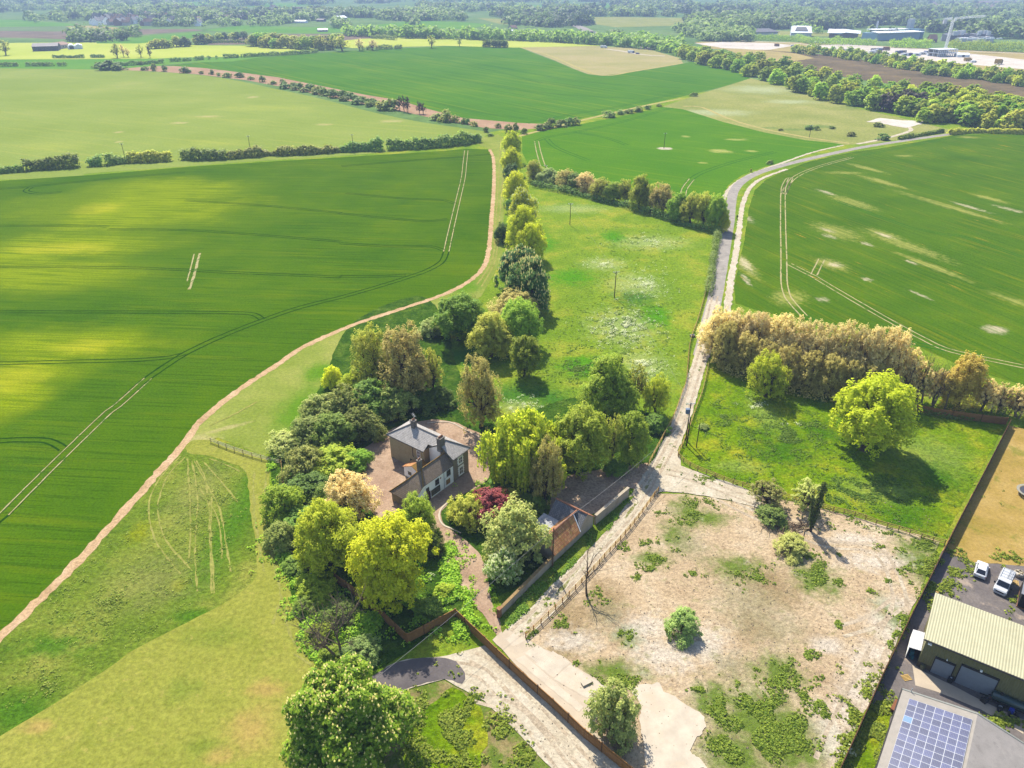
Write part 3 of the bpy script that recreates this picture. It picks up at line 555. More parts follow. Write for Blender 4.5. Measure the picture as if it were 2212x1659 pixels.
sheet('gravel_yard', [(775, 985), (800, 960), (850, 925), (925, 908), (975, 911), (1010, 925), (1066, 954), (1060, 1000), (1052, 1038), (1010, 1064), (984, 1076), (962, 1094), (952, 1112), (962, 1136), (1000, 1164), (1030, 1190), (1048, 1225), (1056, 1262), (1062, 1300), (1080, 1340), (1112, 1368), (1085, 1392), (1060, 1350), (1020, 1300), (975, 1245), (955, 1200), (930, 1170), (895, 1150), (850, 1130), (805, 1110), (780, 1040)], M_yard, ZT, .2, .8, True)
sheet('leaf_litter', [(1185, 1120), (1196, 1040), (1250, 1022), (1320, 1012), (1400, 1000), (1425, 1022), (1395, 1060), (1352, 1052), (1300, 1105), (1230, 1120)], M_shadefl, ZT + .01, .25, 1)
sheet('undergrowth', [(560, 1000), (610, 965), (690, 840), (760, 700), (900, 640), (960, 690), (990, 800), (1080, 940), (1010, 925), (975, 911), (925, 908), (850, 925), (800, 960), (775, 985), (780, 1040), (805, 1110), (850, 1130), (895, 1150), (930, 1170), (960, 1210), (975, 1245), (1000, 1290), (980, 1330), (830, 1440), (715, 1445), (665, 1385), (640, 1320), (610, 1230), (590, 1120), (584, 1020)], M_under, ZT - .013, .4, 1.2, True)
sheet('undergrowth', [(1052, 1038), (1066, 954), (1130, 900), (1250, 860), (1420, 900), (1430, 960), (1400, 1000), (1250, 1022), (1196, 1040), (1180, 1130), (1190, 1215), (1075, 1290), (1056, 1262), (1048, 1225), (1030, 1190), (1000, 1164), (962, 1136), (952, 1112), (962, 1094), (984, 1076)], M_under, ZT - .016, .3, 1, True)

# ---- waste ground, slabs, yards on the near right
sheet('paddock', [(1535, 790), (1640, 830), (1960, 860), (2178, 905), (2040, 1160), (1780, 1098), (1640, 1062), (1500, 1010), (1464, 988), (1480, 935), (1510, 860)], M_paddock, ZT - .0115, .2, 1.2)
sheet('waste_ground', [(1410, 1067), (1480, 1068), (1560, 1080), (1645, 1100), (1645, 1070), (1790, 1102), (2030, 1170), (1990, 1270), (1815, 1659), (1450, 2400), (1300, 2400), (1290, 1640), (1130, 1390), (1200, 1310)], M_waste, ZT + .02, .2, 1)
sheet('verge', [(1078, 1334), (1197, 1216), (1285, 1135), (1356, 1076), (1372, 1072), (1349, 1094), (1323, 1135), (1294, 1162), (1261, 1199), (1207, 1249), (1170, 1289), (1132, 1327), (1097, 1354), (1085, 1368)], M_rough, ZT + .06, .25, .8)
sheet('concrete_apron', [r5(80, 650), r5(180, 560), r5(270, 580), r5(350, 640), r5(480, 715), r5(620, 770), r5(760, 870), r5(980, 1010), r5(1040, 1080), r5(900, 1280), r5(870, 1340), r5(1000, 1500), r5(1160, 1660), r5(1080, 1620), r5(800, 1340), r5(440, 1010), r5(210, 790)], M_SLAB2, ZT + .045, .2, .8)
for q_i, q in enumerate(([(180, 640), (270, 575), (350, 650), (240, 700)], [(330, 750), (440, 690), (560, 770), (440, 830)], [(420, 840), (560, 735), (690, 830), (560, 950)], [(560, 960), (690, 845), (960, 1010), (830, 1110)], [(260, 800), (330, 770), (800, 1180), (760, 1220)])):
    sheet('concrete_slab', [r5(*p) for p in q], M_SLAB, ZT + .05 + .006 * q_i, .12, .6)
sheet('concrete_slab', [r5(1190, 1060), r5(1240, 1005), r5(1400, 990), r5(1440, 1050), r5(1580, 1130), r5(1760, 1250), r5(1770, 1330), r5(1690, 1430), r5(1640, 1520), r5(1800, 1680), r5(1300, 1700), r5(1270, 1400), r5(1240, 1200)], M_SLAB, ZT + .1, .45, .4)
sheet('approach_road', [(1050, 1395), (1082, 1412), (1372, 1680), (1700, 2400), (1500, 2400), (1240, 1720), (1190, 1659), (1100, 1565), (1045, 1515), (1000, 1490), (960, 1468), (880, 1490), (860, 1500), (800, 1480), (835, 1440), (880, 1424), (950, 1420), (1000, 1408)], M_track, ZT + .03, .15, 1)
sheet('tarmac_patch', [(1003, 1455), (985, 1430), (950, 1422), (900, 1424), (850, 1436), (800, 1470), (820, 1515), (880, 1488), (960, 1468), (998, 1478)], M_tar, ZT + .05, .2, .8, True)
sheet('dry_verge', [(760, 2500), (790, 1900), (850, 1520), (885, 1492), (958, 1470), (1000, 1492), (1045, 1517), (1100, 1567), (1190, 1661), (1240, 1720), (1500, 2400)], M_dirt, ZT + .024, .2, 1)
sheet('grass', [r3(1200, 1700), r3(1180, 1500), r3(1330, 1200), r3(1450, 1110), r3(1580, 1010), r3(1660, 1060), r3(1800, 1180), r3(1850, 1400), r3(1780, 1700)], M_paddock, ZT + .05, .5, .8)
sheet('lawn', [(2178, 920), (2420, 960), (2420, 1240), (2240, 1225), (2100, 1215), (2035, 1190)], M_brown, ZT, .2, 1)
sheet('yard', [(2035, 1190), (2100, 1215), (2240, 1225), (2420, 1240), (2700, 2500), (1440, 2500), (1815, 1660)], M_asph, ZT - .007, .1, 1)
sheet('verge', [w7(1190, 960), w7(1280, 930), w7(1330, 980), w7(1370, 960), w7(1200, 1500), w7(900, 1500)], M_paddock, ZT + .05, .25, .6)
sheet('concrete_apron', [sh(340, 1000), sh(440, 1060), sh(880, 1270), sh(1400, 1540), sh(1960, 1800), sh(1960, 2000), sh(1330, 1640), sh(720, 1390), sh(380, 1290)], M_SLAB2, ZT + .02, .1, .8)

# wheel ruts and the grassy middle of the lane, ruts on the approach road
M_rut = ground('lane_rut', [(0.3, S(184, 166, 140)), (0.6, S(206, 188, 162))], s1=.3, s2=2.5, fine=.3, bump=.5, wear=[(.35, .5, .6, .9, S(220, 206, 180))])
M_mid = ground('lane_middle', [(0.3, S(126, 132, 70)), (0.6, S(160, 156, 100))], s1=.3, s2=2.5, fine=.35, bump=.6, wear=[(.3, .42, .54, 1.0, S(220, 206, 180))])
LOW = [(1545, 640), (1533, 690), (1525, 730), (1515, 770), (1502, 812), (1489, 855), (1473, 905), (1455, 948), (1436, 988), (1415, 1022), (1392, 1060), (1362, 1105), (1325, 1150), (1285, 1195), (1235, 1250), (1190, 1297), (1150, 1337), (1112, 1370)]
tram([LOW], ident, .55, M_rut, ZT + .055, 1.6)
ribbon('lane_middle', LOW[8:], .55, M_mid, ZT + .056, .4, .8)
tram([[(1020, 1420), (1060, 1440), (1120, 1500), (1200, 1580), (1290, 1680)], [(960, 1440), (1040, 1455), (1100, 1520), (1180, 1610), (1240, 1690)], [(1010, 1500), (1100, 1530), (1160, 1580)]], ident, .5, M_rut, ZT + .036, 1.6)
tram([[(1440, 1020), (1500, 1035), (1570, 1062), (1640, 1088)]], ident, .5, M_rut, ZT + .056, 1.7)
tram([[y6(100, 700), y6(500, 900), y6(900, 1060), y6(1250, 1120), w7(1400, 260), w7(1300, 520), w7(1150, 800), w7(1000, 1100), w7(900, 1340)], [w7(1380, 300), w7(1200, 420), w7(1000, 480)]], ident, .6, M_rut, ZT + .026, 1.9)
# ================================================================== VEGETATION
def leaf_quads(c, nrm, size, rng, aspect=1.6, droop=0.0):
    """one leaf-sized quad per row of c, facing roughly along nrm"""
    n = len(c)
    nr = nrm + rng.normal(0, .42, (n, 3)); nr /= np.linalg.norm(nr, axis=1, keepdims=True) + 1e-9
    a = np.cross(nr, rng.normal(0, 1, (n, 3))); a /= np.linalg.norm(a, axis=1, keepdims=True) + 1e-9
    if droop:
        a = a * (1 - droop) + np.array([0, 0, -1.0]) * droop; a /= np.linalg.norm(a, axis=1, keepdims=True) + 1e-9
        b = np.cross(nr, a); b /= np.linalg.norm(b, axis=1, keepdims=True) + 1e-9
    else: b = np.cross(nr, a)
    s = (size * rng.uniform(.55, 1.35, n))[:, None]
    L = a * s * aspect * .5; W = b * s * .5
    bend = nr * s * .12
    v = np.empty((n, 4, 3)); v[:, 0] = c - L - bend; v[:, 1] = c + W * .95 + bend; v[:, 2] = c + L - bend; v[:, 3] = c - W * .95 + bend
    return v.reshape(-1, 3)

def quad_mesh(name, v):
    n = len(v) // 4
    me = bpy.data.meshes.new(name)
    me.vertices.add(4 * n); me.vertices.foreach_set('co', v.astype(np.float32).ravel())
    me.loops.add(4 * n); me.loops.foreach_set('vertex_index', np.arange(4 * n, dtype=np.int32))
    me.polygons.add(n); me.polygons.foreach_set('loop_start', np.arange(0, 4 * n, 4, dtype=np.int32)); me.polygons.foreach_set('loop_total', np.full(n, 4, dtype=np.int32))
    me.update(calc_edges=True); me.validate()
    return me

def sphere_pts(n, rng):
    p = rng.normal(0, 1, (n, 3)); return p / np.linalg.norm(p, axis=1, keepdims=True)

PROFILE = {                       # half-width of the crown (0..1) at height t of the crown
    'round': lambda t: math.sqrt(max(0.0, 1 - (2 * t - 1) ** 2)) ** .8 * (1.0 if t > .5 else .9 + .1 * t * 2),
    'dome': lambda t: max(0.0, 1 - max(0, t - .25) ** 2 / .5625) ** .5 if t > .25 else .86 + .56 * t,
    'cone': lambda t: max(.05, 1 - t) ** .75 * min(1, .5 + t * 3),
    'oval': lambda t: max(0.0, 1 - abs(2 * t - .9) ** 2.2) ** .6 if t < .94 else .25,
    'bush': lambda t: max(0.0, 1 - t ** 2.2) ** .5,
}

def crown_protos(kind, seed, n_lobe, n_leaf, leaf, low, lobe_r=(.24, .4), droop=0.0, aspect=1.5, inner=.25):
    """unit crown: radius 1, height 1, standing on z = low (share of the height that is bare trunk).
    Returns leaf quads and the lobe centres that limbs reach for."""
    rng = np.random.default_rng(seed); pr = PROFILE[kind]; lobes = []
    tries = 0
    while len(lobes) < n_lobe and tries < 6000:
        tries += 1
        t = rng.uniform(.04, .97); w = pr(t)
        a = rng.uniform(0, 2 * math.pi); rr = math.sqrt(rng.uniform(inner, 1)) * w * rng.uniform(.64, .9)
        r = rng.uniform(*lobe_r) * (.75 + .35 * w) * rng.uniform(.85, 1.15)
        p = np.array([rr * math.cos(a), rr * math.sin(a), low + (1 - low) * t])
        if all(np.linalg.norm((p - q) * np.array([1, 1, 1.5])) > .62 * max(r, s) for q, s in lobes): lobes.append((p, r))
    wts = np.array([r ** 2 for _, r in lobes]); wts /= wts.sum()
    cnt = (wts * n_leaf).astype(int); cs, ns = [], []
    for (p, r), k in zip(lobes, cnt):
        m = max(3, int(k / (22 if n_leaf > 3000 else 8)))      # sprays of leaves on the lobe's skin
        d = sphere_pts(m, rng); d[:, 2] = np.where((d[:, 2] < -.1) & (rng.random(m) < .75), -d[:, 2], d[:, 2])
        rad_ = r * (.78 + .26 * rng.random(m)); sp = d * rad_[:, None]; sp[:, 2] *= .85
        w = rng.integers(0, m, k); e = sphere_pts(k, rng) * (r * .38 * rng.random(k) ** .5)[:, None]; e[:, 2] *= .6
        cs.append(p + sp[w] + e); ns.append(d[w] + e / (r * .3) * .5 + np.array([0, 0, 1.0]))
    c = np.concatenate(cs); nn = np.concatenate(ns)
    c[:, 2] = np.maximum(c[:, 2], .01)
    return c, nn, [p for p, _ in lobes], rng

def make_crown(kind, seed, R_, H_, low, n_leaf, leaf, n_lobe=26, droop=0.0, aspect=1.5, lobe_r=(.24, .4), inner=.25, strands=0):
    c, nn, lobes, rng = crown_protos(kind, seed, n_lobe, n_leaf, leaf, low, lobe_r, droop, aspect, inner)
    sc = np.array([R_, R_, H_]); c = c * sc
    if strands:                   # weeping shoots hanging from the crown
        top = c[rng.integers(0, len(c), strands)]; out = []; no = []
        for p in top:
            if math.hypot(p[0], p[1]) < R_ * .5: continue
            L = rng.uniform(.25, .75) * p[2]; k = int(L / (leaf * .8))
            z = np.arange(k) * leaf * .8; off = np.cumsum(rng.normal(0, .03, (k, 2)), axis=0)
            out.append(np.stack([p[0] + off[:, 0], p[1] + off[:, 1], p[2] - z], 1)); no.append(np.tile([p[0] / R_, p[1] / R_, .4], (k, 1)))
        c = np.concatenate([c] + out); nn = np.concatenate([nn] + no)
    v = leaf_quads(c, nn, leaf, rng, aspect, droop)
    return quad_mesh('crown', v), [p * sc for p in lobes], c

def make_trunk(lobes, R_, H_, low, seed, girth=1.0, every=1, thin=False, twigs=0):
    rnd = random.Random(seed); mb = MB(); r0 = (.018 * H_ + .05 * R_) * girth
    z1_ = H_ * (low + .25 * (1 - low)); lean = (rnd.uniform(-.15, .15) * R_, rnd.uniform(-.15, .15) * R_)
    mb.tube([(0, 0, -.3), (0, 0, .3), (lean[0] * .5, lean[1] * .5, z1_ * .6), (lean[0], lean[1], z1_), (lean[0] * 1.5, lean[1] * 1.5, H_ * .8)], [r0 * 1.5, r0, r0 * .8, r0 * .62, r0 * .15], 7)
    for p in lobes[::every]:
        f = rnd.uniform(.35, .95); b = Vector((lean[0] * f, lean[1] * f, z1_ * f)); p = Vector(p)
        m = b.lerp(p, .5) + Vector((0, 0, .06 * H_)) + Vector((rnd.uniform(-.1, .1) * R_, rnd.uniform(-.1, .1) * R_, 0))
        mb.tube([b, m, p], [r0 * .42, r0 * .24, r0 * .07], 5)
        for _ in range(twigs):
            q = m.lerp(p, rnd.random()); e = q + Vector((rnd.uniform(-1, 1) * R_ * .35, rnd.uniform(-1, 1) * R_ * .35, rnd.uniform(.0, .25) * H_))
            mb.tube([q, q.lerp(e, .5) + Vector((0, 0, .02 * H_)), e], [r0 * .12, r0 * .07, r0 * .03], 3, False)
    me = bpy.data.meshes.new('trunk'); me.from_pydata(mb.v, [], mb.f); me.update()
    return me

BARK = plain('bark', S(96, 80, 64), .95, .3, 3.0, .1, bump=.5, bs=6, bd=.05)
BARKP = plain('pale_bark', S(150, 132, 106), .95, .25, 3.0, .1)
L_LIME = leafmat('lime_leaves', S(160, 172, 14), S(198, 200, 46), .45, .02, .12)
L_GOLD = leafmat('golden_green_leaves', S(154, 168, 24), S(192, 194, 56), .45, .02, .12)
L_BRIGHT = leafmat('bright_green_leaves', S(116, 142, 24), S(172, 184, 60), .4)
L_MID = leafmat('mid_green_leaves', S(98, 130, 22), S(154, 172, 50), .4)
L_DARK = leafmat('dark_green_leaves', S(70, 98, 26), S(114, 134, 46), .3)
L_SHRUB = leafmat('shrub_leaves', S(92, 110, 36), S(148, 154, 76), .3)
L_GREY = leafmat('grey_green_leaves', S(110, 132, 60), S(162, 170, 96), .35)
L_OLIVE = leafmat('olive_leaves', S(136, 144, 40), S(180, 178, 74), .38, .015, .15)
L_TAN = leafmat('tan_leaves', S(180, 162, 98), S(212, 194, 132), .35, .015, .15)
L_BROWN = leafmat('bronze_leaves', S(138, 128, 60), S(176, 162, 90), .3, .015, .15)
L_RUST = leafmat('russet_leaves', S(150, 128, 50), S(178, 158, 70), .3, .015, .15)
L_WILLOW = leafmat('willow_leaves', S(156, 168, 20), S(208, 200, 66), .45)
L_PLUM = leafmat('plum_leaves', S(92, 36, 44), S(136, 64, 66), .25)
L_CHEST = leafmat('chestnut_leaves', S(92, 122, 16), S(158, 172, 44), .35)
L_CHESTD = leafmat('dark_chestnut_leaves', S(44, 84, 30), S(84, 116, 44), .3)
L_IVY = leafmat('ivy_leaves', S(46, 60, 24), S(78, 90, 36), .15)
L_PURP = leafmat('dark_copper_leaves', S(62, 56, 44), S(84, 74, 54), .15)
L_BELT = leafmat('belt_leaves', S(112, 132, 28), S(164, 170, 60), .4, .05, .25)
L_FAR = leafmat('far_leaves', S(60, 84, 42), S(98, 116, 60), .3, .08, .3)
L_FARP = leafmat('far_pale_leaves', S(88, 108, 52), S(124, 138, 74), .35, .06, .25)
L_BELTS = leafmat('road_belt_leaves', S(88, 112, 34), S(130, 144, 58), .35, .05, .25)
L_HEDGE = leafmat('hedge_leaves', S(76, 104, 38), S(126, 142, 58), .3, .06, .2)
L_PALEW = leafmat('pale_willow_leaves', S(132, 138, 64), S(172, 174, 100), .4)
L_BLOS = leafmat('blossom', S(196, 184, 116), S(216, 204, 140), .2, 0, .05)
L_BLOSP = leafmat('may_blossom', S(176, 180, 140), S(206, 206, 172), .3, 0, .05)
M_TWIG = plain('twigs', S(126, 106, 86), .95, .2, 2.0, .1)

PROTO = {}
def proto(key, kind, R_, H_, low, n, leaf, **kw):
    g = dict(girth=kw.pop('girth', 1.0), every=kw.pop('every', 2), twigs=kw.pop('twigs', 0))
    seeds = kw.pop('seeds', (1, 2)); out = []
    for sd in seeds:
        me, lobes, c = make_crown(kind, sd * 13 + len(PROTO) * 7, R_, H_, low, n, leaf, **kw)
        out.append((me, make_trunk(lobes, R_, H_, low, sd, **g), c))
    PROTO[key] = (R_, H_, out)
# unit: metres; scaled per tree
proto('broad', 'dome', 5.0, 9.5, .12, 24000, .23, n_lobe=44, lobe_r=(.2, .34), seeds=(1, 2, 3))
proto('oval', 'oval', 4.0, 10.0, .10, 18000, .23, n_lobe=40, lobe_r=(.22, .36), seeds=(1, 2))
proto('loose', 'dome', 5.0, 9.5, .10, 17000, .19, n_lobe=50, lobe_r=(.17, .29), inner=.15, every=1, twigs=3, seeds=(1, 2))
proto('thin', 'oval', 4.0, 9.0, .16, 4600, .22, n_lobe=40, lobe_r=(.16, .28), inner=.05, every=1, twigs=5, seeds=(1, 2))
proto('bush', 'bush', 3.2, 4.6, .0, 11000, .19, n_lobe=30, lobe_r=(.26, .42), seeds=(1, 2, 3))
proto('fine', 'bush', 3.6, 5.0, .0, 11000, .19, n_lobe=36, lobe_r=(.2, .36), twigs=2, every=1, seeds=(1, 2))
proto('chestnut', 'dome', 7.2, 13.0, .08, 44000, .28, n_lobe=70, lobe_r=(.15, .25), aspect=1.7, seeds=(1,))
proto('chestnut_small', 'dome', 5.0, 8.6, .06, 18000, .28, n_lobe=44, lobe_r=(.2, .32), seeds=(1, 2))
proto('willow', 'dome', 5.0, 9.5, .22, 11000, .26, n_lobe=34, lobe_r=(.22, .36), droop=.6, aspect=2.4, strands=1300, seeds=(1,))
proto('far', 'dome', 5.0, 9.5, .05, 1500, .85, n_lobe=18, lobe_r=(.3, .46), every=6, seeds=(1, 2, 3, 4))
proto('farbush', 'bush', 2.6, 3.4, .0, 900, .5, n_lobe=14, lobe_r=(.3, .5), every=6, seeds=(1, 2, 3))
proto('farthin', 'oval', 4.0, 9.0, .22, 700, .5, n_lobe=20, lobe_r=(.2, .34), every=1, twigs=2, seeds=(1, 2))
proto('pine', 'cone', 2.6, 8.0, .1, 3000, .4, n_lobe=34, lobe_r=(.2, .34), seeds=(1,))

def set_mat(o, mat):
    if not o.data.materials: o.data.materials.append(None)
    o.material_slots[0].link = 'OBJECT'; o.material_slots[0].material = mat

BLOSSOM_ME = {}
def blossom_mesh(key, i, n, size, seed):
    k = (key, i, n)
    if k not in BLOSSOM_ME:
        rng = np.random.default_rng(seed); R_, H_, lst = PROTO[key]; c = lst[i][2]
        # outer leaves only
        d = np.stack([c[:, 0] / R_, c[:, 1] / R_, (c[:, 2] / H_ - .35) * 1.4], 1); rr = np.linalg.norm(d, axis=1)
        idx = np.argsort(-rr * (1 + .25 * rng.random(len(c))))[:int(len(c) * .4)]; idx = rng.choice(idx, min(n, len(idx)), False)
        p = c[idx]; out = d[idx] / rr[idx][:, None]; p = p + out * .12 + np.array([0, 0, size * .5])
        vs = []
        for a in (0, 1.57):
            w = np.tile([math.cos(a), math.sin(a), 0], (len(p), 1)) * size * .24; u = np.tile([0, 0, 1.0], (len(p), 1)) * size * .62
            v = np.empty((len(p), 4, 3)); v[:, 0] = p - u; v[:, 1] = p + w - u * .2; v[:, 2] = p + u; v[:, 3] = p - w - u * .2
            vs.append(v.reshape(-1, 3))
        BLOSSOM_ME[k] = quad_mesh('blossom', np.concatenate(vs))
    return BLOSSOM_ME[k]

N_TREE = [0]
def plant(key, base, R_, H_, mat, name, label, cat='tree', group=None, blossom=None, trunk=True, bark=None, rz=None):
    """one tree or bush: an Empty at its foot, with crown, trunk and sometimes blossom"""
    N_TREE[0] += 1; rnd = random.Random(N_TREE[0] * 31 + 5)
    r0, h0, lst = PROTO[key]; i = rnd.randrange(len(lst)); me, tr, _ = lst[i]
    e = empty(name, base, label, cat, group, rnd.uniform(0, 6.28) if rz is None else rz)
    e.scale = (R_ / r0, R_ / r0, H_ / h0)
    cr = bpy.data.objects.new('crown', me); COL.objects.link(cr); cr.parent = e; set_mat(cr, mat)
    if trunk:
        t = bpy.data.objects.new('trunk', tr); COL.objects.link(t); t.parent = e; set_mat(t, bark or BARK)
    if blossom:
        b = bpy.data.objects.new('blossom', blossom_mesh(key, i, *blossom[:2], 5)); COL.objects.link(b); b.parent = e; set_mat(b, blossom[2])
    return e

def tree(cx, yb, yt, wpx, key, mat, label, name='tree', cat=None, group=None, foot=False, **kw):
    """crown seen between picture rows yt and yb, wpx pixels wide; foot=True: yb is the foot of a visible trunk"""
    h = 5.0
    if foot:
        b = P(cx, yb); h = max(1.2, height_at(b, yt)) * .95; r = wpx / ppm((b.x, b.y, h * .6)) / 2
    else:
        for _ in range(6):
            b = P(cx, (yb + yt) / 2, h / 2); k = ppm(b); r = wpx / 2 / k; dep = math.atan2(CAM_H - h / 2, math.hypot(b.x, b.y))
            e = (yb - yt) / k; h = max(1.1 * r if 'bush' not in name else .75 * r, 2 / math.cos(dep) * math.sqrt(max(.04, (e / 2) ** 2 - (r * math.sin(dep)) ** 2)))
        b = Vector((b.x, b.y, 0))
    return plant(key, b, r * 1.04, h, mat, name, label, cat or ('bush' if name.endswith('bush') else 'tree'), group, **kw)

# ---- trees round the house, near to far
TL = [
 (743, 1690, 1436, 268, 'chestnut', L_CHEST, 'big horse chestnut covered in cream flower candles at the bottom edge', 'chestnut_tree', dict(blossom=(1700, .42, L_BLOS))),
 (851, 1312, 1126, 176, 'broad', L_LIME, 'large yellow green tree behind the corner of the brown panel fence', 'tree', {}),
 (706, 1240, 1096, 142, 'broad', L_GOLD, 'golden green tree left of the large yellow green tree by the fence', 'tree', {}),
 (757, 1132, 1018, 124, 'loose', L_TAN, 'tan coloured tree in thin leaf between the house yard and the golden tree', 'tree', {}),
 (900, 1172, 1074, 92, 'loose', L_BRIGHT, 'light green feathery tree at the low end of the white cottage', 'tree', {}),
 (682, 1296, 1238, 92, 'bush', L_MID, 'round green bush beside the mown lawn near the blue green box', 'bush', {}),
 (780, 1432, 1378, 88, 'fine', L_GREY, 'grey green bush between the bare twisted tree and the tarmac', 'bush', {}),
 (1058, 1128, 1062, 104, 'bush', L_PLUM, 'dark red purple leaved plum tree beside the curved drive', 'plum_tree', {}),
 (1012, 1140, 1066, 92, 'fine', L_OLIVE, 'olive green bush left of the purple plum on the curved drive', 'bush', {}),
 (1092, 1112, 1060, 96, 'fine', L_OLIVE, 'olive green bush behind the purple plum', 'bush', {}),
 (1115, 1222, 1088, 152, 'fine', L_GREY, 'big round grey green willow bush beside the tiled outbuilding', 'bush', {}),
 (1086, 1262, 1192, 76, 'bush', L_GREY, 'bush dusted with white blossom in front of the grey green willow bush', 'bush', dict(blossom=(900, .3, L_BLOSP))),
 (1130, 1056, 900, 172, 'willow', L_WILLOW, 'yellow green weeping willow between the house and the leafy side yard', 'willow_tree', {}),
 (1180, 1092, 958, 78, 'loose', L_BROWN, 'brown leaved tree in front of the weeping willow', 'tree', {}),
 (1250, 1036, 892, 138, 'broad', L_BRIGHT, 'large round green tree right of the weeping willow', 'tree', {}),
 (1322, 1012, 905, 52, 'thin', L_OLIVE, 'narrow olive tree squeezed between two green trees beside the lane', 'tree', {}),
 (1362, 1006, 902, 78, 'oval', L_BRIGHT, 'bright green small tree nearest the lane junction', 'tree', {}),
 (1311, 908, 785, 120, 'broad', L_BRIGHT, 'tall bright green tree behind the willow group in the meadow', 'tree', {}),
 (1372, 885, 792, 64, 'thin', L_OLIVE, 'thin brownish tree just right of the tall bright green tree', 'tree', {}),
 (1420, 898, 814, 66, 'loose', L_GOLD, 'light yellow green sapling by the lane fence', 'tree', {}),
 (1338, 806, 771, 20, 'pine', L_IVY, 'small dark conifer poking up behind the tall bright green tree', 'conifer', {'foot': True}),
 (1039, 924, 778, 100, 'loose', L_BROWN, 'brown leaved tree with a clear bare trunk behind the house', 'tree', dict(foot=True, bark=BARK)),
 (801, 850, 718, 104, 'loose', L_OLIVE, 'olive tree at the top left of the house thicket', 'tree', {}),
 (872, 868, 716, 136, 'loose', L_BROWN, 'big rounded brown green tree above the house', 'tree', {}),
 (932, 856, 760, 62, 'thin', L_OLIVE, 'half bare olive tree right of the big rounded brown tree', 'tree', {}),
 (717, 838, 794, 46, 'bush', L_LIME, 'small lime green bush at the upper end of the house thicket', 'bush', {}),
 (762, 852, 806, 56, 'bush', L_GOLD, 'yellow bush between the lime bush and the olive tree', 'bush', {}),
 (989, 742, 645, 120, 'broad', L_MID, 'dark green spreading tree beside the mown strip, left of the chestnuts', 'tree', {}),
 (934, 728, 688, 64, 'fine', L_GREY, 'grey green bush at the left foot of the spreading tree', 'bush', {}),
 (1060, 775, 688, 98, 'broad', L_OLIVE, 'olive green tree at the near end of the tree avenue', 'tree', {}),
 (1124, 752, 655, 98, 'broad', L_BRIGHT, 'green round tree beside the olive tree at the near end of the avenue', 'tree', {}),
 (1108, 700, 627, 112, 'loose', L_BROWN, 'brown green tree just below the white flowered chestnuts', 'tree', {}),
 (1134, 816, 734, 68, 'oval', L_MID, 'small upright green tree standing alone in the meadow below the avenue', 'tree', {}),
 (1121, 640, 546, 104, 'chestnut_small', L_CHESTD, 'dark horse chestnut behind, farther of the pair in white flower', 'chestnut_tree', dict(blossom=(420, .5, L_BLOS))),
 (1146, 672, 570, 104, 'chestnut_small', L_CHESTD, 'dark horse chestnut in front, nearer of the pair in white flower', 'chestnut_tree', dict(blossom=(620, .5, L_BLOS))),
 (1146, 566, 496, 64, 'broad', L_LIME, 'lime green avenue tree directly behind the pair of chestnuts', 'tree', {}),
 (1131, 552, 463, 76, 'broad', L_LIME, 'largest lime green tree of the avenue', 'tree', {}),
 (1084, 524, 488, 40, 'bush', L_DARK, 'dark green bush left of the largest lime green avenue tree', 'bush', {}),
 (1128, 490, 420, 62, 'broad', L_GOLD, 'yellow green avenue tree mixed with cream flowers', 'tree', dict(blossom=(260, .5, L_BLOSP))),
 (1114, 446, 384, 58, 'broad', L_LIME, 'lime avenue tree beside the end of the cross hedgerow', 'tree', {}),
 (1107, 404, 360, 46, 'chestnut_small', L_CHESTD, 'dark avenue tree between two lime green ones', 'tree', {}),
 (1106, 378, 330, 44, 'broad', L_LIME, 'lime green avenue tree second from the far end', 'tree', {}),
 (1107, 350, 293, 44, 'oval', L_LIME, 'tall lime green tree at the far end of the avenue', 'tree', {}),
 (1652, 856, 768, 92, 'loose', L_GOLD, 'small yellow green tree in front of the tan tree row', 'tree', {'foot': True}),
 (1884, 988, 824, 172, 'broad', L_LIME, 'big bright yellow tree alone in the right hand paddock', 'tree', {}),
 (2084, 884, 782, 96, 'broad', L_RUST, 'russet brown tree at the right end of the tan tree row', 'tree', {}),
 (1477, 1380, 1312, 80, 'fine', L_GREY, 'round bush alone in the middle of the dry earth', 'bush', {}),
 (1323, 1598, 1478, 118, 'fine', L_GREY, 'large bush growing beside the pale concrete slab', 'bush', {}),
 (1660, 1098, 1034, 84, 'thin', L_PALEW, 'pale thin leaved willow left of the ivy clad stem', 'willow_tree', {}),
 (1742, 1110, 1040, 78, 'thin', L_PALEW, 'pale half bare willow behind the ivy clad stem', 'willow_tree', {}),
 (1668, 1136, 1090, 66, 'fine', L_SHRUB, 'dark olive bush under the pale willow', 'bush', {}),
 (1712, 1204, 1150, 78, 'fine', L_PALEW, 'low pale willow bush in front of the brushwood', 'bush', {}),
]
for cx, yb, yt, w, key, mat, lab, name, kw in TL:
    tree(cx, yb, yt, w, key, mat, lab, name, **kw)
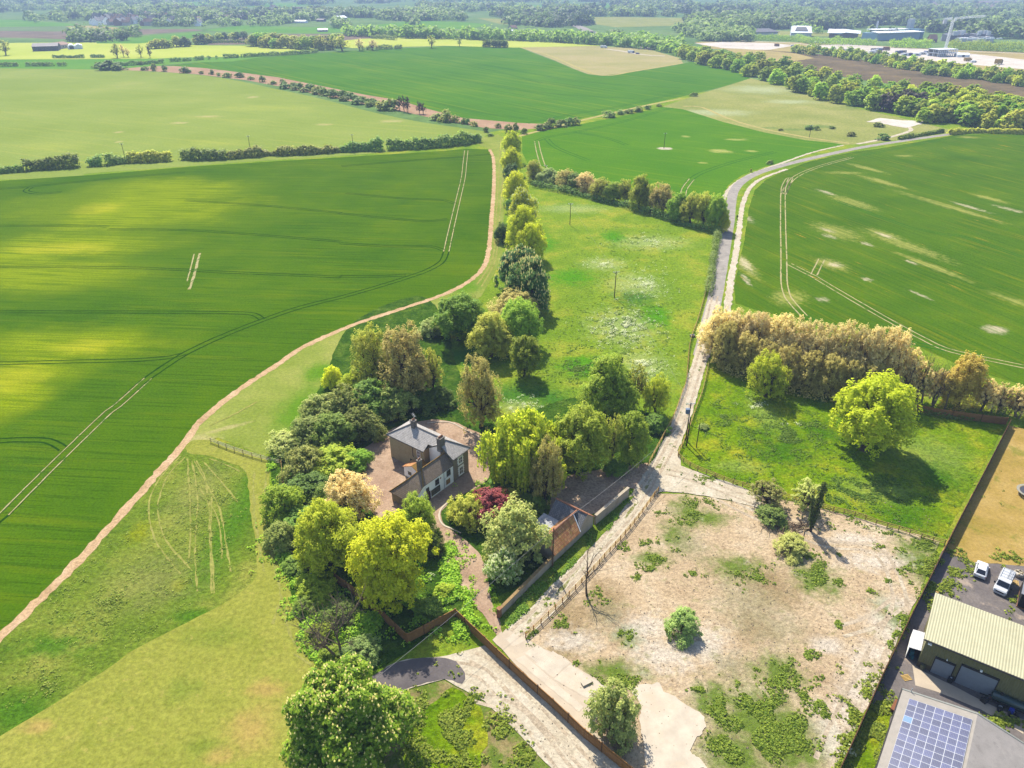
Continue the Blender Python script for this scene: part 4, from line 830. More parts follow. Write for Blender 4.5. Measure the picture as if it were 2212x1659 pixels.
# ---- thicket of shrubs left of and around the house: (x, foot, top, width, material)
TH = [(623, 985, 926, 96, L_GREY, 'fine', 'grey willow bush at the end of the white rail fence'), (700, 925, 852, 108, L_SHRUB, 'bush', 'uppermost dark shrub on the lawn side of the thicket'), (748, 915, 835, 100, L_SHRUB, 'fine', 'grey green shrub under the olive tree'),
      (800, 905, 828, 104, L_DARK, 'bush', 'dark shrub under the big rounded brown tree'), (853, 905, 838, 92, L_SHRUB, 'bush', 'shrub right behind the far chimney of the house'), (905, 885, 838, 84, L_DARK, 'bush', 'dark green shrub right of the far chimney'),
      (955, 880, 838, 64, L_DARK, 'bush', 'dark low shrub at the foot of the half bare olive tree'), (676, 965, 900, 92, L_SHRUB, 'bush', 'shrub beside the grey willow bush on the lawn edge'), (730, 970, 895, 104, L_DARK, 'bush', 'dark shrub in the middle of the thicket'), (782, 955, 880, 92, L_SHRUB, 'fine', 'shrub nearest the left corner of the house roof'),
      (715, 1030, 965, 112, L_MID, 'bush', 'green shrub beside the left edge of the yard'), (770, 1018, 970, 70, L_MID, 'bush', 'small green shrub hanging over the gravel yard'), (655, 1035, 968, 88, L_SHRUB, 'bush', 'shrub behind the short rail fence by the lawn'), (665, 1090, 1020, 104, L_DARK, 'bush', 'dark shrub left of the tan tree'),
      (614, 1128, 1050, 96, L_MID, 'bush', 'green shrub bulging over the mown path, upper one'), (650, 1165, 1095, 108, L_DARK, 'bush', 'dark shrub left of the golden green tree'), (612, 1190, 1130, 76, L_SHRUB, 'bush', 'shrub bulging over the mown path, lower one'), (706, 1120, 1050, 88, L_DARK, 'bush', 'dark shrub behind the tan tree and the golden tree'),
      (930, 1196, 1140, 62, L_DARK, 'bush', 'dark bush right of the light green feathery tree'), (872, 1140, 1098, 60, L_MID, 'bush', 'small bush against the low end of the cottage'), (640, 1240, 1200, 62, L_DARK, 'bush', 'dark bush left of the brown fence fragment'), (736, 1345, 1300, 72, L_DARK, 'bush', 'dark bush behind the bare twisted tree'),
      (688, 1392, 1348, 64, L_MID, 'bush', 'green bush on the mown lawn edge left of the bare twisted tree'), (716, 1432, 1398, 58, L_MID, 'bush', 'low green bush at the bottom of the lawn edge thicket'), (925, 1335, 1290, 66, L_DARK, 'bush', 'dark bush at the right foot of the large yellow tree'), (660, 1330, 1290, 50, L_DARK, 'bush', 'dark bush below the round green bush on the lawn edge'),
      (1150, 1112, 1066, 62, L_DARK, 'bush', 'dark bush between the brown tree and the willow bush'), (1330, 1030, 990, 60, L_DARK, 'bush', 'dark bush below the narrow olive tree'), (1420, 935, 896, 60, L_DARK, 'bush', 'dark bush at the foot of the light sapling by the lane'), (1270, 925, 884, 70, L_DARK, 'bush', 'dark bush at the foot of the tall bright green tree'),
      (1080, 1060, 1030, 50, L_DARK, 'bush', 'dark bush under the weeping willow fronds'), (1085, 720, 690, 60, L_DARK, 'bush', 'dark bush between the spreading tree and the avenue'), (960, 1290, 1262, 46, L_MID, 'bush', 'low weedy bush between the yellow tree and the drive'), (1104, 460, 432, 30, L_DARK, 'bush', 'dark bush on the track side of the avenue'), (1520, 930, 915, 24, L_GREY, 'fine', 'pale tuft of bush beside the electricity poles')]
for cx, yb, yt, w, mat, key, lab in TH: tree(cx, yb, yt, w, key, mat, lab, 'bush')
# ---- hedgerow crossing from the avenue to the lane
HR = [(1152, 392, 352, 40, L_OLIVE), (1184, 398, 368, 46, L_GREY), (1222, 408, 370, 50, L_BROWN), (1240, 412, 378, 38, L_SHRUB), (1264, 418, 378, 52, L_TAN), (1298, 430, 388, 48, L_OLIVE), (1328, 436, 398, 44, L_MID), (1352, 438, 392, 38, L_OLIVE), (1382, 450, 391, 50, L_BRIGHT), (1408, 455, 402, 42, L_OLIVE), (1432, 462, 402, 54, L_BROWN), (1466, 476, 425, 44, L_MID), (1495, 484, 422, 52, L_OLIVE), (1522, 490, 425, 50, L_OLIVE), (1548, 496, 430, 46, L_MID), (1562, 500, 462, 26, L_LIME)]
for i, (cx, yb, yt, w, mat) in enumerate(HR):
    tree(cx, yb, yt, w * 1.12, 'loose' if mat in (L_BROWN, L_TAN, L_OLIVE) else 'broad', mat, 'tree of the mixed hedgerow running from the avenue to the lane', 'hedgerow_tree', 'tree', 'trees of the cross hedgerow')
# ---- tan row along the right field
TR = [(1552, 772, 672), (1592, 780, 678), (1566, 795, 705), (1634, 792, 684), (1612, 812, 728), (1680, 804, 690), (1656, 825, 742), (1726, 818, 700), (1700, 838, 752), (1772, 830, 706), (1748, 850, 766), (1816, 840, 711), (1796, 862, 776), (1858, 850, 716), (1838, 868, 784), (1896, 856, 716), (1880, 872, 788), (1926, 858, 726), (1560, 740, 690)]
for i, (cx, yb, yt) in enumerate(TR):
    front = i in (2, 4, 6, 8, 10, 12, 14, 16)
    tree(cx, yb, yt, 74 if front else 92, 'loose', (L_BROWN if front else L_TAN), 'tan brown tree in thin spring leaf in the dense row beside the right field', 'hedge_tree', 'tree', 'tan trees in the row beside the right field', bark=BARKP)
for cx, yb, yt, w in ((1962, 862, 758, 70), (1990, 872, 786, 62), (2026, 878, 800, 58), (2130, 892, 822, 60), (2166, 898, 832, 64), (2204, 905, 838, 70)):
    tree(cx, yb, yt, w, 'thin', L_TAN, 'sparse tan tree in the thinning right end of the tan row', 'hedge_tree', 'tree', 'sparse trees at the right end of the tan row', bark=BARKP)
# ---- the belt of trees beyond the pasture
front = [(1475, 128), (1540, 143), (1618, 165), (1708, 193), (1775, 213), (1858, 230), (1958, 248), (2020, 256), (2080, 262), (2150, 268), (2230, 272)]
back = [(1475, 118), (1560, 128), (1641, 140), (1741, 166), (1841, 190), (1975, 212), (2100, 228), (2160, 236), (2230, 244), (2300, 250), (2330, 254)]
def lerp_line(ln, t):
    t = min(max(t, 0), .9999) * (len(ln) - 1); i = int(t); f = t - i
    return (ln[i][0] * (1 - f) + ln[i + 1][0] * f, ln[i][1] * (1 - f) + ln[i + 1][1] * f)
def belt(front, back, n, rows, h, r, mats, label, group, key='far', seed=1, name='tree'):
    rnd = random.Random(seed)
    for j in range(rows):
        for i in range(n):
            t = (i + .5 * (j % 2) + rnd.uniform(-.3, .3)) / n
            a = lerp_line(front, t); b = lerp_line(back, t); s = (j + rnd.uniform(-.25, .25)) / max(1, rows - 1)
            p = P(a[0] + (b[0] - a[0]) * s, a[1] + (b[1] - a[1]) * s)
            k = rnd.uniform(.8, 1.25)
            plant(key, p, r * k * rnd.uniform(.9, 1.15), h * k, rnd.choice(mats), name, label, 'tree', group, trunk=(j == 0))
belt(front, back, 38, 4, 9.5, 6.7, [L_BELT, L_BELT, L_BRIGHT, L_MID], 'bushy yellow green tree in the long belt beyond the rough pasture', 'trees of the long belt beyond the pasture', seed=3)
belt([(1710, 113), (1800, 122), (1900, 138), (2000, 158), (2100, 170), (2230, 190)], [(1740, 110), (1840, 120), (1930, 132), (2030, 150), (2130, 163), (2240, 180)], 42, 2, 7, 5, [L_MID, L_BELT, L_BRIGHT], 'bush in the shrub belt between the heath and the chalky building site', 'shrubs between heath and building site', key='farbush', seed=6, name='bush')
belt([(548, 99), (600, 103), (660, 106), (730, 110)], [(552, 95), (610, 97), (670, 100), (735, 104)], 13, 2, 12, 9, [L_MID, L_BELT, L_OLIVE], 'tree in the dense dark clump behind the middle wheat field', 'trees of the dense clump', seed=7)
belt([(328, 106), (400, 100), (470, 90), (540, 84)], [(330, 104), (400, 97), (470, 87), (545, 81)], 16, 1, 10, 8, [L_OLIVE, L_BELT, L_FAR], 'tree in the pale row left of the dense dark clump', 'trees of the pale row', seed=8)
belt([(1996, 264), (2060, 262), (2120, 276), (2230, 286)], [(2010, 262), (2080, 260), (2140, 270), (2240, 280)], 9, 2, 9, 6, [L_MID, L_BRIGHT, L_OLIVE], 'tree around the far end of the lane', 'trees around the far lane end', seed=9)
for cx, yb, yt, w in ((1925, 240, 208, 44), (1955, 238, 204, 44), (1988, 238, 207, 44), (2018, 238, 209, 44)):
    tree(cx, yb, yt, w, 'far', L_PURP, 'dark copper tree standing out of the green belt near the lane end', 'copper_tree', 'tree', 'dark copper trees in the belt')
# single trees on the middle distance field edges
for cx, yb, yt, w, mat, lab in ((738, 109, 81, 40, L_OLIVE, 'olive tree at the near right end of the dense clump'), (776, 109, 88, 24, L_TAN, 'tan tree right of the dense clump, left one'), (805, 108, 90, 26, L_TAN, 'tan tree right of the dense clump, right one'),
        (932, 103, 81, 22, L_OLIVE, 'tall spreading tree on the crest of the middle field'), (992, 100, 84, 12, L_SHRUB, 'small upright tree alone on the crest of the middle field'), (250, 124, 99, 26, L_OLIVE, 'largest tree of the group on the far left field edge'), (265, 122, 100, 14, L_TAN, 'thin tree beside the largest tree on the far left edge'),
        (275, 123, 106, 14, L_TAN, 'small thin tree in the middle of the far left group'), (302, 123, 100, 20, L_OLIVE, 'leafy tree at the right of the far left group'), (322, 124, 104, 12, M_TWIG, 'nearly bare leaning tree at the end of the far left group'), (8, 118, 90, 30, L_OLIVE, 'tall tree cut by the left edge of the picture')):
    tree(cx, yb, yt, w, 'farthin', mat, lab, 'tree')
for cx, yb, yt, w in ((1049, 101, 89, 13), (1058, 101, 89, 13), (1067, 102, 90, 13), (1076, 102, 90, 13), (1086, 102, 90, 13), (1092, 102, 91, 11)):
    tree(cx, yb, yt, w * 1.3, 'far', L_DARK, 'dark tree in the short clipped clump on the middle field crest', 'tree', 'tree', 'trees of the short clipped clump')
for cx, yb, yt in ((848, 232, 220), (880, 240, 218), (872, 238, 216), (862, 236, 217), (905, 243, 226), (914, 244, 230)):
    tree(cx, yb + 2, yt - 4, 16, 'farthin', M_TWIG, 'bare grey sapling on the bare soil strip', 'sapling', 'tree', 'bare saplings on the soil strip')
# shrubs dotted along the field boundaries: (x, foot, width, height px)
BB = [(238, 148, 34, 9), (222, 147, 30, 9), (206, 147, 24, 9), (255, 148, 24, 8), (305, 141, 12, 8), (316, 152, 20, 9), (332, 152, 16, 9), (352, 153, 16, 9), (398, 156, 16, 8), (404, 157, 12, 8), (431, 159, 10, 8), (457, 161, 9, 8), (476, 163, 9, 9), (493, 166, 14, 9), (518, 168, 16, 8), (545, 172, 14, 8), (565, 176, 18, 8), (585, 181, 14, 8), (618, 189, 26, 10), (640, 194, 22, 10), (660, 199, 16, 10), (680, 203, 20, 12), (700, 206, 22, 13), (722, 211, 24, 12), (747, 217, 20, 12), (772, 223, 24, 12), (800, 229, 22, 13), (828, 236, 24, 16), (842, 238, 26, 20), (944, 259, 22, 14), (960, 262, 24, 15), (980, 264, 20, 14), (1000, 266, 12, 8), (1012, 269, 10, 9), (1023, 272, 14, 11), (1075, 277, 12, 12), (1047, 286, 12, 8), (1058, 294, 10, 8), (1100, 288, 16, 12), (1112, 286, 18, 12), (1130, 289, 14, 8), (1170, 279, 22, 12), (1182, 277, 14, 10), (1194, 276, 16, 12), (1215, 273, 26, 13), (1232, 270, 26, 13), (1245, 268, 18, 12), (1318, 251, 24, 6), (1340, 247, 22, 6), (1360, 244, 18, 7), (1380, 239, 22, 6), (1400, 235, 20, 5), (1425, 229, 16, 4), (1500, 207, 16, 4), (1660, 354, 10, 6), (1667, 353, 12, 7), (1620, 372, 7, 5), (1840, 293, 20, 6), (1900, 272, 16, 5), (1800, 277, 14, 6), (1768, 280, 14, 7), (1745, 278, 18, 7), (1690, 282, 10, 5), (1906, 300, 26, 6)]
rnd = random.Random(77)
for x, y, w, h in BB:
    k = rnd.uniform(.65, 1.45); y += rnd.uniform(-1, 1); x += rnd.uniform(-4, 4); h *= k; w *= rnd.uniform(.7, 1.4)
    tree(x, y, y - h, w, 'farbush', rnd.choice((L_HEDGE, L_HEDGE, L_SHRUB)), 'dark rounded shrub dotted along the boundary between the far fields', 'bush', 'bush', 'shrubs along the far field boundaries', trunk=False)

# ---- hedges: one leafy body each
def hedge(px, w, h, mat, label, leaf=.9, dens=40, seed=1, lump=.35, gap=0.0, name='hedge'):
    dens = dens if leaf < .5 else max(dens, 14) * 2.2; rng = np.random.default_rng(seed); q = catmull([P(*p) for p in px], False, 1.2)
    cs = []; ns = []
    for i, p in enumerate(q[:-1]):
        d = (q[i + 1] - p); L = d.length; d = d.normalized(); s = Vector((-d.y, d.x, 0))
        g = mnoise.noise((p.x * .11, p.y * .11, seed)) + .5 * mnoise.noise((p.x * .4, p.y * .4, seed + 5))
        if gap and g < -gap: continue
        hh = h * (1 + lump * g * 1.4); ww = w * (1 + lump * g)
        k = max(2, int(dens * L)); a = rng.uniform(-.15, math.pi + .15, k)
        t = rng.uniform(0, L, k); rr = 1 - np.abs(rng.normal(0, .16, k))
        c = np.stack([p.x + d.x * t + s.x * np.cos(a) * ww / 2 * rr, p.y + d.y * t + s.y * np.cos(a) * ww / 2 * rr, np.maximum(.05, hh * (.08 + .92 * np.sin(a).clip(0) ** .7 * rr))], 1)
        cs.append(c); ns.append(np.stack([s.x * np.cos(a), s.y * np.cos(a), np.sin(a) + .4], 1))
    c = np.concatenate(cs); n = np.concatenate(ns); c += rng.normal(0, .12 * min(w, h), c.shape) * np.array([1, 1, .6]); c[:, 2] = np.maximum(c[:, 2], .05)
    return tag(link_mesh(name, quad_mesh(name, leaf_quads(c, n, leaf, rng)), mat), label, 'hedge')
hedge([z1(-40, 1125), z1(60, 1118), z1(150, 1110)], 4, 3, L_HEDGE, 'low dark scrub hedge at the left picture edge below the pale field')
hedge([z1(170, 1105), z1(300, 1095), z1(520, 1078)], 6, 5.5, L_HEDGE, 'tall dark hedge left of the leftmost pole', dens=30)
hedge([z1(580, 1078), z1(620, 1074), z1(665, 1070)], 5, 4.5, L_HEDGE, 'short round hedge clump just left of the leftmost pole', dens=30)
hedge([z1(690, 1068), z1(760, 1060), z1(825, 1056)], 5, 4.5, L_SHRUB, 'greyish hedge clump at the foot of the leftmost pole', dens=30)
hedge([z1(840, 1050), z1(960, 1048), z1(1110, 1040)], 5, 5, L_OLIVE, 'yellow green hedge right of the leftmost pole', dens=30)
hedge([z1(1190, 1030), z1(1300, 1034), z1(1470, 1030)], 6, 5.5, L_HEDGE, 'tall dark hedge block between the two left poles', dens=30)
hedge([z1(1480, 1030), z1(1560, 1022), z1(1700, 1010), z1(1900, 1002), z1(2060, 995), z1(2212, 985)], 5, 3.6, L_SHRUB, 'long bushy hedge right of the second pole', dens=26, lump=.6)
hedge([z1(1830, 550), z1(2000, 585), z1(2212, 622), z2(120, 655), z2(250, 690)], 4, 3.6, L_HEDGE, 'ragged dark hedge beside the bare soil strip of the middle field', dens=26, lump=.7, gap=.2)
hedge([z2(0, 985), z2(130, 978), z2(270, 972)], 5, 5, L_HEDGE, 'hedge at the foot of the third pole below the pale field', dens=30, lump=.6)
hedge([z2(300, 970), z2(430, 965), z2(600, 955), z2(740, 940), z2(900, 918)], 5, 5.5, L_HEDGE, 'dark bushy hedge running up to the avenue end', dens=30, lump=.6)
hedge([t1(0, 728), t1(180, 722), t1(430, 720), t1(720, 720)], 4, 4, L_HEDGE, 'low dark hedge along the far edge of the pale field', dens=12, gap=.12)
hedge([t1(580, 632), t1(760, 634), t1(920, 632)], 3, 3.5, L_HEDGE, 'gappy clipped hedge on the far left green field', dens=10)
hedge([t1(990, 628), t1(1140, 628)], 3, 3.5, L_HEDGE, 'short clipped hedge left of the far tree group', dens=10)
hedge([t1(1230, 722), t1(1400, 714), t1(1600, 700), t1(1790, 688)], 4, 4, L_HEDGE, 'dark hedge rising along the tip of the middle wheat field', dens=12)
hedge([t1(1850, 675), t1(2050, 665), t2(0, 650), t2(170, 640)], 4, 4, L_HEDGE, 'gappy hedge left of the long clipped hedge', dens=12, gap=.2)
hedge([t2(220, 635), t2(500, 622), t2(780, 605), t2(920, 600), t2(1250, 575)], 3.5, 4.5, L_HEDGE, 'long clipped hedge running to the dense clump', dens=14, gap=.35)
hedge([t2(0, 470), t2(250, 468), t2(510, 472)], 4, 4, L_HEDGE, 'dark hedge behind the pale green strip left of the dense clump', dens=12)
hedge([t2(1660, 552), t2(1900, 540), t2(2212, 530)], 4, 5, L_HEDGE, 'bushy hedge right of the dense clump on the field crest', dens=12, gap=.15)
hedge([t2(1830, 420), t2(1950, 425), t2(2100, 438)], 6, 6, L_HEDGE, 'dark copse strip on the brown field behind the crest', dens=14)
hedge([(2050, 291), (2100, 287), (2160, 288), (2240, 291)], 3, 3, L_OLIVE, 'yellow green clipped hedge along the far right wheat field', dens=24)
hedge([z3(1400, 905), z3(1520, 885), z3(1680, 858)], 2.4, 2, L_HEDGE, 'low hedge between the lane end and the chalk heap', dens=20)
hedge([(1553, 492), (1548, 520), (1541, 560), (1535, 605), (1528, 640)], 2.4, 2.4, L_SHRUB, 'low bushy hedge along the left edge of the lane', leaf=.3, dens=60, lump=.7)
hedge([(1960, 880), (2010, 895), (2080, 905), (2178, 902)], 2.5, 1.6, L_DARK, 'weedy hedge bottom under the russet tree', leaf=.3, dens=50)
hedge([(2100, 862), (2140, 872), (2200, 885), (2290, 905)], 5, 4.2, L_OLIVE, 'ragged scrub hedge in the right corner behind the brown fence', leaf=.3, dens=50, lump=.7)
hedge([(1150, 402), (1250, 424), (1350, 448), (1450, 478), (1550, 505)], 3.4, 2.6, L_HEDGE, 'undergrowth hedge along the foot of the cross hedgerow', leaf=.35, dens=40, lump=.6)
hedge([(1545, 792), (1640, 825), (1760, 858), (1900, 880), (1960, 882)], 3.5, 2.6, L_BROWN, 'brown undergrowth hedge along the foot of the tan tree row', leaf=.3, dens=50, lump=.6)
hedge([t4(1240, 425), t4(1480, 432), t4(2000, 445), t5(0, 462), t5(400, 470), t5(660, 478)], 9, 9, L_MID, 'dark screening hedge in front of the flat roofed institute buildings', leaf=.9, dens=14)
hedge([t5(1400, 520), t5(1600, 522), t5(1900, 535), t5(2212, 548)], 14, 12, L_MID, 'tall dark tree screen right of the tower crane', leaf=1.0, dens=18)
hedge([t5(800, 495), t5(950, 500), t5(1240, 505)], 12, 11, L_MID, 'dark tree screen between the glass roofed hall and the crane', leaf=1.0, dens=18)

# ---- bare trees: trunk and branching twigs
def bare_tree(cx, yb, yt, spread, label, mat=M_TWIG, seed=1, upright=.5, stems=1, name='bare_tree', n=(5, 4, 3)):
    rnd = random.Random(seed); b = P(cx, yb); h = height_at(b, yt); e = empty(name, b, label, 'tree')
    tm = MB(); tw = MB(); r0 = .03 * h * .6 + .04
    def grow(mb, p, d, L, r, lev):
        k = 4; pts = [p]; dd = d.copy()
        for i in range(k):
            dd = (dd + Vector((rnd.gauss(0, .13), rnd.gauss(0, .13), rnd.gauss(.03, .08)))).normalized(); pts.append(pts[-1] + dd * L / k)
        mb.tube(pts, [r * (1 - .17 * i) for i in range(k + 1)], 5 if lev < 1 else 3, lev < 1)
        if lev < len(n):
            for j in range(n[lev]):
                f = rnd.uniform(.35, 1.0); i = min(k - 1, int(f * k)); q = pts[i].lerp(pts[i + 1], f * k - i)
                nd = (dd * upright + Vector((rnd.gauss(0, 1), rnd.gauss(0, 1), rnd.uniform(-.1, .9))).normalized() * spread).normalized()
                grow(tw if lev >= 0 else mb, q, nd, L * rnd.uniform(.5, .75), r * .45, lev + 1)
    for s in range(stems):
        grow(tm, Vector((rnd.gauss(0, .12) * (stems > 1), rnd.gauss(0, .12) * (stems > 1), -.2)), Vector((rnd.gauss(0, .12) * stems * .8, rnd.gauss(0, .12) * stems * .8, 1)).normalized(), h * .55, r0, 0)
    tm.build('trunk', mat, e); tw.build('branches', mat, e)
    return e
bare_tree(737, 1424, 1292, .7, 'bare twisted tree standing among the bushes by the lawn edge', BARKP, 4, .5, 2, n=(7, 6, 5))
bare_tree(1268, 1288, 1192, .5, 'slender nearly bare young tree beside the rail fence on the dry earth', M_TWIG, 7, .8, 1)
bare_tree(855, 612 + 26, 612, .5, 'dead bare sapling', M_TWIG, 3) if False else None
bare_tree(852 + 166, 668, 612, .25, 'thin dead stem sticking out of the spreading tree', M_TWIG, 5, 1.0, 1, n=(4, 3))
for i, (x, yb, yt) in enumerate(((1962, 868, 772), (1990, 874, 768), (2012, 880, 780), (2040, 885, 790), (2140, 895, 830), (2175, 900, 835), (2200, 905, 838))):
    o = bare_tree(x, yb, yt, .45, 'bare grey tree in the gap at the right end of the tan row', BARKP, 20 + i, .8, 1, n=(6, 5, 3)); o['group'] = 'bare trees right of the tan row'

# ---- far woods that read as one mass
def woods(bands, seed, mats, label):
    rng = np.random.default_rng(seed); V = [[] for _ in mats]
    for (x0, x1, y0, y1, n, h, r) in bands:
        xs = rng.uniform(x0, x1, n); ys = rng.uniform(y0, y1, n)
        for x, y in zip(xs, ys):
            p = P(x, y); k = rng.uniform(.6, 1.5); m = 34
            g = mnoise.noise((p.x * .004, p.y * .002, seed)) * 1.6 + rng.normal(0, .5)
            if len(mats) > 1 and mnoise.noise((p.x * .006 + 40, p.y * .0025, 3)) < -.08: continue
            d = sphere_pts(m, rng); d[:, 2] = np.abs(d[:, 2]); rr = 1 + .15 * rng.normal(0, 1, m)
            c = np.stack([p.x + d[:, 0] * r * k * rr, p.y + d[:, 1] * r * k * rr, h * k * (.2 + .8 * d[:, 2] * rr)], 1)
            V[0 if g < -.35 else (1 if g < .45 else 2) if len(mats) > 2 else 0].append(leaf_quads(c, d + np.array([0, 0, .3]), r * k * .6, rng, 1.2))
    for v, mat, lab in zip(V, mats, label): tag(link_mesh('woodland', quad_mesh('woodland', np.concatenate(v)), mat), lab, 'woodland', None, 'stuff')
WOODS = [(-60, 420, 14, 44, 700, 14, 10), (-60, 240, 40, 50, 60, 12, 9), (240, 480, 24, 50, 420, 14, 10), (480, 800, 28, 52, 520, 13, 9), (640, 1040, 30, 46, 420, 13, 9), (720, 900, 48, 62, 120, 13, 9), (900, 1300, 16, 40, 900, 14, 10),
         (1040, 1330, 34, 56, 160, 12, 9), (0, 700, 2, 16, 700, 14, 12), (700, 1500, 2, 8, 300, 14, 14), (1130, 1240, 44, 60, 90, 12, 8), (1320, 1760, 10, 36, 1000, 14, 10), (1500, 1960, 34, 64, 1300, 13, 9), (1700, 2240, 24, 50, 900, 13, 9), (1880, 2240, 50, 84, 620, 13, 8), (1480, 1720, 48, 70, 300, 12, 8),
         (1320, 1480, 66, 88, 420, 11, 7.5), (1480, 1620, 70, 90, 230, 10, 7), (1300, 1420, 56, 66, 150, 11, 8), (1900, 2240, 6, 24, 130, 12, 10), (1740, 2000, 4, 22, 500, 13, 11), (150, 330, 76, 92, 70, 11, 7), (300, 640, 42, 58, 140, 10, 7)]
def band(front, back, n, h, r):
    rnd = random.Random(len(WOODS)); out = []
    for i in range(n):
        t = rnd.random(); a = lerp_line(front, t); b = lerp_line(back, t); s = rnd.random(); x, y = a[0] + (b[0] - a[0]) * s, a[1] + (b[1] - a[1]) * s
        out.append((x, x, y, y, 1, h, r))
    return out
BELTS = band([(1090, 88), (1200, 92), (1300, 98), (1390, 106), (1475, 122)], [(1090, 82), (1200, 84), (1300, 87), (1390, 92), (1475, 100)], 260, 10, 6)
BELTS += band([(745, 79), (860, 82), (960, 85), (1090, 90)], [(745, 74), (860, 76), (960, 78), (1090, 81)], 170, 11, 7)
BELTS += band([(1600, 44), (1640, 52), (1700, 62), (1780, 76)], [(1590, 44), (1630, 50), (1690, 58), (1760, 70)], 40, 10, 6)
woods(BELTS, 12, [L_BELTS], ['belts of yellow green trees along the main road'])
woods(WOODS, 11, [leafmat('far_dark_leaves', S(46, 66, 34), S(76, 92, 48), .3, .06, .2), L_FAR, L_FARP], ['darkest woods of the far valley', 'mid green woods and garden trees of the far valley', 'pale spring green woods of the far valley'])
# ================================================================== BUILDINGS AND OBJECTS
def frame_mat(o, ux, uy):
    """object matrix with x axis (ux, uy) on the ground at point o"""
    l = math.hypot(ux, uy); ux /= l; uy /= l
    return (o[0], o[1], 0.0), math.atan2(uy, ux)

def brickish(name, c1, c2, mortar, sx, rough=.9, bump=.3):
    k = NT(name); v = k.coord()
    n = k.noise(v, sx, 5, .7); n2 = k.noise(v, sx * .12, 4, .6)
    c = k.mix(k.rng(n, .35, .65), c1, c2); c = k.mix(k.rng(n2, .45, .75, 0, .55), c, mortar)
    vo = k.n('ShaderNodeTexVoronoi', Vector=v, Scale=sx * .9); vo.feature = 'DISTANCE_TO_EDGE'
    c = k.mix(k.rng(vo.outputs['Distance'], .0, .09, .5, 0), c, mortar)
    k.t.links.new(c, k.bsdf.inputs['Base Color']); k.bump(n, bump, .05); k.bsdf.inputs['Roughness'].default_value = rough
    return k.m

def tiles(name, c1, c2, moss, row, col, axis_rot=0.0, mossamt=.6, bump=.6, stain=.08):
    """courses of roof tiles or slates in the roof's own plan coordinates"""
    k = NT(name); v = k.mapping(k.coord(), rot=(0, 0, axis_rot))
    b = k.n('ShaderNodeTexBrick', Vector=v, Scale=1.0); b.inputs['Brick Width'].default_value = col; b.inputs['Row Height'].default_value = row
    b.inputs['Mortar Size'].default_value = row * .08; b.inputs['Color1'].default_value = c1; b.inputs['Color2'].default_value = c2
    b.inputs['Mortar'].default_value = tuple(x * .45 for x in c1[:3]) + (1,)
    n = k.noise(v, 1.3, 6, .75); n2 = k.noise(v, 9, 3, .7)
    c = k.mix(k.rng(n, .5, .7, 0, mossamt), b.outputs['Color'], moss)
    c = k.mix(k.rng(n2, .55, .75, 0, .4), c, c2)
    k.t.links.new(c, k.bsdf.inputs['Base Color']); k.bump(b.outputs['Fac'], -bump, .03); k.bsdf.inputs['Roughness'].default_value = .85
    return k.m

def corrug(name, c1, c2, pitch, rot=0.0, amp=.04, dirt=S(90, 84, 76), rough=.6):
    k = NT(name); v = k.mapping(k.coord(), rot=(0, 0, rot))
    w = k.n('ShaderNodeTexWave', Vector=v, Scale=1.0); w.bands_direction = 'X'; w.inputs['Scale'].default_value = math.pi / pitch / 10 * 1.0
    w.inputs['Distortion'].default_value = 0; w.inputs['Detail'].default_value = 0
    n = k.noise(k.mapping(v, scale=(1.5, .25, 1)), 1.0, 5, .7)
    c = k.mix(k.rng(n, .35, .7, 0, .7), c1, c2); c = k.mix(k.rng(k.noise(v, .5, 5, .7), .55, .75, 0, .35), c, dirt)
    k.t.links.new(c, k.bsdf.inputs['Base Color']); k.bump(w.outputs['Fac'], .9, amp); k.bsdf.inputs['Roughness'].default_value = rough
    return k.m

M_FLINT = brickish('flint_wall', S(164, 150, 126), S(204, 188, 160), S(190, 174, 148), 5)
M_BUFF = brickish('buff_stone', S(214, 188, 142), S(230, 206, 160), S(200, 172, 128), 4)
M_REND = plain('white_render', S(236, 234, 230, .9), .8, .06, .6, dirt=[(.5, .55, .75, .35, S(190, 184, 170)), (3, .62, .72, .3, S(170, 160, 144))])
M_GREND = plain('old_render', S(206, 190, 164), .9, .12, .8, dirt=[(.5, .5, .7, .6, S(160, 140, 112)), (1.6, .58, .7, .6, S(120, 102, 80))], bump=.3, bs=3)
M_SLATE = tiles('grey_slate', S(200, 194, 188), S(222, 214, 206), S(96, 86, 66), .25, .35, 0, .45)
M_PEG = tiles('brown_peg_tile', S(152, 134, 116), S(180, 160, 138), S(176, 140, 76), .2, .2, 0, .35)
M_MOSS = tiles('mossy_tile', S(176, 132, 66), S(196, 156, 84), S(150, 130, 50), .2, .2, 0, .6)
M_PAN = tiles('orange_pantile', S(246, 182, 122), S(190, 118, 74), S(212, 186, 84), .38, .34, 0, .8, 1.0)
M_RED = plain('red_ridge_tile', S(190, 130, 96), .85, .25, 4)
M_SLATE2 = tiles('blue_slate', S(120, 122, 126), S(160, 160, 160), S(200, 198, 192), .3, .4, 0, .4)
M_CHIM = brickish('chimney_render', S(140, 132, 122), S(164, 154, 142), S(120, 110, 100), 6)
M_POT = plain('chimney_pot', S(176, 120, 86), .8, .2, 5)
M_LEAD = plain('lead', S(168, 180, 188), .5, .1, 3)
M_DARKW = plain('dark_pane', S(48, 46, 50), .25, .1, 3, .5)
M_WHITE = plain('white_paint', S(240, 238, 230, .8), .6, .05, 2)
M_PLYW = plain('plywood', S(206, 160, 90), .8, .1, 4)
M_BOARD = plain('grey_board', S(140, 130, 104), .8, .12, 4)
M_MAROON = plain('maroon_door', S(98, 44, 50), .6, .1, 3)
M_PIPE = plain('dark_pipe', S(60, 56, 54), .6, .1, 3)
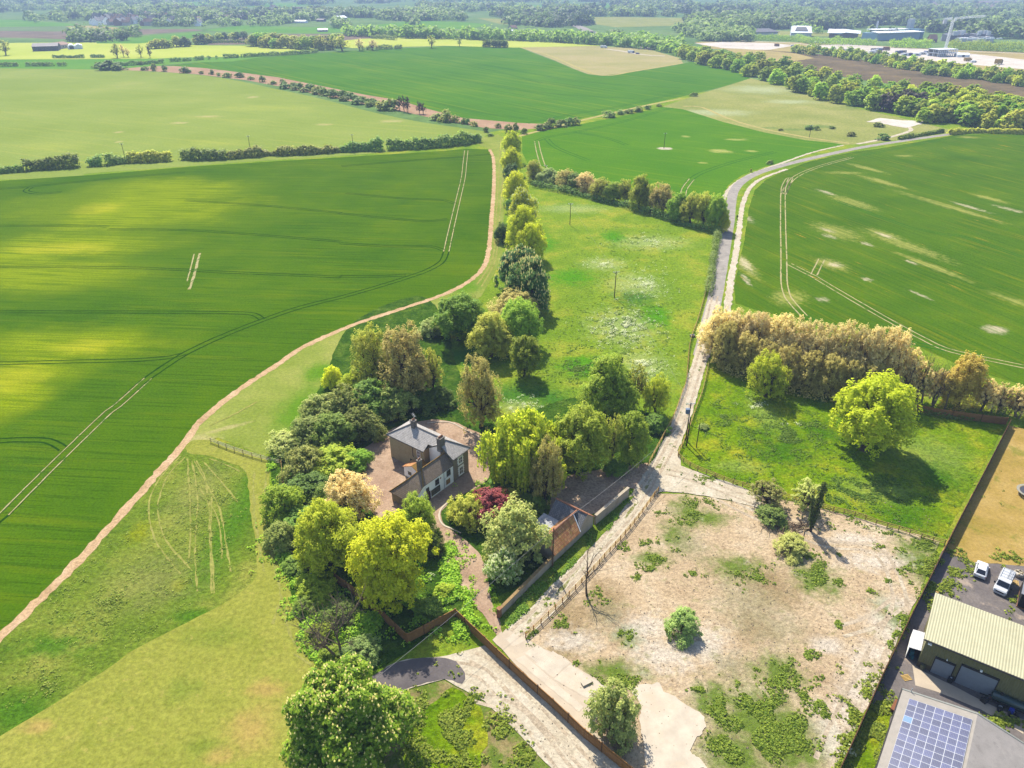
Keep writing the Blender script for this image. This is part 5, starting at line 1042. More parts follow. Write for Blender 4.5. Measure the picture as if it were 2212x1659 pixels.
M_BRICK = brickish('old_brick', S(168, 112, 78), S(190, 140, 100), S(150, 130, 104), 6)
M_WOOD = plain('fence_timber', S(190, 138, 82), .85, .18, 3.0, .1, dirt=[(6, .5, .7, .5, S(120, 72, 36))])
M_WOODD = plain('dark_fence_timber', S(112, 82, 56), .9, .18, 3.0, .1)
M_POST = plain('new_rail_timber', S(224, 186, 112), .85, .15, 3.0, .1)
M_POSTO = plain('orange_post', S(206, 130, 66), .85, .15, 3.0, .1)
M_POLE = plain('pole_timber', S(70, 56, 44), .9, .15, 3.0, .1)
M_GALV = plain('galvanised', S(200, 204, 206), .45, .08, 3, .5)
M_CABLE = plain('cable', S(150, 150, 150), .5, .05, 3)
M_RUBBER = plain('rubber', S(36, 36, 38), .8, .1, 4)

# ---------------- farmhouse
BRp = P(*r8(1280, 935)); HROT = rad(-37.2); HL = (BRp.x, BRp.y, 0)
hs = empty('farmhouse', HL, 'derelict stone farmhouse with grey slate hipped roof and two tall chimneys', 'house', None, HROT)
mb = MB(); mb.prism([(-15.6, -5.95, -.2), (-6.1, -5.95, -.2), (-6.1, -.1, -.2), (-15.6, -.1, -.2)], (0, 0, 5.7))
mb.build('stone_wall', M_BUFF, hs)
mb = MB(); mb.prism([(-6.097, -4.5, -.2), (-6.097, -.097, -.2), (0, -.097, -.2), (0, -4.5, -.2)], (0, 0, 5.7)); mb.build('flint_wall', M_FLINT, hs)
mb = MB(); mb.prism([(-6.05, -4.52, 0), (-3.4, -4.52, 0), (-3.05, -4.52, 7.3), (-6.05, -4.52, 5.4)], (0, -.06, 0)); mb.build('rendered_gable', M_REND, hs)
mb = MB(); mb.prism([(-3.3, -4.5, 5.4), (-.05, -4.5, 5.4), (-3.05, -4.5, 7.3)], (0, .2, 0)); mb.build('flint_gable', M_FLINT, hs)
rf = MB()
FL, I_, BL_, BR_, FR_ = (-15.95, -6.25, 5.5), (-6.0, -6.25, 5.5), (-15.95, .3, 5.5), (.3, .3, 5.5), (.3, -4.8, 5.5)
R1, R2, G_ = (-12.3, -3.0, 7.65), (-3.05, -3.0, 7.65), (-3.05, -4.8, 7.65)
D = (0, 0, -.13)
rf.prism([FL, I_, (-6.0, -4.8, 6.46), (-4.9, -4.8, 6.46), R2, R1], D); rf.prism([FL, R1, BL_], D); rf.prism([BL_, R1, R2, BR_], D)
rf.prism([R2, G_, FR_, BR_], D); rf.prism([(-6.05, -4.8, 5.77), G_, R2, (-4.7, -3.6, 6.6)], D)
roof = rf.build('roof', M_SLATE, hs)
rd = MB(); up = Vector((0, 0, .05))
for a, b in ((R1, R2), (R1, FL), (R1, BL_), (R2, BR_), (R2, G_)): rd.tube([Vector(a) + up, Vector(b) + up], [.13, .13], 6)
rd.build('ridge_tiles', plain('ridge_grey', S(150, 144, 138), .9, .2, 4), roof)
gt = MB(); gt.tube([(-15.95, -6.33, 5.42), (-6.0, -6.33, 5.42)], [.07, .07], 6); gt.tube([(.38, -4.8, 5.42), (.38, .3, 5.42)], [.07, .07], 6); gt.build('gutter', M_PIPE, hs)
def chimney(x, y, z0, z1, w, d, pots, parent):
    c = MB(); c.box((x, y, (z0 + z1) / 2), (w, d, z1 - z0)); c.box((x, y, z1 + .08), (w + .16, d + .16, .16)); ch = c.build('chimney', M_CHIM, parent)
    p = MB()
    for i in range(pots): p.tube([(x, y + (i - (pots - 1) / 2) * d / max(1, pots) * .9, z1 + .16), (x, y + (i - (pots - 1) / 2) * d / max(1, pots) * .9, z1 + .55)], [.14, .11], 8)
    p.build('chimney_pots', M_POT, ch)
    f = MB(); f.box((x, y, z0 + .3 + (0)), (w + .1, d + .1, .1)); f.build('lead_flashing', M_LEAD, ch)
    return ch
c1 = chimney(-11.3, -3.1, 6.9, 8.9, .9, .8, 2, roof); c2 = chimney(-2.9, -4.5, 6.2, 9.0, .85, 1.35, 4, roof)
ae = MB(); ae.tube([(-11.3, -3.1, 9.2), (-11.3, -3.1, 10.2)], [.03, .03], 5); ae.tube([(-11.9, -2.6, 10.15), (-10.5, -3.4, 10.25)], [.025, .025], 5)
for i in range(5): ae.tube([(-11.8 + i * .3 - .15, -2.66 - i * .17 - .25, 10.17), (-11.8 + i * .3 + .15, -2.66 - i * .17 + .25, 10.17)], [.015, .015], 4)
ae.build('aerial', M_GALV, c1)
def window(parent, face, a, z0, w, h, pane, frame=None, surround=None, proud=.04, sill=True):
    """window on wall face 'u' (x = face.x) or 'v' (y = face.y); a runs along the wall"""
    ax, c = face
    def bx(m, da, dz, sa, sz, off, th):
        if ax == 'u': m.box((c + off, a + da, z0 + h / 2 + dz), (th, sa, sz))
        else: m.box((a + da, c - off, z0 + h / 2 + dz), (sa, th, sz))
    w_ = MB(); bx(w_, 0, 0, w, h, proud * .5, proud); win = w_.build('window', pane, parent)
    if frame:
        f = MB()
        for s in (-1, 1): bx(f, s * (w / 2), 0, .1, h + .1, proud * .5 + .02, proud + .05); bx(f, 0, s * h / 2, w - .1, .1, proud * .5 + .02, proud + .05)
        bx(f, 0, 0, w - .1, .06, proud * .5 + .02, proud + .03); bx(f, 0, 0, .06, h - .1, proud * .5 + .015, proud + .03)
        f.build('frame', frame, win)
    if surround:
        q = MB(); n = int(h / .3) + 1
        for s in (-1, 1):
            for i in range(n): ww = .34 if i % 2 else .22; bx(q, s * (w / 2 + .05 + ww / 2), -h / 2 + h * (i + .5) / n, ww, h / n, .02, .05)
        bx(q, 0, h / 2 + .2, w + .6, .28, .02, .06); bx(q, 0, -h / 2 - .14, w + .6, .16, .05, .14); q.build('quoins', surround, win)
    return win
window(hs, ('u', 0.0), -2.45, 3.35, .95, 1.35, M_DARKW, M_WHITE, M_WHITE); window(hs, ('u', 0.0), -2.35, .75, .98, 1.6, M_BOARD, M_WHITE, M_WHITE)
window(hs, ('v', -5.95), -7.6, 3.3, .8, 1.5, M_MAROON, M_WHITE); window(hs, ('v', -5.95), -9.6, .0, 1.0, 2.0, M_DARKW)
pp = MB(); pp.tube([(-9.2, -6.02, 5.3), (-9.2, -6.02, 3.1), (-8.9, -6.02, 2.9)], [.05, .05, .05], 6); pp.build('drainpipe', M_PIPE, hs)

# ---------------- white cottage built against it
ct = empty('cottage', HL, 'white rendered cottage wing with brown tiled roof sagging low at one end', 'house', None, HROT)
w = MB(); w.prism([(-.02, -4.56, -.2), (-.02, -12.9, -.2), (-.02, -15.6, -.2), (-.02, -15.6, 2.2), (-.02, -12.9, 4.15), (-.02, -4.56, 4.15)], (-.4, 0, 0)); w.build('white_wall', M_REND, ct)
w = MB(); w.box((-2.65, -15.65, 1.0), (5.35, .1, 2.4)); w.build('end_wall', M_FLINT, ct)
w = MB(); w.prism([(-4.25, -4.6, -.2), (-4.25, -12.3, -.2), (-5.4, -15.6, -.2), (-5.4, -15.6, 2.2), (-4.25, -12.3, 3.1), (-4.25, -4.6, 3.1)], (-.06, 0, 0)); w.build('rear_wall', M_FLINT, ct)
zr = 6.1
A_, A2, B_, C_, D_, E_ = (-1.9, -11.0, zr), (-2.75, -13.7, 4.95), (.2, -12.9, 4.12), (.2, -15.95, 2.15), (-5.65, -15.95, 2.15), (-4.5, -12.2, 3.2)
r = MB(); r.prism([(.2, -4.57, 4.12), B_, A_, (-1.9, -4.57, zr)], (0, 0, -.1)); r.prism([B_, C_, A2], (0, 0, -.1)); r.prism([B_, A2, A_], (0, 0, -.1)); r.prism([A2, C_, D_], (0, 0, -.1))
croof = r.build('roof', M_PEG, ct)
r = MB(); r.prism([(-1.902, -4.57, zr), A_, E_, (-4.5, -4.57, 3.2)], (0, 0, -.1)); r.prism([A_, A2, E_], (0, 0, -.1)); r.prism([A2, D_, E_], (0, 0, -.1)); r.build('rear_roof', M_MOSS, ct, 'orange moss covered rear slope')
r = MB()
for a, b in (((-1.9, -4.7, zr), A_), (A_, A2), (A2, D_), (A_, B_)): r.tube([Vector(a) + up * .6, Vector(b) + up * .6], [.11, .11], 6)
r.build('ridge_tiles', M_MOSS, croof)
chimney(-2.25, -11.1, 4.9, 7.9, .65, .8, 2, croof)
for a, z0, ww, h, pane in ((-5.9, 2.35, .95, 1.3, M_DARKW), (-9.1, 2.2, .95, 1.2, M_DARKW), (-11.7, 2.1, .7, .9, M_DARKW), (-12.9, .6, .4, .8, M_DARKW)): window(ct, ('u', -.02), a, z0, ww, h, pane, M_BOARD)
window(ct, ('u', -.02), -6.1, .55, 1.1, 1.1, M_PLYW); window(ct, ('u', -.02), -9.6, .5, 2.3, 1.25, M_BOARD, M_PIPE)
d = MB(); d.box((.02, -11.5, 1.0), (.08, .95, 2.0)); dr = d.build('door', M_MAROON, ct); d = MB(); d.box((.08, -11.15, 1.0), (.06, .06, .12)); d.build('handle', M_GALV, dr)
d = MB(); d.tube([(.03, -7.2, 4.1), (.03, -7.2, .1)], [.05, .05], 6); d.tube([(.03, -7.1, 2.2), (.03, -5.2, 2.6)], [.03, .03], 5); d.build('drainpipe', M_GALV, ct)
d = MB(); d.box((-.01, -8.1, 3.1), (.04, .3, .3)); d.build('alarm_box', plain('alarm_red', S(214, 90, 80), .5), ct)

# ---------------- scullery
sc_ = empty('scullery', HL, 'small white gabled scullery with orange and mossy roof behind the cottage', 'outbuilding', None, HROT)
w = MB(); w.prism([(-9.0, -8.8, -.2), (-4.35, -8.8, -.2), (-4.35, -8.8, 2.2), (-6.7, -8.8, 3.3), (-9.0, -8.8, 2.2)], (0, 2.82, 0)); w.build('wall', M_REND, sc_)
r = MB(); r.prism([(-9.25, -9.0, 2.22), (-6.7, -9.0, 3.44), (-6.7, -5.97, 3.44), (-9.25, -5.97, 2.22)], (0, 0, -.09)); r.build('roof', M_PAN, sc_)
r = MB(); r.prism([(-6.7, -9.0, 3.442), (-4.33, -9.0, 2.2), (-4.33, -5.97, 2.2), (-6.7, -5.97, 3.442)], (0, 0, -.09)); r.build('mossy_roof', M_MOSS, sc_)
window(sc_, ('v', -8.8), -7.5, .8, .9, .8, M_BOARD)

# ---------------- tiled outbuilding beside the lane
OB = P(*o8(545, 1305)); OROT = math.atan2(9.37, 7.7)
ob = empty('outbuilding', (OB.x, OB.y, 0), 'old stone outbuilding with mossy orange pantile roof beside the chalk lane', 'outbuilding', None, OROT)
# local: x along the lane, y to the left (away from the lane)
w = MB(); w.prism([(0, 0, -.2), (0, 0, 2.1), (0, 1.9, 4.05), (0, 3.9, 2.1), (0, 3.9, -.2)], (7.2, 0, 0)); w.build('wall', M_GREND, ob)
r = MB(); r.prism([(-.35, -.35, 1.95), (7.05, -.35, 1.95), (7.9, 1.9, 4.25), (-.35, 1.9, 4.25)], (0, 0, -.12)); r.prism([(-.35, 1.9, 4.252), (9.0, 1.9, 4.252), (7.0, 4.2, 1.95), (-.35, 4.2, 1.95)], (0, 0, -.12)); pr = r.build('roof', M_PAN, ob)
r = MB(); r.tube([(-.35, 1.9, 4.3), (9.0, 1.9, 4.3)], [.16, .16], 8); r.build('ridge_tiles', M_RED, pr)
r = MB(); r.tube([(7.05, -.35, 2.02), (7.92, 1.9, 4.3)], [.08, .08], 6); r.build('verge_mortar', M_WHITE, pr)
w = MB(); w.prism([(7.2, .05, -.2), (7.2, .05, 2.2), (9.3, .05, 4.1), (11.6, .05, 2.3), (11.6, .05, -.2)], (0, 6.0, 0)); w.build('rear_wall', M_GREND, ob)
r = MB(); r.prism([(6.6, -.1, 1.85), (9.3, -.1, 4.33), (9.3, 6.5, 4.33), (6.6, 6.5, 1.85)], (0, 0, -.1)); r.build('slate_roof', M_SLATE2, ob)
r = MB(); r.prism([(9.3, -.1, 4.332), (11.9, -.1, 2.1), (11.9, 6.5, 2.1), (9.3, 6.5, 4.332)], (0, 0, -.1)); r.build('rear_roof', M_RED, ob)
r = MB(); r.tube([(9.3, -.1, 4.38), (9.3, 6.5, 4.38)], [.17, .17], 8); r.build('red_ridge', M_RED, ob)
r = MB(); r.prism([(6.9, 4.1, 2.15), (6.9, 7.4, 2.15), (2.8, 7.4, 1.75), (2.8, 4.1, 1.75)], (0, 0, -.06)); r.build('lean_to_roof', corrug('white_corrugated', S(214, 214, 214), S(170, 172, 176), .14, rad(90), .03), ob)
w = MB(); w.box((3.0, 7.2, .85), (.12, .12, 1.75)); w.box((6.7, 7.2, .95), (.12, .12, 2.2)); w.box((4.9, 7.3, .8), (3.9, .1, 1.8)); w.build('lean_to_wall', M_WOODD, ob)

def wall_run(name, a, b, h0, h1, th, mat, label, coping=None, pier=None):
    d = (b - a); L = d.length; rot = math.atan2(d.y, d.x)
    e = empty(name, (a.x, a.y, 0), label, 'wall', None, rot)
    w = MB(); w.prism([(0, -th / 2, -.2), (L, -th / 2, -.2), (L, -th / 2, h1), (0, -th / 2, h0)], (0, th, 0)); w.build('wall', mat, e)
    if coping:
        c = MB(); c.prism([(0, -th / 2 - .07, h0), (L, -th / 2 - .07, h1), (L, th / 2 + .07, h1), (0, th / 2 + .07, h0)], (0, 0, .12)); c.build('coping', coping, e)
    if pier:
        for x, mm in pier:
            p = MB(); p.box((x, 0, h0 * .5 + .1), (.55, .55, h0 + .3)); p.box((x, 0, h0 + .3), (.68, .68, .12)); p.build('pier', mm, e)
    return e
gR = P(*o8(1212, 690)); gF = P(*o8(1745, 240))
wall_run('rendered_wall', gR, gF, 2.1, 2.25, .4, M_GREND, 'long pale rendered wall with stone coping running from the outbuilding to the lane entrance', M_GREND)
wn_ = P(*r5(132, 462)); wall_run('garden_wall', wn_, OB - Vector((.65, .75, 0)) * .35, 1.55, 1.7, .35, M_GREND, 'lower weathered wall with a brick end pier running from the drive to the outbuilding', plain('mossy_coping', S(170, 140, 90), .9, .3, 2), [(0.0, M_BRICK)])

# ---------------- fences
def panel_fence(px, h, label, mat=M_WOOD, z0=0.0, pitch=2.75, name='panel_fence', posth=.08):
    pts = [P(*p) for p in px]; e = empty(name, pts[0], label, 'fence'); o = pts[0]
    for a, b in zip(pts, pts[1:]):
        d = b - a; L = d.length; n = max(1, round(L / pitch)); rot = math.atan2(d.y, d.x)
        for i in range(n):
            p = a + d * (i / n) - o; q = a + d * ((i + 1) / n) - o; m = MB()
            c = (p + q) / 2; w = L / n
            nb = max(6, int(w / .15))
            for j in range(nb):                       # upright boards, alternately proud
                cc = p + (q - p) * ((j + .5) / nb); off = .012 * (1 if j % 2 else -1)
                m.box((cc.x - math.sin(rot) * off, cc.y + math.cos(rot) * off, h / 2 + .03), (w / nb * .98, .022, h - .06 + .012 * ((j * 7) % 3)), rot)
            for zz in (.35, h - .3): m.box((c.x + math.sin(rot) * .05, c.y - math.cos(rot) * .05, zz), (w - .1, .05, .09), rot)
            m.box((c.x, c.y, h + .03), (w - .1, .09, .035), rot)
            m.build('panel', mat, e)
            t = MB(); t.box((p.x, p.y, h / 2 + .05), (.12, .12, h + .1 + posth), rot); t.box((p.x, p.y, h + .12 + posth / 2), (.16, .16, .03), rot); t.build('post', M_WOODD if i % 2 else mat, e)
    q = pts[-1] - o; t = MB(); t.box((q.x, q.y, h / 2 + .05), (.12, .12, h + .15)); t.build('post', mat, e)
    return e
PF = 1.85
panel_fence([r3(640, 180), r3(840, 325), r3(1040, 500), r3(1215, 668)], PF, 'brown panel fence running behind the large yellow tree down to its sharp corner')
panel_fence([r3(1222, 668), r3(1595, 470)], PF, 'short brown panel fence between the sharp corner and the drive entrance corner')
panel_fence([r3(1600, 470), r3(1830, 690), r5(110, 780), r5(320, 975), r5(555, 1185), r5(805, 1425), r5(1083, 1650), r5(1240, 1780)], PF, 'longest brown panel fence, beside the approach road and pale concrete')
panel_fence([r3(375, 20), r3(400, 95)], 1.5, 'left side of the small brown fence fragment under the golden tree')
panel_fence([r3(408, 98), r3(500, 75)], 1.5, 'front side of the small brown fence fragment under the golden tree')
panel_fence([(1955, 884), (2020, 898), (2090, 908), (2172, 918)], 1.8, 'reddish brown board fence under the bare trees at the top of the paddock')
panel_fence([(2178, 922), (2120, 1035), (2060, 1150), (2020, 1230), (1965, 1340), (1900, 1475), (1840, 1610), (1780, 1740)], 1.9, 'long dark boundary fence between the waste ground and the yard on the right', M_WOODD, posth=.02)

def rail_fence(px, label, pmat, rmat, h=1.15, rails=3, pitch=1.8, name='rail_fence', pw=.12):
    q = catmull([P(*p) for p in px], False, .6); e = empty(name, q[0], label, 'fence'); o = q[0]
    acc = [0]
    for a, b in zip(q, q[1:]): acc.append(acc[-1] + (b - a).length)
    n = max(2, round(acc[-1] / pitch)); pos = []
    for i in range(n + 1):
        s = acc[-1] * i / n; j = max(k for k in range(len(acc)) if acc[k] <= s + 1e-6); j = min(j, len(q) - 2)
        f = (s - acc[j]) / max(1e-6, acc[j + 1] - acc[j]); pos.append(q[j].lerp(q[j + 1], f) - o)
    for i, p in enumerate(pos):
        m = MB(); m.box((p.x, p.y, h / 2), (pw, pw, h + .12), .6); m.build('post', pmat, e)
    for k in range(rails):
        z = h * (.36 + .6 * k / max(1, rails - 1)); m = MB()
        for a, b in zip(pos, pos[1:]): m.beam((a.x, a.y, z), (b.x, b.y, z), .05, .11)
        m.build('rail', rmat, e)
    return e
rail_fence([r5(342, 632), r5(460, 520), r5(625, 360), r5(785, 195), r5(930, 40), r4(1240, 1590), r4(1422, 1390), r4(1580, 1195), r4(1718, 1005), r4(1750, 968)], 'orange post and rail fence between the chalk lane and the dry earth', M_POSTO, M_POST)
rail_fence([r4(1662, 745), r4(1760, 560), r4(1880, 330), r4(1955, 130), r4(1995, 0), (1490, 745), (1508, 690), (1522, 640), (1530, 605)], 'pale post and rail fence along the left side of the lane', M_POST, M_POST)
rail_fence([r4(1922, 655), r4(2010, 450), r4(2080, 250), r4(2140, 90), (1530, 790)], 'pale post and rail fence along the right side of the lane by the poles', M_POST, M_POST)
rail_fence([r4(1925, 668), r4(1975, 715), r4(2065, 770), r4(2212, 830), y6(280, 668), y6(415, 705), y6(600, 755), y6(780, 800), y6(960, 855), y6(1110, 888), y6(1260, 945), y6(1420, 990), y6(1580, 1045), y6(1690, 1073)], 'long pale post and rail fence along the bottom of the green paddock', M_POST, M_POST)
rail_fence([l6(968, 165), l6(1100, 215), l6(1285, 268)], 'short cream rail fence between the lawn and the house thicket', M_POST, plain('weathered_rail', S(226, 214, 170), .85, .12, 2), rails=3, pitch=2.2)
rail_fence([l6(1292, 268), l6(1302, 360), l6(1310, 460)], 'rail fence turning down beside the thicket edge', M_WOODD, M_POST, rails=2)

# ---------------- poles and wires
def pole(px, py, ytop, label, arm=True, r=.14, armrot=.3, wood=M_POLE, trafo=False):
    b = P(px, py); h = height_at(b, ytop); e = empty('utility_pole', b, label, 'pole')
    m = MB(); m.tube([(0, 0, -.3), (0, 0, h * .5), (0, 0, h)], [r, r * .88, r * .75], 8); m.build('pole', wood, e)
    if arm:
        m = MB(); ca, sa = math.cos(armrot), math.sin(armrot); m.beam((-ca * .95, -sa * .95, h - .25), (ca * .95, sa * .95, h - .25), .1, .12); m.beam((-ca * .5, -sa * .5, h - .3), (0, 0, h - .9), .05); m.beam((ca * .5, sa * .5, h - .3), (0, 0, h - .9), .05); m.build('crossarm', M_GALV, e)
        m = MB()
        for t in (-.88, 0, .88): m.tube([(ca * t, sa * t, h - .19), (ca * t, sa * t, h + .1)], [.06, .04], 6)
        m.build('insulators', M_WHITE, e)
    if trafo:
        m = MB(); m.box((-.5, -.25, h - 1.9), (.75, .6, 1.0)); m.box((-.5, -.25, h - 1.35), (.85, .7, .08)); m.build('transformer', plain('transformer_grey', S(120, 140, 170), .5), e)
        m = MB(); m.tube([(-.65, -.25, h - 1.3), (-.65, -.25, h - .95)], [.05, .04], 6); m.tube([(-.35, -.25, h - 1.3), (-.35, -.25, h - .95)], [.05, .04], 6); m.build('bushings', M_WHITE, e)
    return e, b, h
PZ = {}
for key, a in dict(far1=(273, 352, 310, 'leftmost wooden pole in the scrub hedge below the pale field'), far2=(543, 336, 293, 'second wooden pole from the left, in the hedge below the pale field'), far3=(764, 328, 290, 'third wooden pole from the left, below the pale field'),
        mid=(1434, 321, 287, 'pole standing in a chalk circle in the centre wheat field'), past=(1748, 297, 270, 'dark pole at the edge of the rough pasture'), hedge=(1178, 382, 357, 'pole just behind the cross hedgerow near the avenue'), mead2=(1231, 486, 439, 'pole in the upper part of the central meadow'), mead1=(1327, 643, 586, 'pole in the middle of the central meadow'),
        tr=(1481, 951, 870, 'pole carrying a grey transformer and white crossarm beside the lane')).items():
    PZ[key] = pole(*a, trafo=(key == 'tr'), armrot=.15)
PZ['p1'] = pole(*r4(1997, 568), r4(2040, 312)[1], 'dark leaning side pole nearest the paddock corner by the lane', False)
PZ['p2'] = pole(*r4(2082, 582), r4(2110, 366)[1], 'shorter thin pole right of the dark side pole', False, .1)
PZ['ob'] = pole(*o8(518, 1392), o8(520, 740)[1], 'weathered brown pole in front of the tiled outbuilding', False, .13, wood=plain('weathered_pole', S(120, 92, 60), .9, .2, 3))
def wire(a, b, sag, label, r=.022):
    m = MB(); n = 14; pts = [Vector(a).lerp(Vector(b), i / n) - Vector((0, 0, sag * 4 * (i / n) * (1 - i / n))) for i in range(n + 1)]
    m.tube(pts, [r] * (n + 1), 4); return tag(m.build('cable', M_CABLE), label, 'cable')
top = lambda k, dz=-.1: PZ[k][1] + Vector((0, 0, PZ[k][2] + dz))
wire(top('ob'), P(*r3(900, 1000), 6.5), .5, 'thin cable from the outbuilding pole to the chestnut at the bottom')
wire(top('ob'), top('p1'), .9, 'thin cable between the outbuilding pole and the poles by the lane')
wire(top('mead1'), top('tr'), .8, 'thin power line between the meadow pole and the transformer pole', .015)
wire(top('mead2'), top('mead1'), .8, 'thin power line between the two meadow poles', .015)

# ---------------- olive industrial shed
def roller(name, parent, x0, x1, h, y, mat):
    m = MB(); n = int(h / .12)
    m.box(((x0 + x1) / 2, y - .03, h / 2), (x1 - x0, .06, h)); dd = m.build('roller_door', mat, parent)
    f = MB(); f.box((x0 - .06, y - .05, h / 2), (.1, .12, h)); f.box((x1 + .06, y - .05, h / 2), (.1, .12, h)); f.box(((x0 + x1) / 2, y - .08, h + .12), (x1 - x0 + .2, .24, .26)); f.build('frame', M_PIPE, dd)
def hribs(name, c, pitch):
    k = NT(name); v = k.coord(); w_ = k.n('ShaderNodeTexWave', Vector=v); w_.bands_direction = 'Z'; w_.inputs['Scale'].default_value = math.pi / pitch / 10; w_.inputs['Distortion'].default_value = 0
    k.t.links.new(k.mix(k.rng(k.noise(v, 1.5, 4, .6), .3, .7, 0, .4), c, tuple(x * .8 for x in c[:3]) + (1,)), k.bsdf.inputs['Base Color']); k.bump(w_.outputs['Fac'], .7, .03); k.bsdf.inputs['Roughness'].default_value = .55
    return k.m
SHo = P(*sh(395, 1000)); shd = empty('industrial_shed', (SHo.x, SHo.y, 0), 'olive green corrugated industrial shed with two grey roller doors', 'shed', None, math.atan2(-4.99, 7.33))
M_OLW = corrug('olive_cladding', S(142, 138, 92), S(160, 154, 104), .3, 0, .04); M_OLR = plain('pale_olive_roof', S(208, 202, 162), .6, .06, .6, dirt=[(.35, .5, .7, .5, S(190, 182, 142)), (2.0, .6, .75, .3, S(186, 172, 134))])
w = MB(); w.prism([(0, 0, 1.0), (24, 0, 1.0), (24, 0, 5.6), (0, 0, 5.6)], (0, .08, 0)); w.prism([(0, .08, 1.0), (0, 8.2, 1.0), (0, 8.2, 6.5), (0, .08, 5.6)], (.08, 0, 0)); w.prism([(0, 8.2, 1.0), (24, 8.2, 1.0), (24, 8.2, 6.5), (0, 8.2, 6.5)], (0, -.08, 0)); w.prism([(24, .08, 1.0), (24, 8.1, 1.0), (24, 8.1, 6.4), (24, .08, 5.5)], (-.08, 0, 0)); w.build('wall', M_OLW, shd)
w = MB(); w.box((12, 4.1, .45), (24.04, 8.24, 1.1)); w.build('plinth', plain('dark_plinth', S(112, 100, 74), .9, .15, 2), shd)
# corrugated roof sheet as real ribs
m = MB(); nx = 145; x0, x1 = -.35, 24.4
top_a, top_b = [], []
for i in range(nx * 2 + 1):
    x = x0 + (x1 - x0) * i / (nx * 2); dz = .028 if i % 4 in (1, 2) else 0
    top_a.append((x, -.45, 5.68 + dz)); top_b.append((x, 8.55, 6.72 + dz))
n0 = len(m.v); m.v += top_a + top_b; k = len(top_a)
for i in range(k - 1): m.f.append((i, i + 1, k + i + 1, k + i))
m.prism([(x0, -.45, 5.6), (x1, -.45, 5.6), (x1, 8.55, 6.64), (x0, 8.55, 6.64)], (0, 0, -.08))
rf_ = m.build('roof', M_OLR, shd)
m = MB(); m.tube([(-.4, -.52, 5.56), (24.4, -.52, 5.56)], [.09, .09], 6); m.build('gutter', M_PIPE, rf_)
M_ROLL = hribs('roller_grey', S(176, 184, 190), .12)
roller('d', shd, 1.75, 4.05, 2.9, 0, M_ROLL); roller('d', shd, 4.75, 9.0, 3.5, 0, M_ROLL)
m = MB(); m.box((.5, -.25, 5.0), (.5, .35, .15)); m.box((3.0, -.12, 3.35), (.12, .2, .15)); m.box((6.9, -.12, 3.9), (.25, .25, .2)); m.build('floodlight', M_WHITE, shd)
ln = empty('lean_to', (SHo.x, SHo.y, 0), 'white roofed corrugated lean-to against the end of the olive shed', 'lean-to', None, math.atan2(-4.99, 7.33))
m = MB(); m.prism([(-1.55, .6, 2.2), (-.05, .6, 2.45), (-.05, 4.4, 2.45), (-1.55, 4.4, 2.2)], (0, 0, -.05))
for i in range(8): m.box((-1.45 + i * .19, 2.5, 2.24 + i * .0317), (.05, 3.8, .05))
m.build('roof', plain('white_sheet', S(238, 236, 238), .5, .05, 2), ln); m = MB(); m.box((-1.5, 2.5, 1.05), (.06, 3.7, 2.2)); m.box((-.8, 4.35, 1.05), (1.3, .06, 2.2)); m.build('wall', M_WHITE, ln)
m = MB(); m.box((-.9, 1.4, .55), (.5, .6, 1.1)); m.box((-.7, .9, .3), (.35, .35, .6)); tag(m.build('storage_box', plain('teal_plastic', S(40, 130, 140), .5)), 'teal plastic crates inside the white lean-to', 'crate')
bpy.data.objects['storage_box'].location = (SHo.x, SHo.y, 0); bpy.data.objects['storage_box'].rotation_euler = (0, 0, math.atan2(-4.99, 7.33))

# ---------------- shed with solar panels
A0 = P(*so(770, 190), 3.2); SR = math.atan2(-4.9, 6.43)
sl = empty('solar_shed', (A0.x, A0.y, 0), 'grey corrugated shed with a large array of blue solar panels on its roof', 'shed', None, SR)
LN = 24.0; HW = 8.1; ZE, ZR_ = 3.2, 5.0
w = MB(); w.prism([(.25, -.3, -.2), (.25, -.3, ZE - .1), (HW, -.3, ZR_ - .15), (2 * HW - .25, -.3, ZE - .1), (2 * HW - .25, -.3, -.2)], (0, -LN + .6, 0)); w.build('wall', plain('cement_wall', S(150, 146, 138), .9, .1, 1), sl)
def ribbed(xa, za, xb, zb, mat, name):
    m = MB(); n = int(LN / .15); a, b = [], []
    for i in range(2 * n + 1):
        y = -LN * i / (2 * n); dz = .05 if i % 2 else 0; a.append((xa, y, za + dz)); b.append((xb, y, zb + dz))
    m.v = a + b; k = len(a)
    for i in range(k - 1): m.f.append((i, i + 1, k + i + 1, k + i))
    m.prism([(xa, 0, za - .02), (xb, 0, zb - .02), (xb, -LN, zb - .02), (xa, -LN, za - .02)], (0, 0, -.06))
    return m.build(name, mat, sl)
rl = ribbed(0, ZE, HW, ZR_, plain('pale_cement_sheet', S(206, 196, 182), .8, .1, 1.2, dirt=[(.6, .5, .7, .4, S(170, 156, 140))]), 'roof')
rr = ribbed(2 * HW, ZE, HW + .001, ZR_, plain('dark_cement_sheet', S(204, 194, 184), .8, .12, 1.2, dirt=[(.6, .5, .7, .5, S(120, 112, 104))]), 'rear_roof')
m = MB(); m.prism([(-.1, .16, ZE - .02), (HW, .16, ZR_ + .05), (HW, -.14, ZR_ + .08), (-.1, -.14, ZE + .06)], (0, 0, -.05)); m.prism([(HW, .16, ZR_ + .05), (2 * HW + .1, .16, ZE - .02), (2 * HW + .1, -.14, ZE + .06), (HW, -.14, ZR_ + .08)], (0, 0, -.05)); m.build('bargeboard', plain('grey_flashing', S(150, 152, 144), .7), sl)
m = MB(); m.tube([(-.08, .1, ZE - .05), (-.08, -LN, ZE - .05)], [.09, .09], 6); m.build('gutter', M_PIPE, sl)
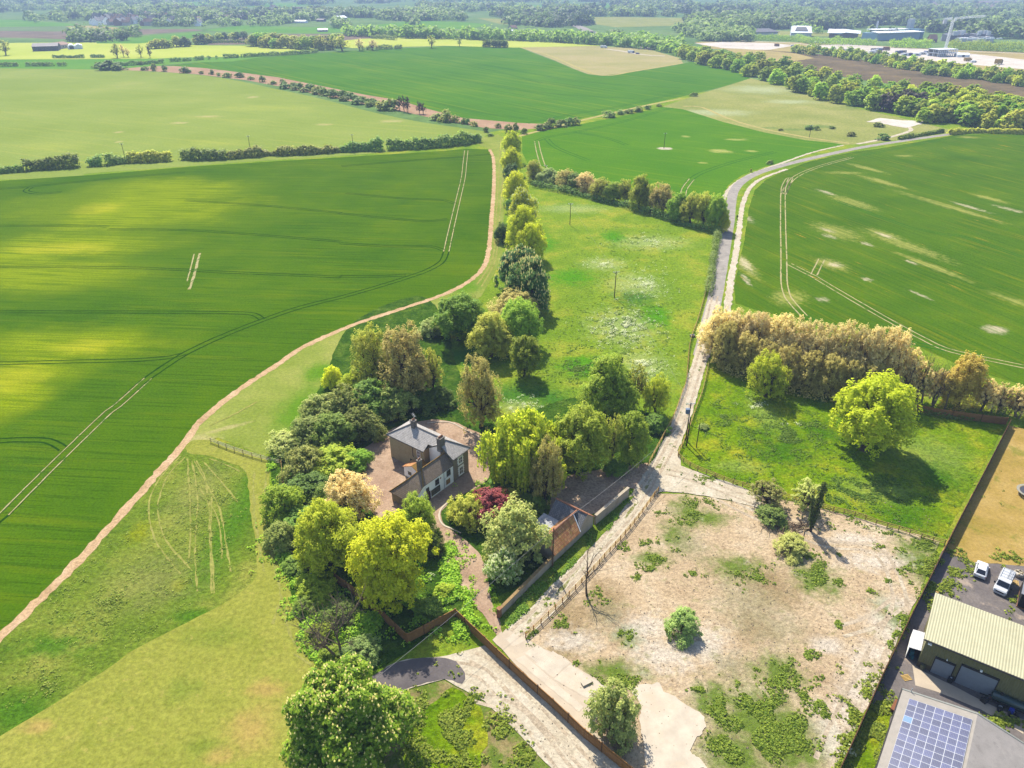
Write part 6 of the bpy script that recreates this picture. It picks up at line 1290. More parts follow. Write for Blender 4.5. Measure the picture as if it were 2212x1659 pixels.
m = MB(); m.tube([(.95, -.1, ZE), (.95, -.1, ZE + 1.0)], [.05, .05], 6); m.build('flue', M_GALV, sl)
def pv(name):
    k = NT(name); v = k.coord(); b = k.n('ShaderNodeTexBrick', Vector=v, Scale=1.0); b.offset = 0
    b.inputs['Brick Width'].default_value = .165; b.inputs['Row Height'].default_value = .165; b.inputs['Mortar Size'].default_value = .012
    b.inputs['Color1'].default_value = S(62, 66, 106); b.inputs['Color2'].default_value = S(74, 80, 126); b.inputs['Mortar'].default_value = S(118, 122, 148)
    oi = k.n('ShaderNodeObjectInfo').outputs['Random']; h = k.n('ShaderNodeHueSaturation', Color=b.outputs['Color']); k.set(h.inputs['Value'], k.rng(oi, 0, 1, .8, 1.3))
    k.t.links.new(h.outputs[0], k.bsdf.inputs['Base Color']); k.bsdf.inputs['Roughness'].default_value = .35; k.bsdf.inputs['Specular IOR Level'].default_value = .5
    return k.m
M_PV = pv('solar_cells'); M_PVL = plain('light_solar_cells', S(96, 142, 196), .4, .08, 3, .5)
slope = math.atan2(ZR_ - ZE, HW); cs_, sn_ = math.cos(slope), math.sin(slope)
pmesh = None
for r_ in range(12):
    for c_ in range(7):
        s0 = 1.0 + c_ * .985; y0 = -1.35 - r_ * 1.0
        cx = (s0 + .49) * cs_; cz = ZE + (s0 + .49) * sn_ + .12
        if pmesh is None:
            m = MB(); m.box((0, 0, 0), (.92, .935, .04)); po = m.build('solar_panel', M_PV, sl); pmesh = po.data
            m = MB()
            for s in (-1, 1): m.box((s * .477, 0, 0), (.034, 1.0, .055)); m.box((0, s * .484, 0), (.918, .032, .055))
            fo = m.build('frame', plain('panel_frame', S(206, 208, 214), .5, .04, 2), po); fmesh = fo.data
        else:
            po = bpy.data.objects.new('solar_panel', pmesh); COL.objects.link(po); po.parent = sl
            fo = bpy.data.objects.new('frame', fmesh); COL.objects.link(fo); fo.parent = po
        po.location = (cx, y0 - .5, cz); po.rotation_euler = (0, -slope, 0)
        if (r_, c_) == (3, 0): po.material_slots[0].link = 'OBJECT'; po.material_slots[0].material = M_PVL; po['label'] = 'paler blue solar panel'

# ---------------- black shed at the right edge
BS = P(*cv(1905, 1140)); bs = empty('black_shed', (BS.x, BS.y, 0), 'black boarded shed with grey roof cut off by the right picture edge', 'shed', None, SR)
m = MB(); m.box((3.5, 2.6, 1.5), (7, 5.2, 2.8)); m.build('wall', plain('black_boards', S(46, 42, 42), .8, .2, 3), bs); m = MB(); m.box((3.5, 2.6, .12), (7.1, 5.3, .3)); m.build('plinth', M_BRICK, bs)
m = MB(); m.prism([(-.2, -.2, 2.95), (7.2, -.2, 2.95), (7.2, 5.4, 3.6), (-.2, 5.4, 3.6)], (0, 0, -.1)); m.build('roof', plain('grey_felt', S(150, 152, 160), .8, .1, 2), bs)

# ---------------- car and van
M_CARW = plain('white_car_paint', S(240, 242, 246), .25, .02, 2, .5); M_GLASS = plain('car_glass', S(30, 34, 44), .12, .05, 2, .6); M_TAIL = plain('tail_lamp', S(120, 20, 24), .3); M_BLK = plain('black_trim', S(24, 26, 40), .4); M_HEAD = plain('headlamp', S(200, 210, 220), .2)
def ring(x, hw, z0, z1, top_w, zt):
    """cross-section of a car body: sill, waist, roof"""
    return [(x, -hw * .92, z0), (x, hw * .92, z0), (x, hw, z0 + .25), (x, hw, z1), (x, top_w, zt), (x, -top_w, zt), (x, -hw, z1), (x, -hw, z0 + .25)]
def wheels(parent, xs, hw, r=.32):
    for x in xs:
        for s in (-1, 1):
            m = MB(); m.tube([(x, s * (hw - .2), r), (x, s * (hw + .01), r)], [r, r], 18); wh = m.build('wheel', M_RUBBER, parent); m = MB(); m.tube([(x, s * (hw + .0), r), (x, s * (hw + .025), r)], [r * .62, r * .55], 14); m.build('rim', M_GALV, wh)
def car():
    c = P(*cv(1230, 490), .0); a = math.atan2(-2.6, -1.95)
    e = empty('parked_car', (c.x, c.y, 0), 'white hatchback parked on the gravel beside the brown lawn', 'car', None, a)
    # local +x = towards the tail (facing the camera)
    b = MB(); b.loft([ring(-2.1, .68, .3, .55, .5, .62), ring(-1.95, .82, .2, .66, .66, .78), ring(-1.1, .88, .18, .8, .78, .95), ring(-.9, .88, .18, .84, .8, .98), ring(1.5, .88, .18, .9, .8, 1.0), ring(1.95, .84, .22, .86, .72, .98), ring(2.1, .76, .35, .7, .6, .84)]); b.build('body', M_CARW, e, smooth=False, bevel=.03)
    g = MB(); g.loft([[(-1.0, -.76, .94), (-1.0, .76, .94), (-.95, .74, .98), (-.95, -.74, .98)], [(-.35, -.72, .95), (-.35, .72, .95), (-.3, .58, 1.40), (-.3, -.58, 1.40)], [(1.25, -.74, .95), (1.25, .74, .95), (1.1, .58, 1.42), (1.1, -.58, 1.42)], [(1.85, -.7, .96), (1.85, .7, .96), (1.8, .66, 1.0), (1.8, -.66, 1.0)]]); g.build('windows', M_GLASS, e)
    r_ = MB(); r_.loft([[(-.32, -.6, 1.38), (-.32, .6, 1.38), (-.3, .5, 1.44), (-.3, -.5, 1.44)], [(.3, -.62, 1.41), (.3, .62, 1.41), (.3, .52, 1.49), (.3, -.52, 1.49)], [(1.12, -.6, 1.41), (1.12, .6, 1.41), (1.14, .5, 1.46), (1.14, -.5, 1.46)]]); r_.build('roof', M_CARW, e)
    p = MB()
    for s in (-1, 1): p.beam((1.12, s * .59, 1.41), (1.85, s * .71, .97), .1, .06); p.beam((-.32, s * .59, 1.4), (-1.0, s * .76, .95), .07, .05); p.beam((.45, s * .605, 1.41), (.5, s * .765, .95), .08, .05)
    p.build('pillars', M_CARW, e)
    for s in (-1, 1):
        l = MB(); l.box((1.98, s * .68, .82), (.16, .3, .14)); l.build('tail_lamp', M_TAIL, e); q = MB(); q.box((-.75, s * .95, .98), (.14, .18, .12)); q.build('mirror', M_CARW, e)
    n = MB(); n.box((2.1, 0, .72), (.04, .5, .12)); n.build('number_plate', plain('plate_yellow', S(220, 200, 90), .5), e); n = MB(); n.box((2.09, 0, .36), (.08, 1.4, .16)); n.build('bumper_trim', M_BLK, e)
    wheels(e, (-1.3, 1.3), .86)
car()
def van():
    c = P(*cv(1640, 760), .0); a = math.atan2(-4.17, -3.94)
    e = empty('parked_van', (c.x, c.y, 0), 'white van with a roof rack parked facing the camera beside the car', 'van', None, a)
    # local +x = the nose
    b = MB(); b.loft([ring(-2.45, .9, .3, 1.2, .8, 1.95), ring(-2.35, .98, .25, 1.25, .86, 2.02), ring(.75, .98, .25, 1.25, .86, 2.02), ring(1.05, .98, .25, 1.2, .84, 1.9), ring(1.65, .98, .25, .95, .85, 1.18), ring(2.3, .94, .25, .8, .8, 1.0), ring(2.5, .84, .35, .66, .7, .8)]); b.build('body', M_CARW, e, bevel=.03)
    g = MB(); g.prism([(1.08, -.76, 1.88), (1.08, .76, 1.88), (1.63, .8, 1.23), (1.63, -.8, 1.23)], (.03, 0, .03)); g.build('windscreen', M_GLASS, e)
    for s in (-1, 1):
        g = MB(); g.prism([(.2, s * .96, 1.25), (1.25, s * .96, 1.2), (1.0, s * .875, 1.78), (.25, s * .88, 1.8)], (0, s * .03, .01)); g.build('side_window', M_GLASS, e)
        l = MB(); l.box((2.28, s * .72, .86), (.36, .3, .16)); l.build('headlight', M_HEAD, e); q = MB(); q.box((1.25, s * 1.12, 1.25), (.14, .24, .3)); q.build('mirror', M_BLK, e)
    g = MB(); g.box((2.47, 0, .72), (.1, 1.1, .22)); g.build('grille', M_BLK, e); g = MB(); g.box((2.5, 0, .42), (.1, 1.5, .2)); g.build('bumper', M_CARW, e)
    q = MB()
    for i in range(4): q.beam((-2.1 + i * .75, -.84, 2.14), (-2.1 + i * .75, .84, 2.14), .05)
    for s in (-1, 1): q.beam((-2.2, s * .78, 2.1), (.4, s * .78, 2.1), .05)
    q.build('roof_rack', M_GALV, e)
    q = MB()
    for s in (.05, .5): q.beam((-2.2, s, 2.2), (.1, s, 2.2), .05)
    for i in range(8): q.beam((-2.1 + i * .3, .05, 2.2), (-2.1 + i * .3, .5, 2.2), .035)
    tag(q.build('ladder', M_GALV), 'metal ladder lying on the roof rack of the white van', 'ladder'); o = bpy.data.objects['ladder']; o.location = (c.x, c.y, .03); o.rotation_euler = (0, 0, a)
    wheels(e, (-1.6, 1.65), .95, .36)
van()

# ---------------- yard clutter
def at(p, z=0): q = P(*p); return (q.x, q.y, z)
b0 = at(sh(475, 1050)); e = empty('barrel', b0, 'rusty green water barrel at the corner of the olive shed', 'barrel'); m = MB(); m.tube([(0, 0, 0), (0, 0, .3), (0, 0, .6), (0, 0, .9)], [.28, .32, .32, .28], 16, False); m.cyl((0, 0), .27, 0, .8, 16); m.build('body', plain('barrel_green', S(112, 116, 84), .7, .2, 4), e); m = MB()
for z in (.3, .6): m.tube([(0, 0, z - .02), (0, 0, z + .02)], [.335, .335], 16)
m.build('hoops', M_PIPE, e)
def tyre_mesh(R_=.34, r_=.12, n=18, k=8):
    m = MB()
    for i in range(n):
        for j in range(k):
            a = 2 * math.pi * i / n; b = 2 * math.pi * j / k; m.v.append(((R_ - r_ + r_ * math.cos(b)) * math.cos(a), (R_ - r_ + r_ * math.cos(b)) * math.sin(a), r_ * .9 * math.sin(b)))
    for i in range(n):
        for j in range(k): m.f.append((i * k + j, ((i + 1) % n) * k + j, ((i + 1) % n) * k + (j + 1) % k, i * k + (j + 1) % k))
    return m
ty = at(sh(875, 1235))
for i in range(4):
    o = tyre_mesh().build('tyre', M_RUBBER, smooth=True); o.location = (ty[0] + .03 * (i % 2), ty[1], .12 + i * .23); tag(o, ('topmost tyre with a silver rim in the stack between the roller doors' if i == 3 else 'black tyre in the stack between the two roller doors'), 'tyre', 'tyres stacked between the roller doors')
    if i == 3: m = MB(); m.tube([(0, 0, -.06), (0, 0, .07)], [.2, .2], 14); m.build('rim', M_GALV, o)
tk = P(*sh(1700, 1600)); e = empty('tank', (tk.x, tk.y, 0), 'long dark green cylindrical tank on a trailer frame against the olive shed', 'tank', None, math.atan2(-4.99, 7.33))
m = MB(); m.tube([(-2.0, 0, 1.25), (-1.85, 0, 1.25), (1.85, 0, 1.25), (2.0, 0, 1.25)], [.35, .6, .6, .35], 20); m.build('tank_body', plain('tank_green', S(44, 78, 76), .35, .1, 2, .5), e, smooth=True)
m = MB(); m.beam((-2.2, -.35, .58), (2.0, -.35, .58), .12); m.beam((-2.2, .35, .58), (2.0, .35, .58), .12); m.beam((-2.2, 0, .58), (-3.2, 0, .5), .1); m.build('chassis', M_PIPE, e); m = MB(); m.cyl((-1.0, 0), .2, 1.8, 2.0, 12); m.build('hatch', M_PIPE, e)
wheels(e, (-.7, .7), .75, .4)
for i, (p, lab) in enumerate(((sh(1600, 1660), 'worn tyre lying in front of the green tank, left one'), (sh(1740, 1720), 'worn tyre lying in front of the green tank, right one'), (sh(1850, 1740), 'worn tyre at the right end of the green tank'))):
    o = tyre_mesh(.42, .15).build('tyre', M_RUBBER, smooth=True); o.location = at(p, .3); o.rotation_euler = (1.0, .3 * i, .5 * i); tag(o, lab, 'tyre')
o = MB().cyl((0, 0), .3, 0, .85, 16).build('drum', plain('blue_plastic', S(40, 70, 190), .4)); o.location = at(sh(1760, 1690)); tag(o, 'small blue plastic drum beside the worn tyres', 'drum')
e = empty('engine_block', at(sh(1385, 1530)), 'greasy black engine with pipes beside the big roller door', 'engine'); m = MB(); m.box((0, 0, .4), (.8, .55, .6), .5); m.box((.1, 0, .8), (.4, .35, .25), .5); m.cyl((-.4, .2), .15, .1, .7, 10); m.build('block', M_PIPE, e); m = MB(); m.tube([(.4, .1, .5), (.7, .2, .9), (.9, 0, .4)], [.05] * 3, 6); m.build('pipe', plain('rust', S(140, 80, 50), .8), e)
p0 = P(*so(665, 420)); e = empty('wooden_crate', (p0.x, p0.y, .0), 'rusty brown crate leaning by the wall of the solar shed', 'crate', None, SR + 1.45)
m = MB()
for i in range(4): m.box((i * .45 - .7, 0, .35), (.38, .5, .62))
m.box((0, 0, .7), (2.0, .6, .05)); m.build('crate_body', plain('rusty_wood', S(150, 96, 62), .9, .2, 3), e)
p0 = P(*so(545, 470)); o = MB().beam((-.5, 0, .12), (.5, 0, .18), .15).build('timber_baulk', plain('rusty_wood_dark', S(140, 92, 60), .9, .2, 3)); o.location = (p0.x, p0.y, 0); o.rotation_euler = (0, 0, .9); tag(o, 'short brown timber lying in the weeds left of the solar shed', 'timber')
p0 = P(*cv(1945, 560)); e = empty('rubble_bag', (p0.x, p0.y, 0), 'round pale builders bag of rubbish right of the van', 'bag'); m = MB(); m.loft([[(math.cos(a) * r_, math.sin(a) * r_ * .9, z) for a in np.linspace(0, 2 * math.pi, 13)[:-1]] for z, r_ in ((0, .7), (.3, .85), (.7, .82), (.8, .6))]); m.build('sack', plain('bag_white', S(226, 214, 196), .8, .1, 4), e, smooth=True)
rnd = random.Random(3); m = MB()
for i in range(14): m.box((rnd.uniform(-.45, .45), rnd.uniform(-.4, .4), .82), (rnd.uniform(.15, .4), rnd.uniform(.1, .3), .15), rnd.uniform(0, 3))
m.build('rubbish', plain('rubbish', S(206, 190, 150), .8, .4, 3), e)
for i, (p, r_, lab) in enumerate(((cv(420, 830), .5, 'wooden pallet leaning in the weeds by the boundary fence'), (cv(1880, 690), 1.1, 'wooden pallet lying between the white van and the black shed'), (sh(250, 1180), .2, 'wooden pallet on the dusty ground in front of the shed corner'))):
    q = P(*p); e = empty('pallet', (q.x, q.y, 0), lab, 'pallet', None, r_); m = MB()
    for j in range(5): m.box((0, -.4 + j * .2, .13), (1.2, .12, .025))
    m.build('deck_boards', M_POST, e); m = MB()
    for j in (-.5, 0, .5): m.box((j, 0, .06), (.1, 1.0, .1))
    m.build('bearers', M_WOODD, e)
# trampoline
p0 = Vector((97.0, 105.6, 0)); e = empty('trampoline', p0, 'round black trampoline on the brown lawn at the right picture edge', 'trampoline')
m = MB(); m.cyl((0, 0), 1.75, .86, .88, 32); m.build('mat', plain('trampoline_mat', S(70, 72, 84), .7), e)
m = MB(); q = [(2.05 * math.cos(a), 2.05 * math.sin(a), .9) for a in np.linspace(0, 2 * math.pi, 33)]
for a, b in zip(q, q[1:]): m.beam(a, b, .45, .05)
m.build('edge_pad', plain('pad_grey', S(176, 170, 150), .7), e)
for i in range(6):
    a = i * math.pi / 3; m = MB(); m.tube([(2.1 * math.cos(a), 2.1 * math.sin(a), .86), (2.15 * math.cos(a), 2.15 * math.sin(a), 0)], [.03, .03], 6); m.build('leg', M_GALV, e)
# small things
p0 = P(*r3(485, 175)); e = empty('equipment_box', (p0.x, p0.y, 0), 'blue green cabinet under the trees beside the mown lawn', 'box', None, .5); m = MB(); m.box((0, 0, .7), (1.0, .8, 1.4)); m.build('cabinet', plain('cabinet_green', S(110, 160, 156), .6), e); m = MB(); m.box((0, 0, 1.43), (1.1, .9, .08)); m.build('lid', plain('lid_green', S(130, 176, 172), .6), e)
p0 = P(*r5(825, 990)); o = MB().prism([(-.85, -.3, 0), (.75, -.45, 0), (.85, .35, 0), (-.75, .4, 0)], (0, 0, .35)).build('concrete_block', M_SLAB); o.location = (p0.x, p0.y, .08); o.rotation_euler = (0, 0, .6); tag(o, 'loose pale concrete block on the slab beside the long panel fence', 'block')
p0 = P(*m6(62, 1030)); e = empty('water_trough', (p0.x, p0.y, 0), 'small grey trough in the meadow beside the lane fence', 'trough', None, .3); m = MB(); m.box((0, 0, .3), (1.2, .8, .6)); m.build('tank', M_GREND, e); m = MB(); m.box((0, 0, .605), (1.0, .6, .02)); m.build('water', M_DARKW, e)
# ivy clad stem, brushwood and fallen limbs
e = empty('ivy_tree', P(*y6(815, 985)), 'dark ivy covered forked tree stem on the edge of the dry earth', 'tree')
hh = height_at(P(*y6(815, 985)), y6(835, 685)[1]); m = MB(); m.tube([(0, 0, -.2), (0, 0, 1.6), (.3, .4, hh * .6), (.5, .6, hh)], [.28, .22, .16, .06], 7); m.tube([(0, 0, 1.5), (-.9, -.1, hh * .55), (-1.2, 0, hh * .8)], [.18, .12, .05], 6); m.build('trunk', BARK, e)
rng = np.random.default_rng(9); t = rng.uniform(.12, 1, 2600); t = np.where(rng.random(2600) < .5, t, np.round(t * 9) / 9 + rng.normal(0, .012, 2600)); a = rng.uniform(0, 6.28, 2600); rr = (.2 + .3 * np.sin(t * 3.1) ** .8 + .55 * np.abs(np.sin(t * 23) * np.sin(t * 11 + 1)) * (t > .3)) * np.sqrt(rng.uniform(.1, 1, 2600)); s = rng.random(2600) < .72
px_ = np.where(s, .5 * t, -1.2 * t); c = np.stack([px_ + rr * np.cos(a) * np.where(s, 1, .6), .5 * t * s + rr * np.sin(a) * np.where(s, 1, .6), t * hh * np.where(s, 1.0, .8)], 1)
link_mesh('ivy', quad_mesh('ivy', leaf_quads(c, np.stack([np.cos(a), np.sin(a), .4 + 0 * a], 1), .2, rng)), L_IVY, e)
m = MB(); rnd = random.Random(5)
for i in range(150):
    x, y = rnd.gauss(0, 2.2), rnd.gauss(0, .8); a = rnd.uniform(0, 6.28); L = rnd.uniform(.6, 2.4); z = rnd.uniform(.05, .7)
    m.tube([(x, y, z), (x + L * .5 * math.cos(a), y + L * .5 * math.sin(a), z + rnd.uniform(.1, .4)), (x + L * math.cos(a), y + L * math.sin(a), max(.03, z + rnd.uniform(-.4, .5)))], [.05, .035, .012], 4, False)
o = m.build('brushwood', plain('dead_wood', S(130, 106, 80), .95, .25, 2)); p0 = P(*y6(690, 965)); o.location = (p0.x, p0.y, 0); o.rotation_euler = (0, 0, .1); tag(o, 'tangled heap of cut branches at the foot of the ivy clad stem', 'brushwood', None, 'stuff')
m = MB(); m.tube([(0, 0, .25), (-1.6, -.3, .5), (-3.0, -1.0, .2)], [.16, .12, .05], 6); m.tube([(-.9, -.2, .4), (-1.6, -1.6, .35), (-1.9, -2.6, .1)], [.1, .07, .03], 5); o = m.build('fallen_branch', plain('pale_wood', S(190, 160, 120), .9, .2, 2)); p0 = P(*y6(805, 975)); o.location = (p0.x, p0.y, 0); tag(o, 'pale broken limb lying beside the ivy clad stem', 'branch')

# ---------------- person on the lane
def person(px, py):
    b = P(px, py); me = bpy.data.meshes.new('body'); J = [(0, 0, .92), (0, 0, 1.15), (0, 0, 1.42), (0, 0, 1.52), (0, .02, 1.62), (0, .02, 1.76), (.19, 0, 1.4), (.26, -.05, 1.1), (.24, .12, .88), (-.19, 0, 1.4), (-.27, .06, 1.1), (-.25, .16, .88), (.1, 0, .88), (.11, .14, .5), (.11, .08, .08), (.11, .24, .03), (-.1, 0, .88), (-.11, -.05, .48), (-.11, -.22, .1), (-.11, -.1, .03)]
    E = [(0, 1), (1, 2), (2, 3), (3, 4), (4, 5), (2, 6), (6, 7), (7, 8), (2, 9), (9, 10), (10, 11), (0, 12), (12, 13), (13, 14), (14, 15), (0, 16), (16, 17), (17, 18), (18, 19)]
    Rr = [.15, .15, .16, .06, .1, .08, .08, .055, .04, .08, .055, .04, .1, .075, .05, .045, .1, .075, .05, .045]
    me.from_pydata(J, E, []); o = bpy.data.objects.new('person', me); COL.objects.link(o); o.location = b
    md = o.modifiers.new('skin', 'SKIN'); ly = me.skin_vertices[0].data if me.skin_vertices else None
    if ly is None:
        bm = bmesh.new(); bm.from_mesh(me); bm.verts.layers.skin.verify(); bm.to_mesh(me); bm.free(); ly = me.skin_vertices[0].data
    for i, r_ in enumerate(Rr): ly[i].radius = (r_, r_)
    ly[0].use_root = True; o.modifiers.new('sub', 'SUBSURF').levels = 1
    me.materials.append(plain('dark_clothes', S(34, 34, 46), .9)); tag(o, 'person in dark clothes walking along the chalk strip beside the lane', 'person')
    m = MB(); m.loft([[(math.cos(a) * r_, .02 + math.sin(a) * r_ * 1.1, z) for a in np.linspace(0, 2 * math.pi, 11)[:-1]] for z, r_ in ((1.66, .108), (1.76, .112), (1.83, .07))]); m.build('hair', plain('dark_hair', S(40, 30, 26), .9), o)
    o.rotation_euler = (0, 0, 2.8); o.scale = (1.1, 1.1, 1.05)
q = R(2600, 750, 5.53)(1665, 632); person(*q)

# ================================================================== THE FAR DISTANCE
M_SHEETW = plain('white_roof', S(236, 238, 240, .62), .5, .05, .2); M_BARN = plain('dark_barn', S(96, 92, 92), .8, .1, .2); M_BARNR = plain('grey_barn_roof', S(160, 150, 146), .8, .1, .2); M_FGLASS = plain('far_glass', S(120, 150, 170, .8), .3, .05, .3, .5); M_FCON = plain('far_concrete', S(186, 188, 192, .7), .8, .08, .2); M_ROOFT = plain('clay_roof', S(170, 128, 104), .85, .12, .2); M_CREAM = plain('cream_wall', S(224, 214, 198), .8, .06, .2); M_DKROOF = plain('dark_roof', S(100, 98, 104), .7, .1, .2); M_CRANE = plain('crane_white', S(230, 232, 230, .7), .5, .03, .2)
def dims(pa, pb, ytop=None):
    a, b = P(*pa), P(*pb); return a, b, (b - a).length, math.atan2((b - a).y, (b - a).x)
def gable(name, pa, pb, depth, h, rise, wm, rm, label, cat='building', over=.4, group=None):
    """building whose near wall foot runs from pa to pb"""
    a, b, L, rot = dims(pa, pb); e = empty(name, a, label, cat, group, rot)
    m = MB(); m.prism([(0, 0, -.3), (0, 0, h), (0, depth / 2, h + rise), (0, depth, h), (0, depth, -.3)], (L, 0, 0)); m.build('wall', wm, e)
    m = MB(); m.prism([(-over, -over, h - .1), (L + over, -over, h - .1), (L + over, depth / 2, h + rise + .25), (-over, depth / 2, h + rise + .25)], (0, 0, -.2)); m.prism([(-over, depth / 2 + .002, h + rise + .25), (L + over, depth / 2 + .002, h + rise + .25), (L + over, depth + over, h - .1), (-over, depth + over, h - .1)], (0, 0, -.2)); m.build('roof', rm, e)
    m = MB()
    for i in range(max(1, int(L / 5))): m.box(((i + .5) * L / max(1, int(L / 5)), -.04, h * .55), (1.4, .08, h * .35))
    m.build('window', M_DARKW, e)
    return e
gable('barn', t1(360, 560), t1(640, 552), 26, 6, 3, M_BARN, M_BARNR, 'dark long barn with grey roof at the left edge farm')
gable('barn', t1(650, 535), t1(770, 520), 18, 5, 3, M_CREAM, M_ROOFT, 'brown roofed barn in the middle of the left edge farm')
a, b, L, rot = dims(t1(745, 538), t1(905, 532)); e = empty('round_barn', a, 'white fronted barn with curved roof at the left edge farm', 'barn', None, rot)
arc = [(0, L / 2 - L / 2 * math.cos(t), 1 + 5 * math.sin(t)) for t in np.linspace(0, math.pi, 13)]
m = MB(); m.prism([(x - 0, 0 - 0, z) if False else (y * .5, 0, z) for x, y, z in arc] + [(L * .5, 0, -.3), (0, 0, -.3)], (0, 20, 0)); m.build('roof', M_SHEETW, e); m = MB(); m.prism([(L * .5, 0, -.3), (L * .5, 0, 4.5), (L * .75, 0, 6.5), (L, 0, 4.5), (L, 0, -.3)], (0, 20, 0)); m.build('wall', M_SHEETW, e); m = MB(); m.box((L * .25, -.1, 2), (L * .3, .1, 4)); m.build('door', M_BARN, e)
gable('long_shed', t2(935, 250), t2(1110, 252), 16, 4, 1.5, M_SHEETW, M_SHEETW, 'long white low shed in front of the valley woods', 'shed')
gable('farm_shed', t2(1488, 226), t2(1572, 220), 18, 6, 4, M_CREAM, M_SHEETW, 'grey white gabled barn right of the long white shed', 'barn')
gable('farm_shed', t2(1232, 236), t2(1310, 237), 14, 4, 2, M_DKROOF, M_BARNR, 'low dark barn between the long white shed and the gabled barn', 'barn')
gable('farmhouse', t2(1255, 348), t2(1360, 345), 10, 3.5, 2, M_CREAM, M_SHEETW, 'white roofed farm building among trees beyond the brown field', 'house')
gable('farmhouse', t3(1150, 335), t3(1210, 330), 10, 5, 4, M_CREAM, M_ROOFT, 'red roofed farmhouse among trees beside the main road', 'house')
gable('white_shed', t3(1142, 347), t3(1182, 347), 5, 2.6, .5, M_SHEETW, M_SHEETW, 'small white shed in front of the red roofed farmhouse', 'shed')
gable('white_shed', t3(205, 197), t3(243, 197), 9, 4, 2, M_SHEETW, M_SHEETW, 'lone white shed in the far hedges left of the main road', 'shed')
gable('roadside_barn', t3(1735, 193), t3(1790, 190), 14, 6, 3, M_BARN, M_DKROOF, 'dark barn at the end of the pale field beyond the main road', 'barn')
gable('white_building', t4(1978, 188), t4(2022, 190), 9, 7, 2, M_SHEETW, M_SHEETW, 'bright white house standing out of the far right village', 'house')
gable('bungalow', R(3500, 300, 2.387)(1000, 455), R(3500, 300, 2.387)(1090, 435), 8, 2.8, 2.4, M_REND, M_DKROOF, 'white bungalow with dark roof behind trees at the end of the lane', 'house')
gable('bungalow', R(3500, 300, 2.387)(1150, 430), R(3500, 300, 2.387)(1290, 425), 9, 2.8, 2.6, M_REND, M_ROOFT, 'brown roofed bungalow at the right picture edge near the lane end', 'house')
# institute buildings
a, b, L, rot = dims(t5(665, 425), t5(1110, 410)); e = empty('glass_hall', a, 'wide glass hall with sloping white roof behind the chalky building site', 'building', None, rot)
m = MB(); m.box((L / 2, 16, 5), (L, 32, 10.2)); m.build('glass_wall', M_FGLASS, e); m = MB(); m.prism([(-4, -6, 11.5), (L + 2, -6, 11.5), (L + 2, 16, 12.4), (2, 16, 12.4)], (0, 0, -.8)); m.prism([(8, 17, 14.6), (L - 8, 17, 14.6), (L - 8, 34, 15), (8, 34, 15)], (0, 0, -.8)); m.build('roof', M_SHEETW, e); m = MB(); m.box((L + 10, 22, 7), (18, 24, 14)); m.build('side_block', plain('teal_block', S(90, 150, 170), .6), e); m = MB(); m.box((L + 16, 38, 14), (8, 8, 28)); m.cyl((L * .35, 36), 1.5, 10, 26, 8); m.build('tower', M_FCON, e)
a, b, L, rot = dims(t5(165, 392), t5(470, 400)); e = empty('flat_hall', a, 'low hall with pale curved roof left of the glass hall', 'building', None, rot)
m = MB(); m.box((L / 2, 15, 3.5), (L, 30, 7.4)); m.build('wall', plain('brown_wall', S(150, 130, 112), .8), e); m = MB(); m.prism([(-3, -3, 7.4), (L * .4, -3, 5.8), (L * .55, -3, 8.6), (L + 3, -3, 7.2), (L + 3, 33, 9.5), (L * .5, 33, 12), (-3, 33, 11.5)], (0, 0, -.5)); m.build('roof', M_SHEETW, e)
a, b, L, rot = dims(t4(1970, 398), t4(2195, 402)); e = empty('slanted_building', a, 'grey building with a slanted roof window band left of the pale curved hall', 'building', None, rot)
m = MB(); m.prism([(0, 0, -.3), (0, 0, 6), (0, 26, 15), (0, 26, -.3)], (L, 0, 0)); m.build('wall', M_FCON, e); m = MB(); m.prism([(-1, -1, 6.2), (L + 1, -1, 6.2), (L - 4, 27, 15.6), (4, 27, 15.6)], (0, 0, -.4)); rr_ = m.build('roof', M_SHEETW, e); m = MB(); m.prism([(6, 5, 9.2), (L - 6, 5, 9.2), (L - 9, 20, 14.2), (9, 20, 14.2)], (0, 0, -.4)); m.build('roof_panels', M_DKROOF, rr_)
a, b, L, rot = dims(t4(1575, 392), t4(1830, 388)); e = empty('dark_roofed_building', a, 'building with black solar roof left of the slanted grey building', 'building', None, rot)
m = MB(); m.box((L / 2, 10, 3), (L, 20, 6)); m.build('wall', M_FCON, e); m = MB(); m.prism([(-2, -2, 6.1), (L + 2, -2, 6.1), (L - 6, 22, 10.5), (6, 22, 10.5)], (0, 0, -.5)); m.build('roof', M_DKROOF, e)
a, b, L, rot = dims(t5(1500, 445), t5(1940, 440)); e = empty('terraced_building', a, 'large grey concrete building with stepped flat roofs right of the tower crane', 'building', None, rot); rnd = random.Random(8)
for nm, mat, hh_ in (('lower_storey', M_FCON, 6), ('upper_storey', plain('far_concrete_dark', S(140, 142, 150), .8), 10)):
    m = MB()
    for i in range(11):
        x = (i + .5) / 11 * L; w_ = L / 11 * rnd.uniform(.8, 1.2); m.box((x, 14 + rnd.uniform(-12, 16) + (hh_ - 6) * 5, hh_ / 2), (w_, 18, hh_ + rnd.uniform(-1, 2)))
    m.build(nm, mat, e)
m = MB()
for i in range(9): m.box((L * (i + .5) / 9, rnd.uniform(5, 40), 12), (5, 4, 6))
m.build('roof_plant', M_FCON, e)
m = MB()
for i in range(7): m.box((L * (i + .5) / 7, -9 + rnd.uniform(0, 6), 5.5), (L / 9, 3, 1.6))
m.build('white_parapet', M_SHEETW, e)
gable('brick_annex', t5(1228, 446), t5(1298, 446), 12, 5, 6, M_ROOFT, M_ROOFT, 'red brick roofed annex between the glass hall and the crane', 'building')
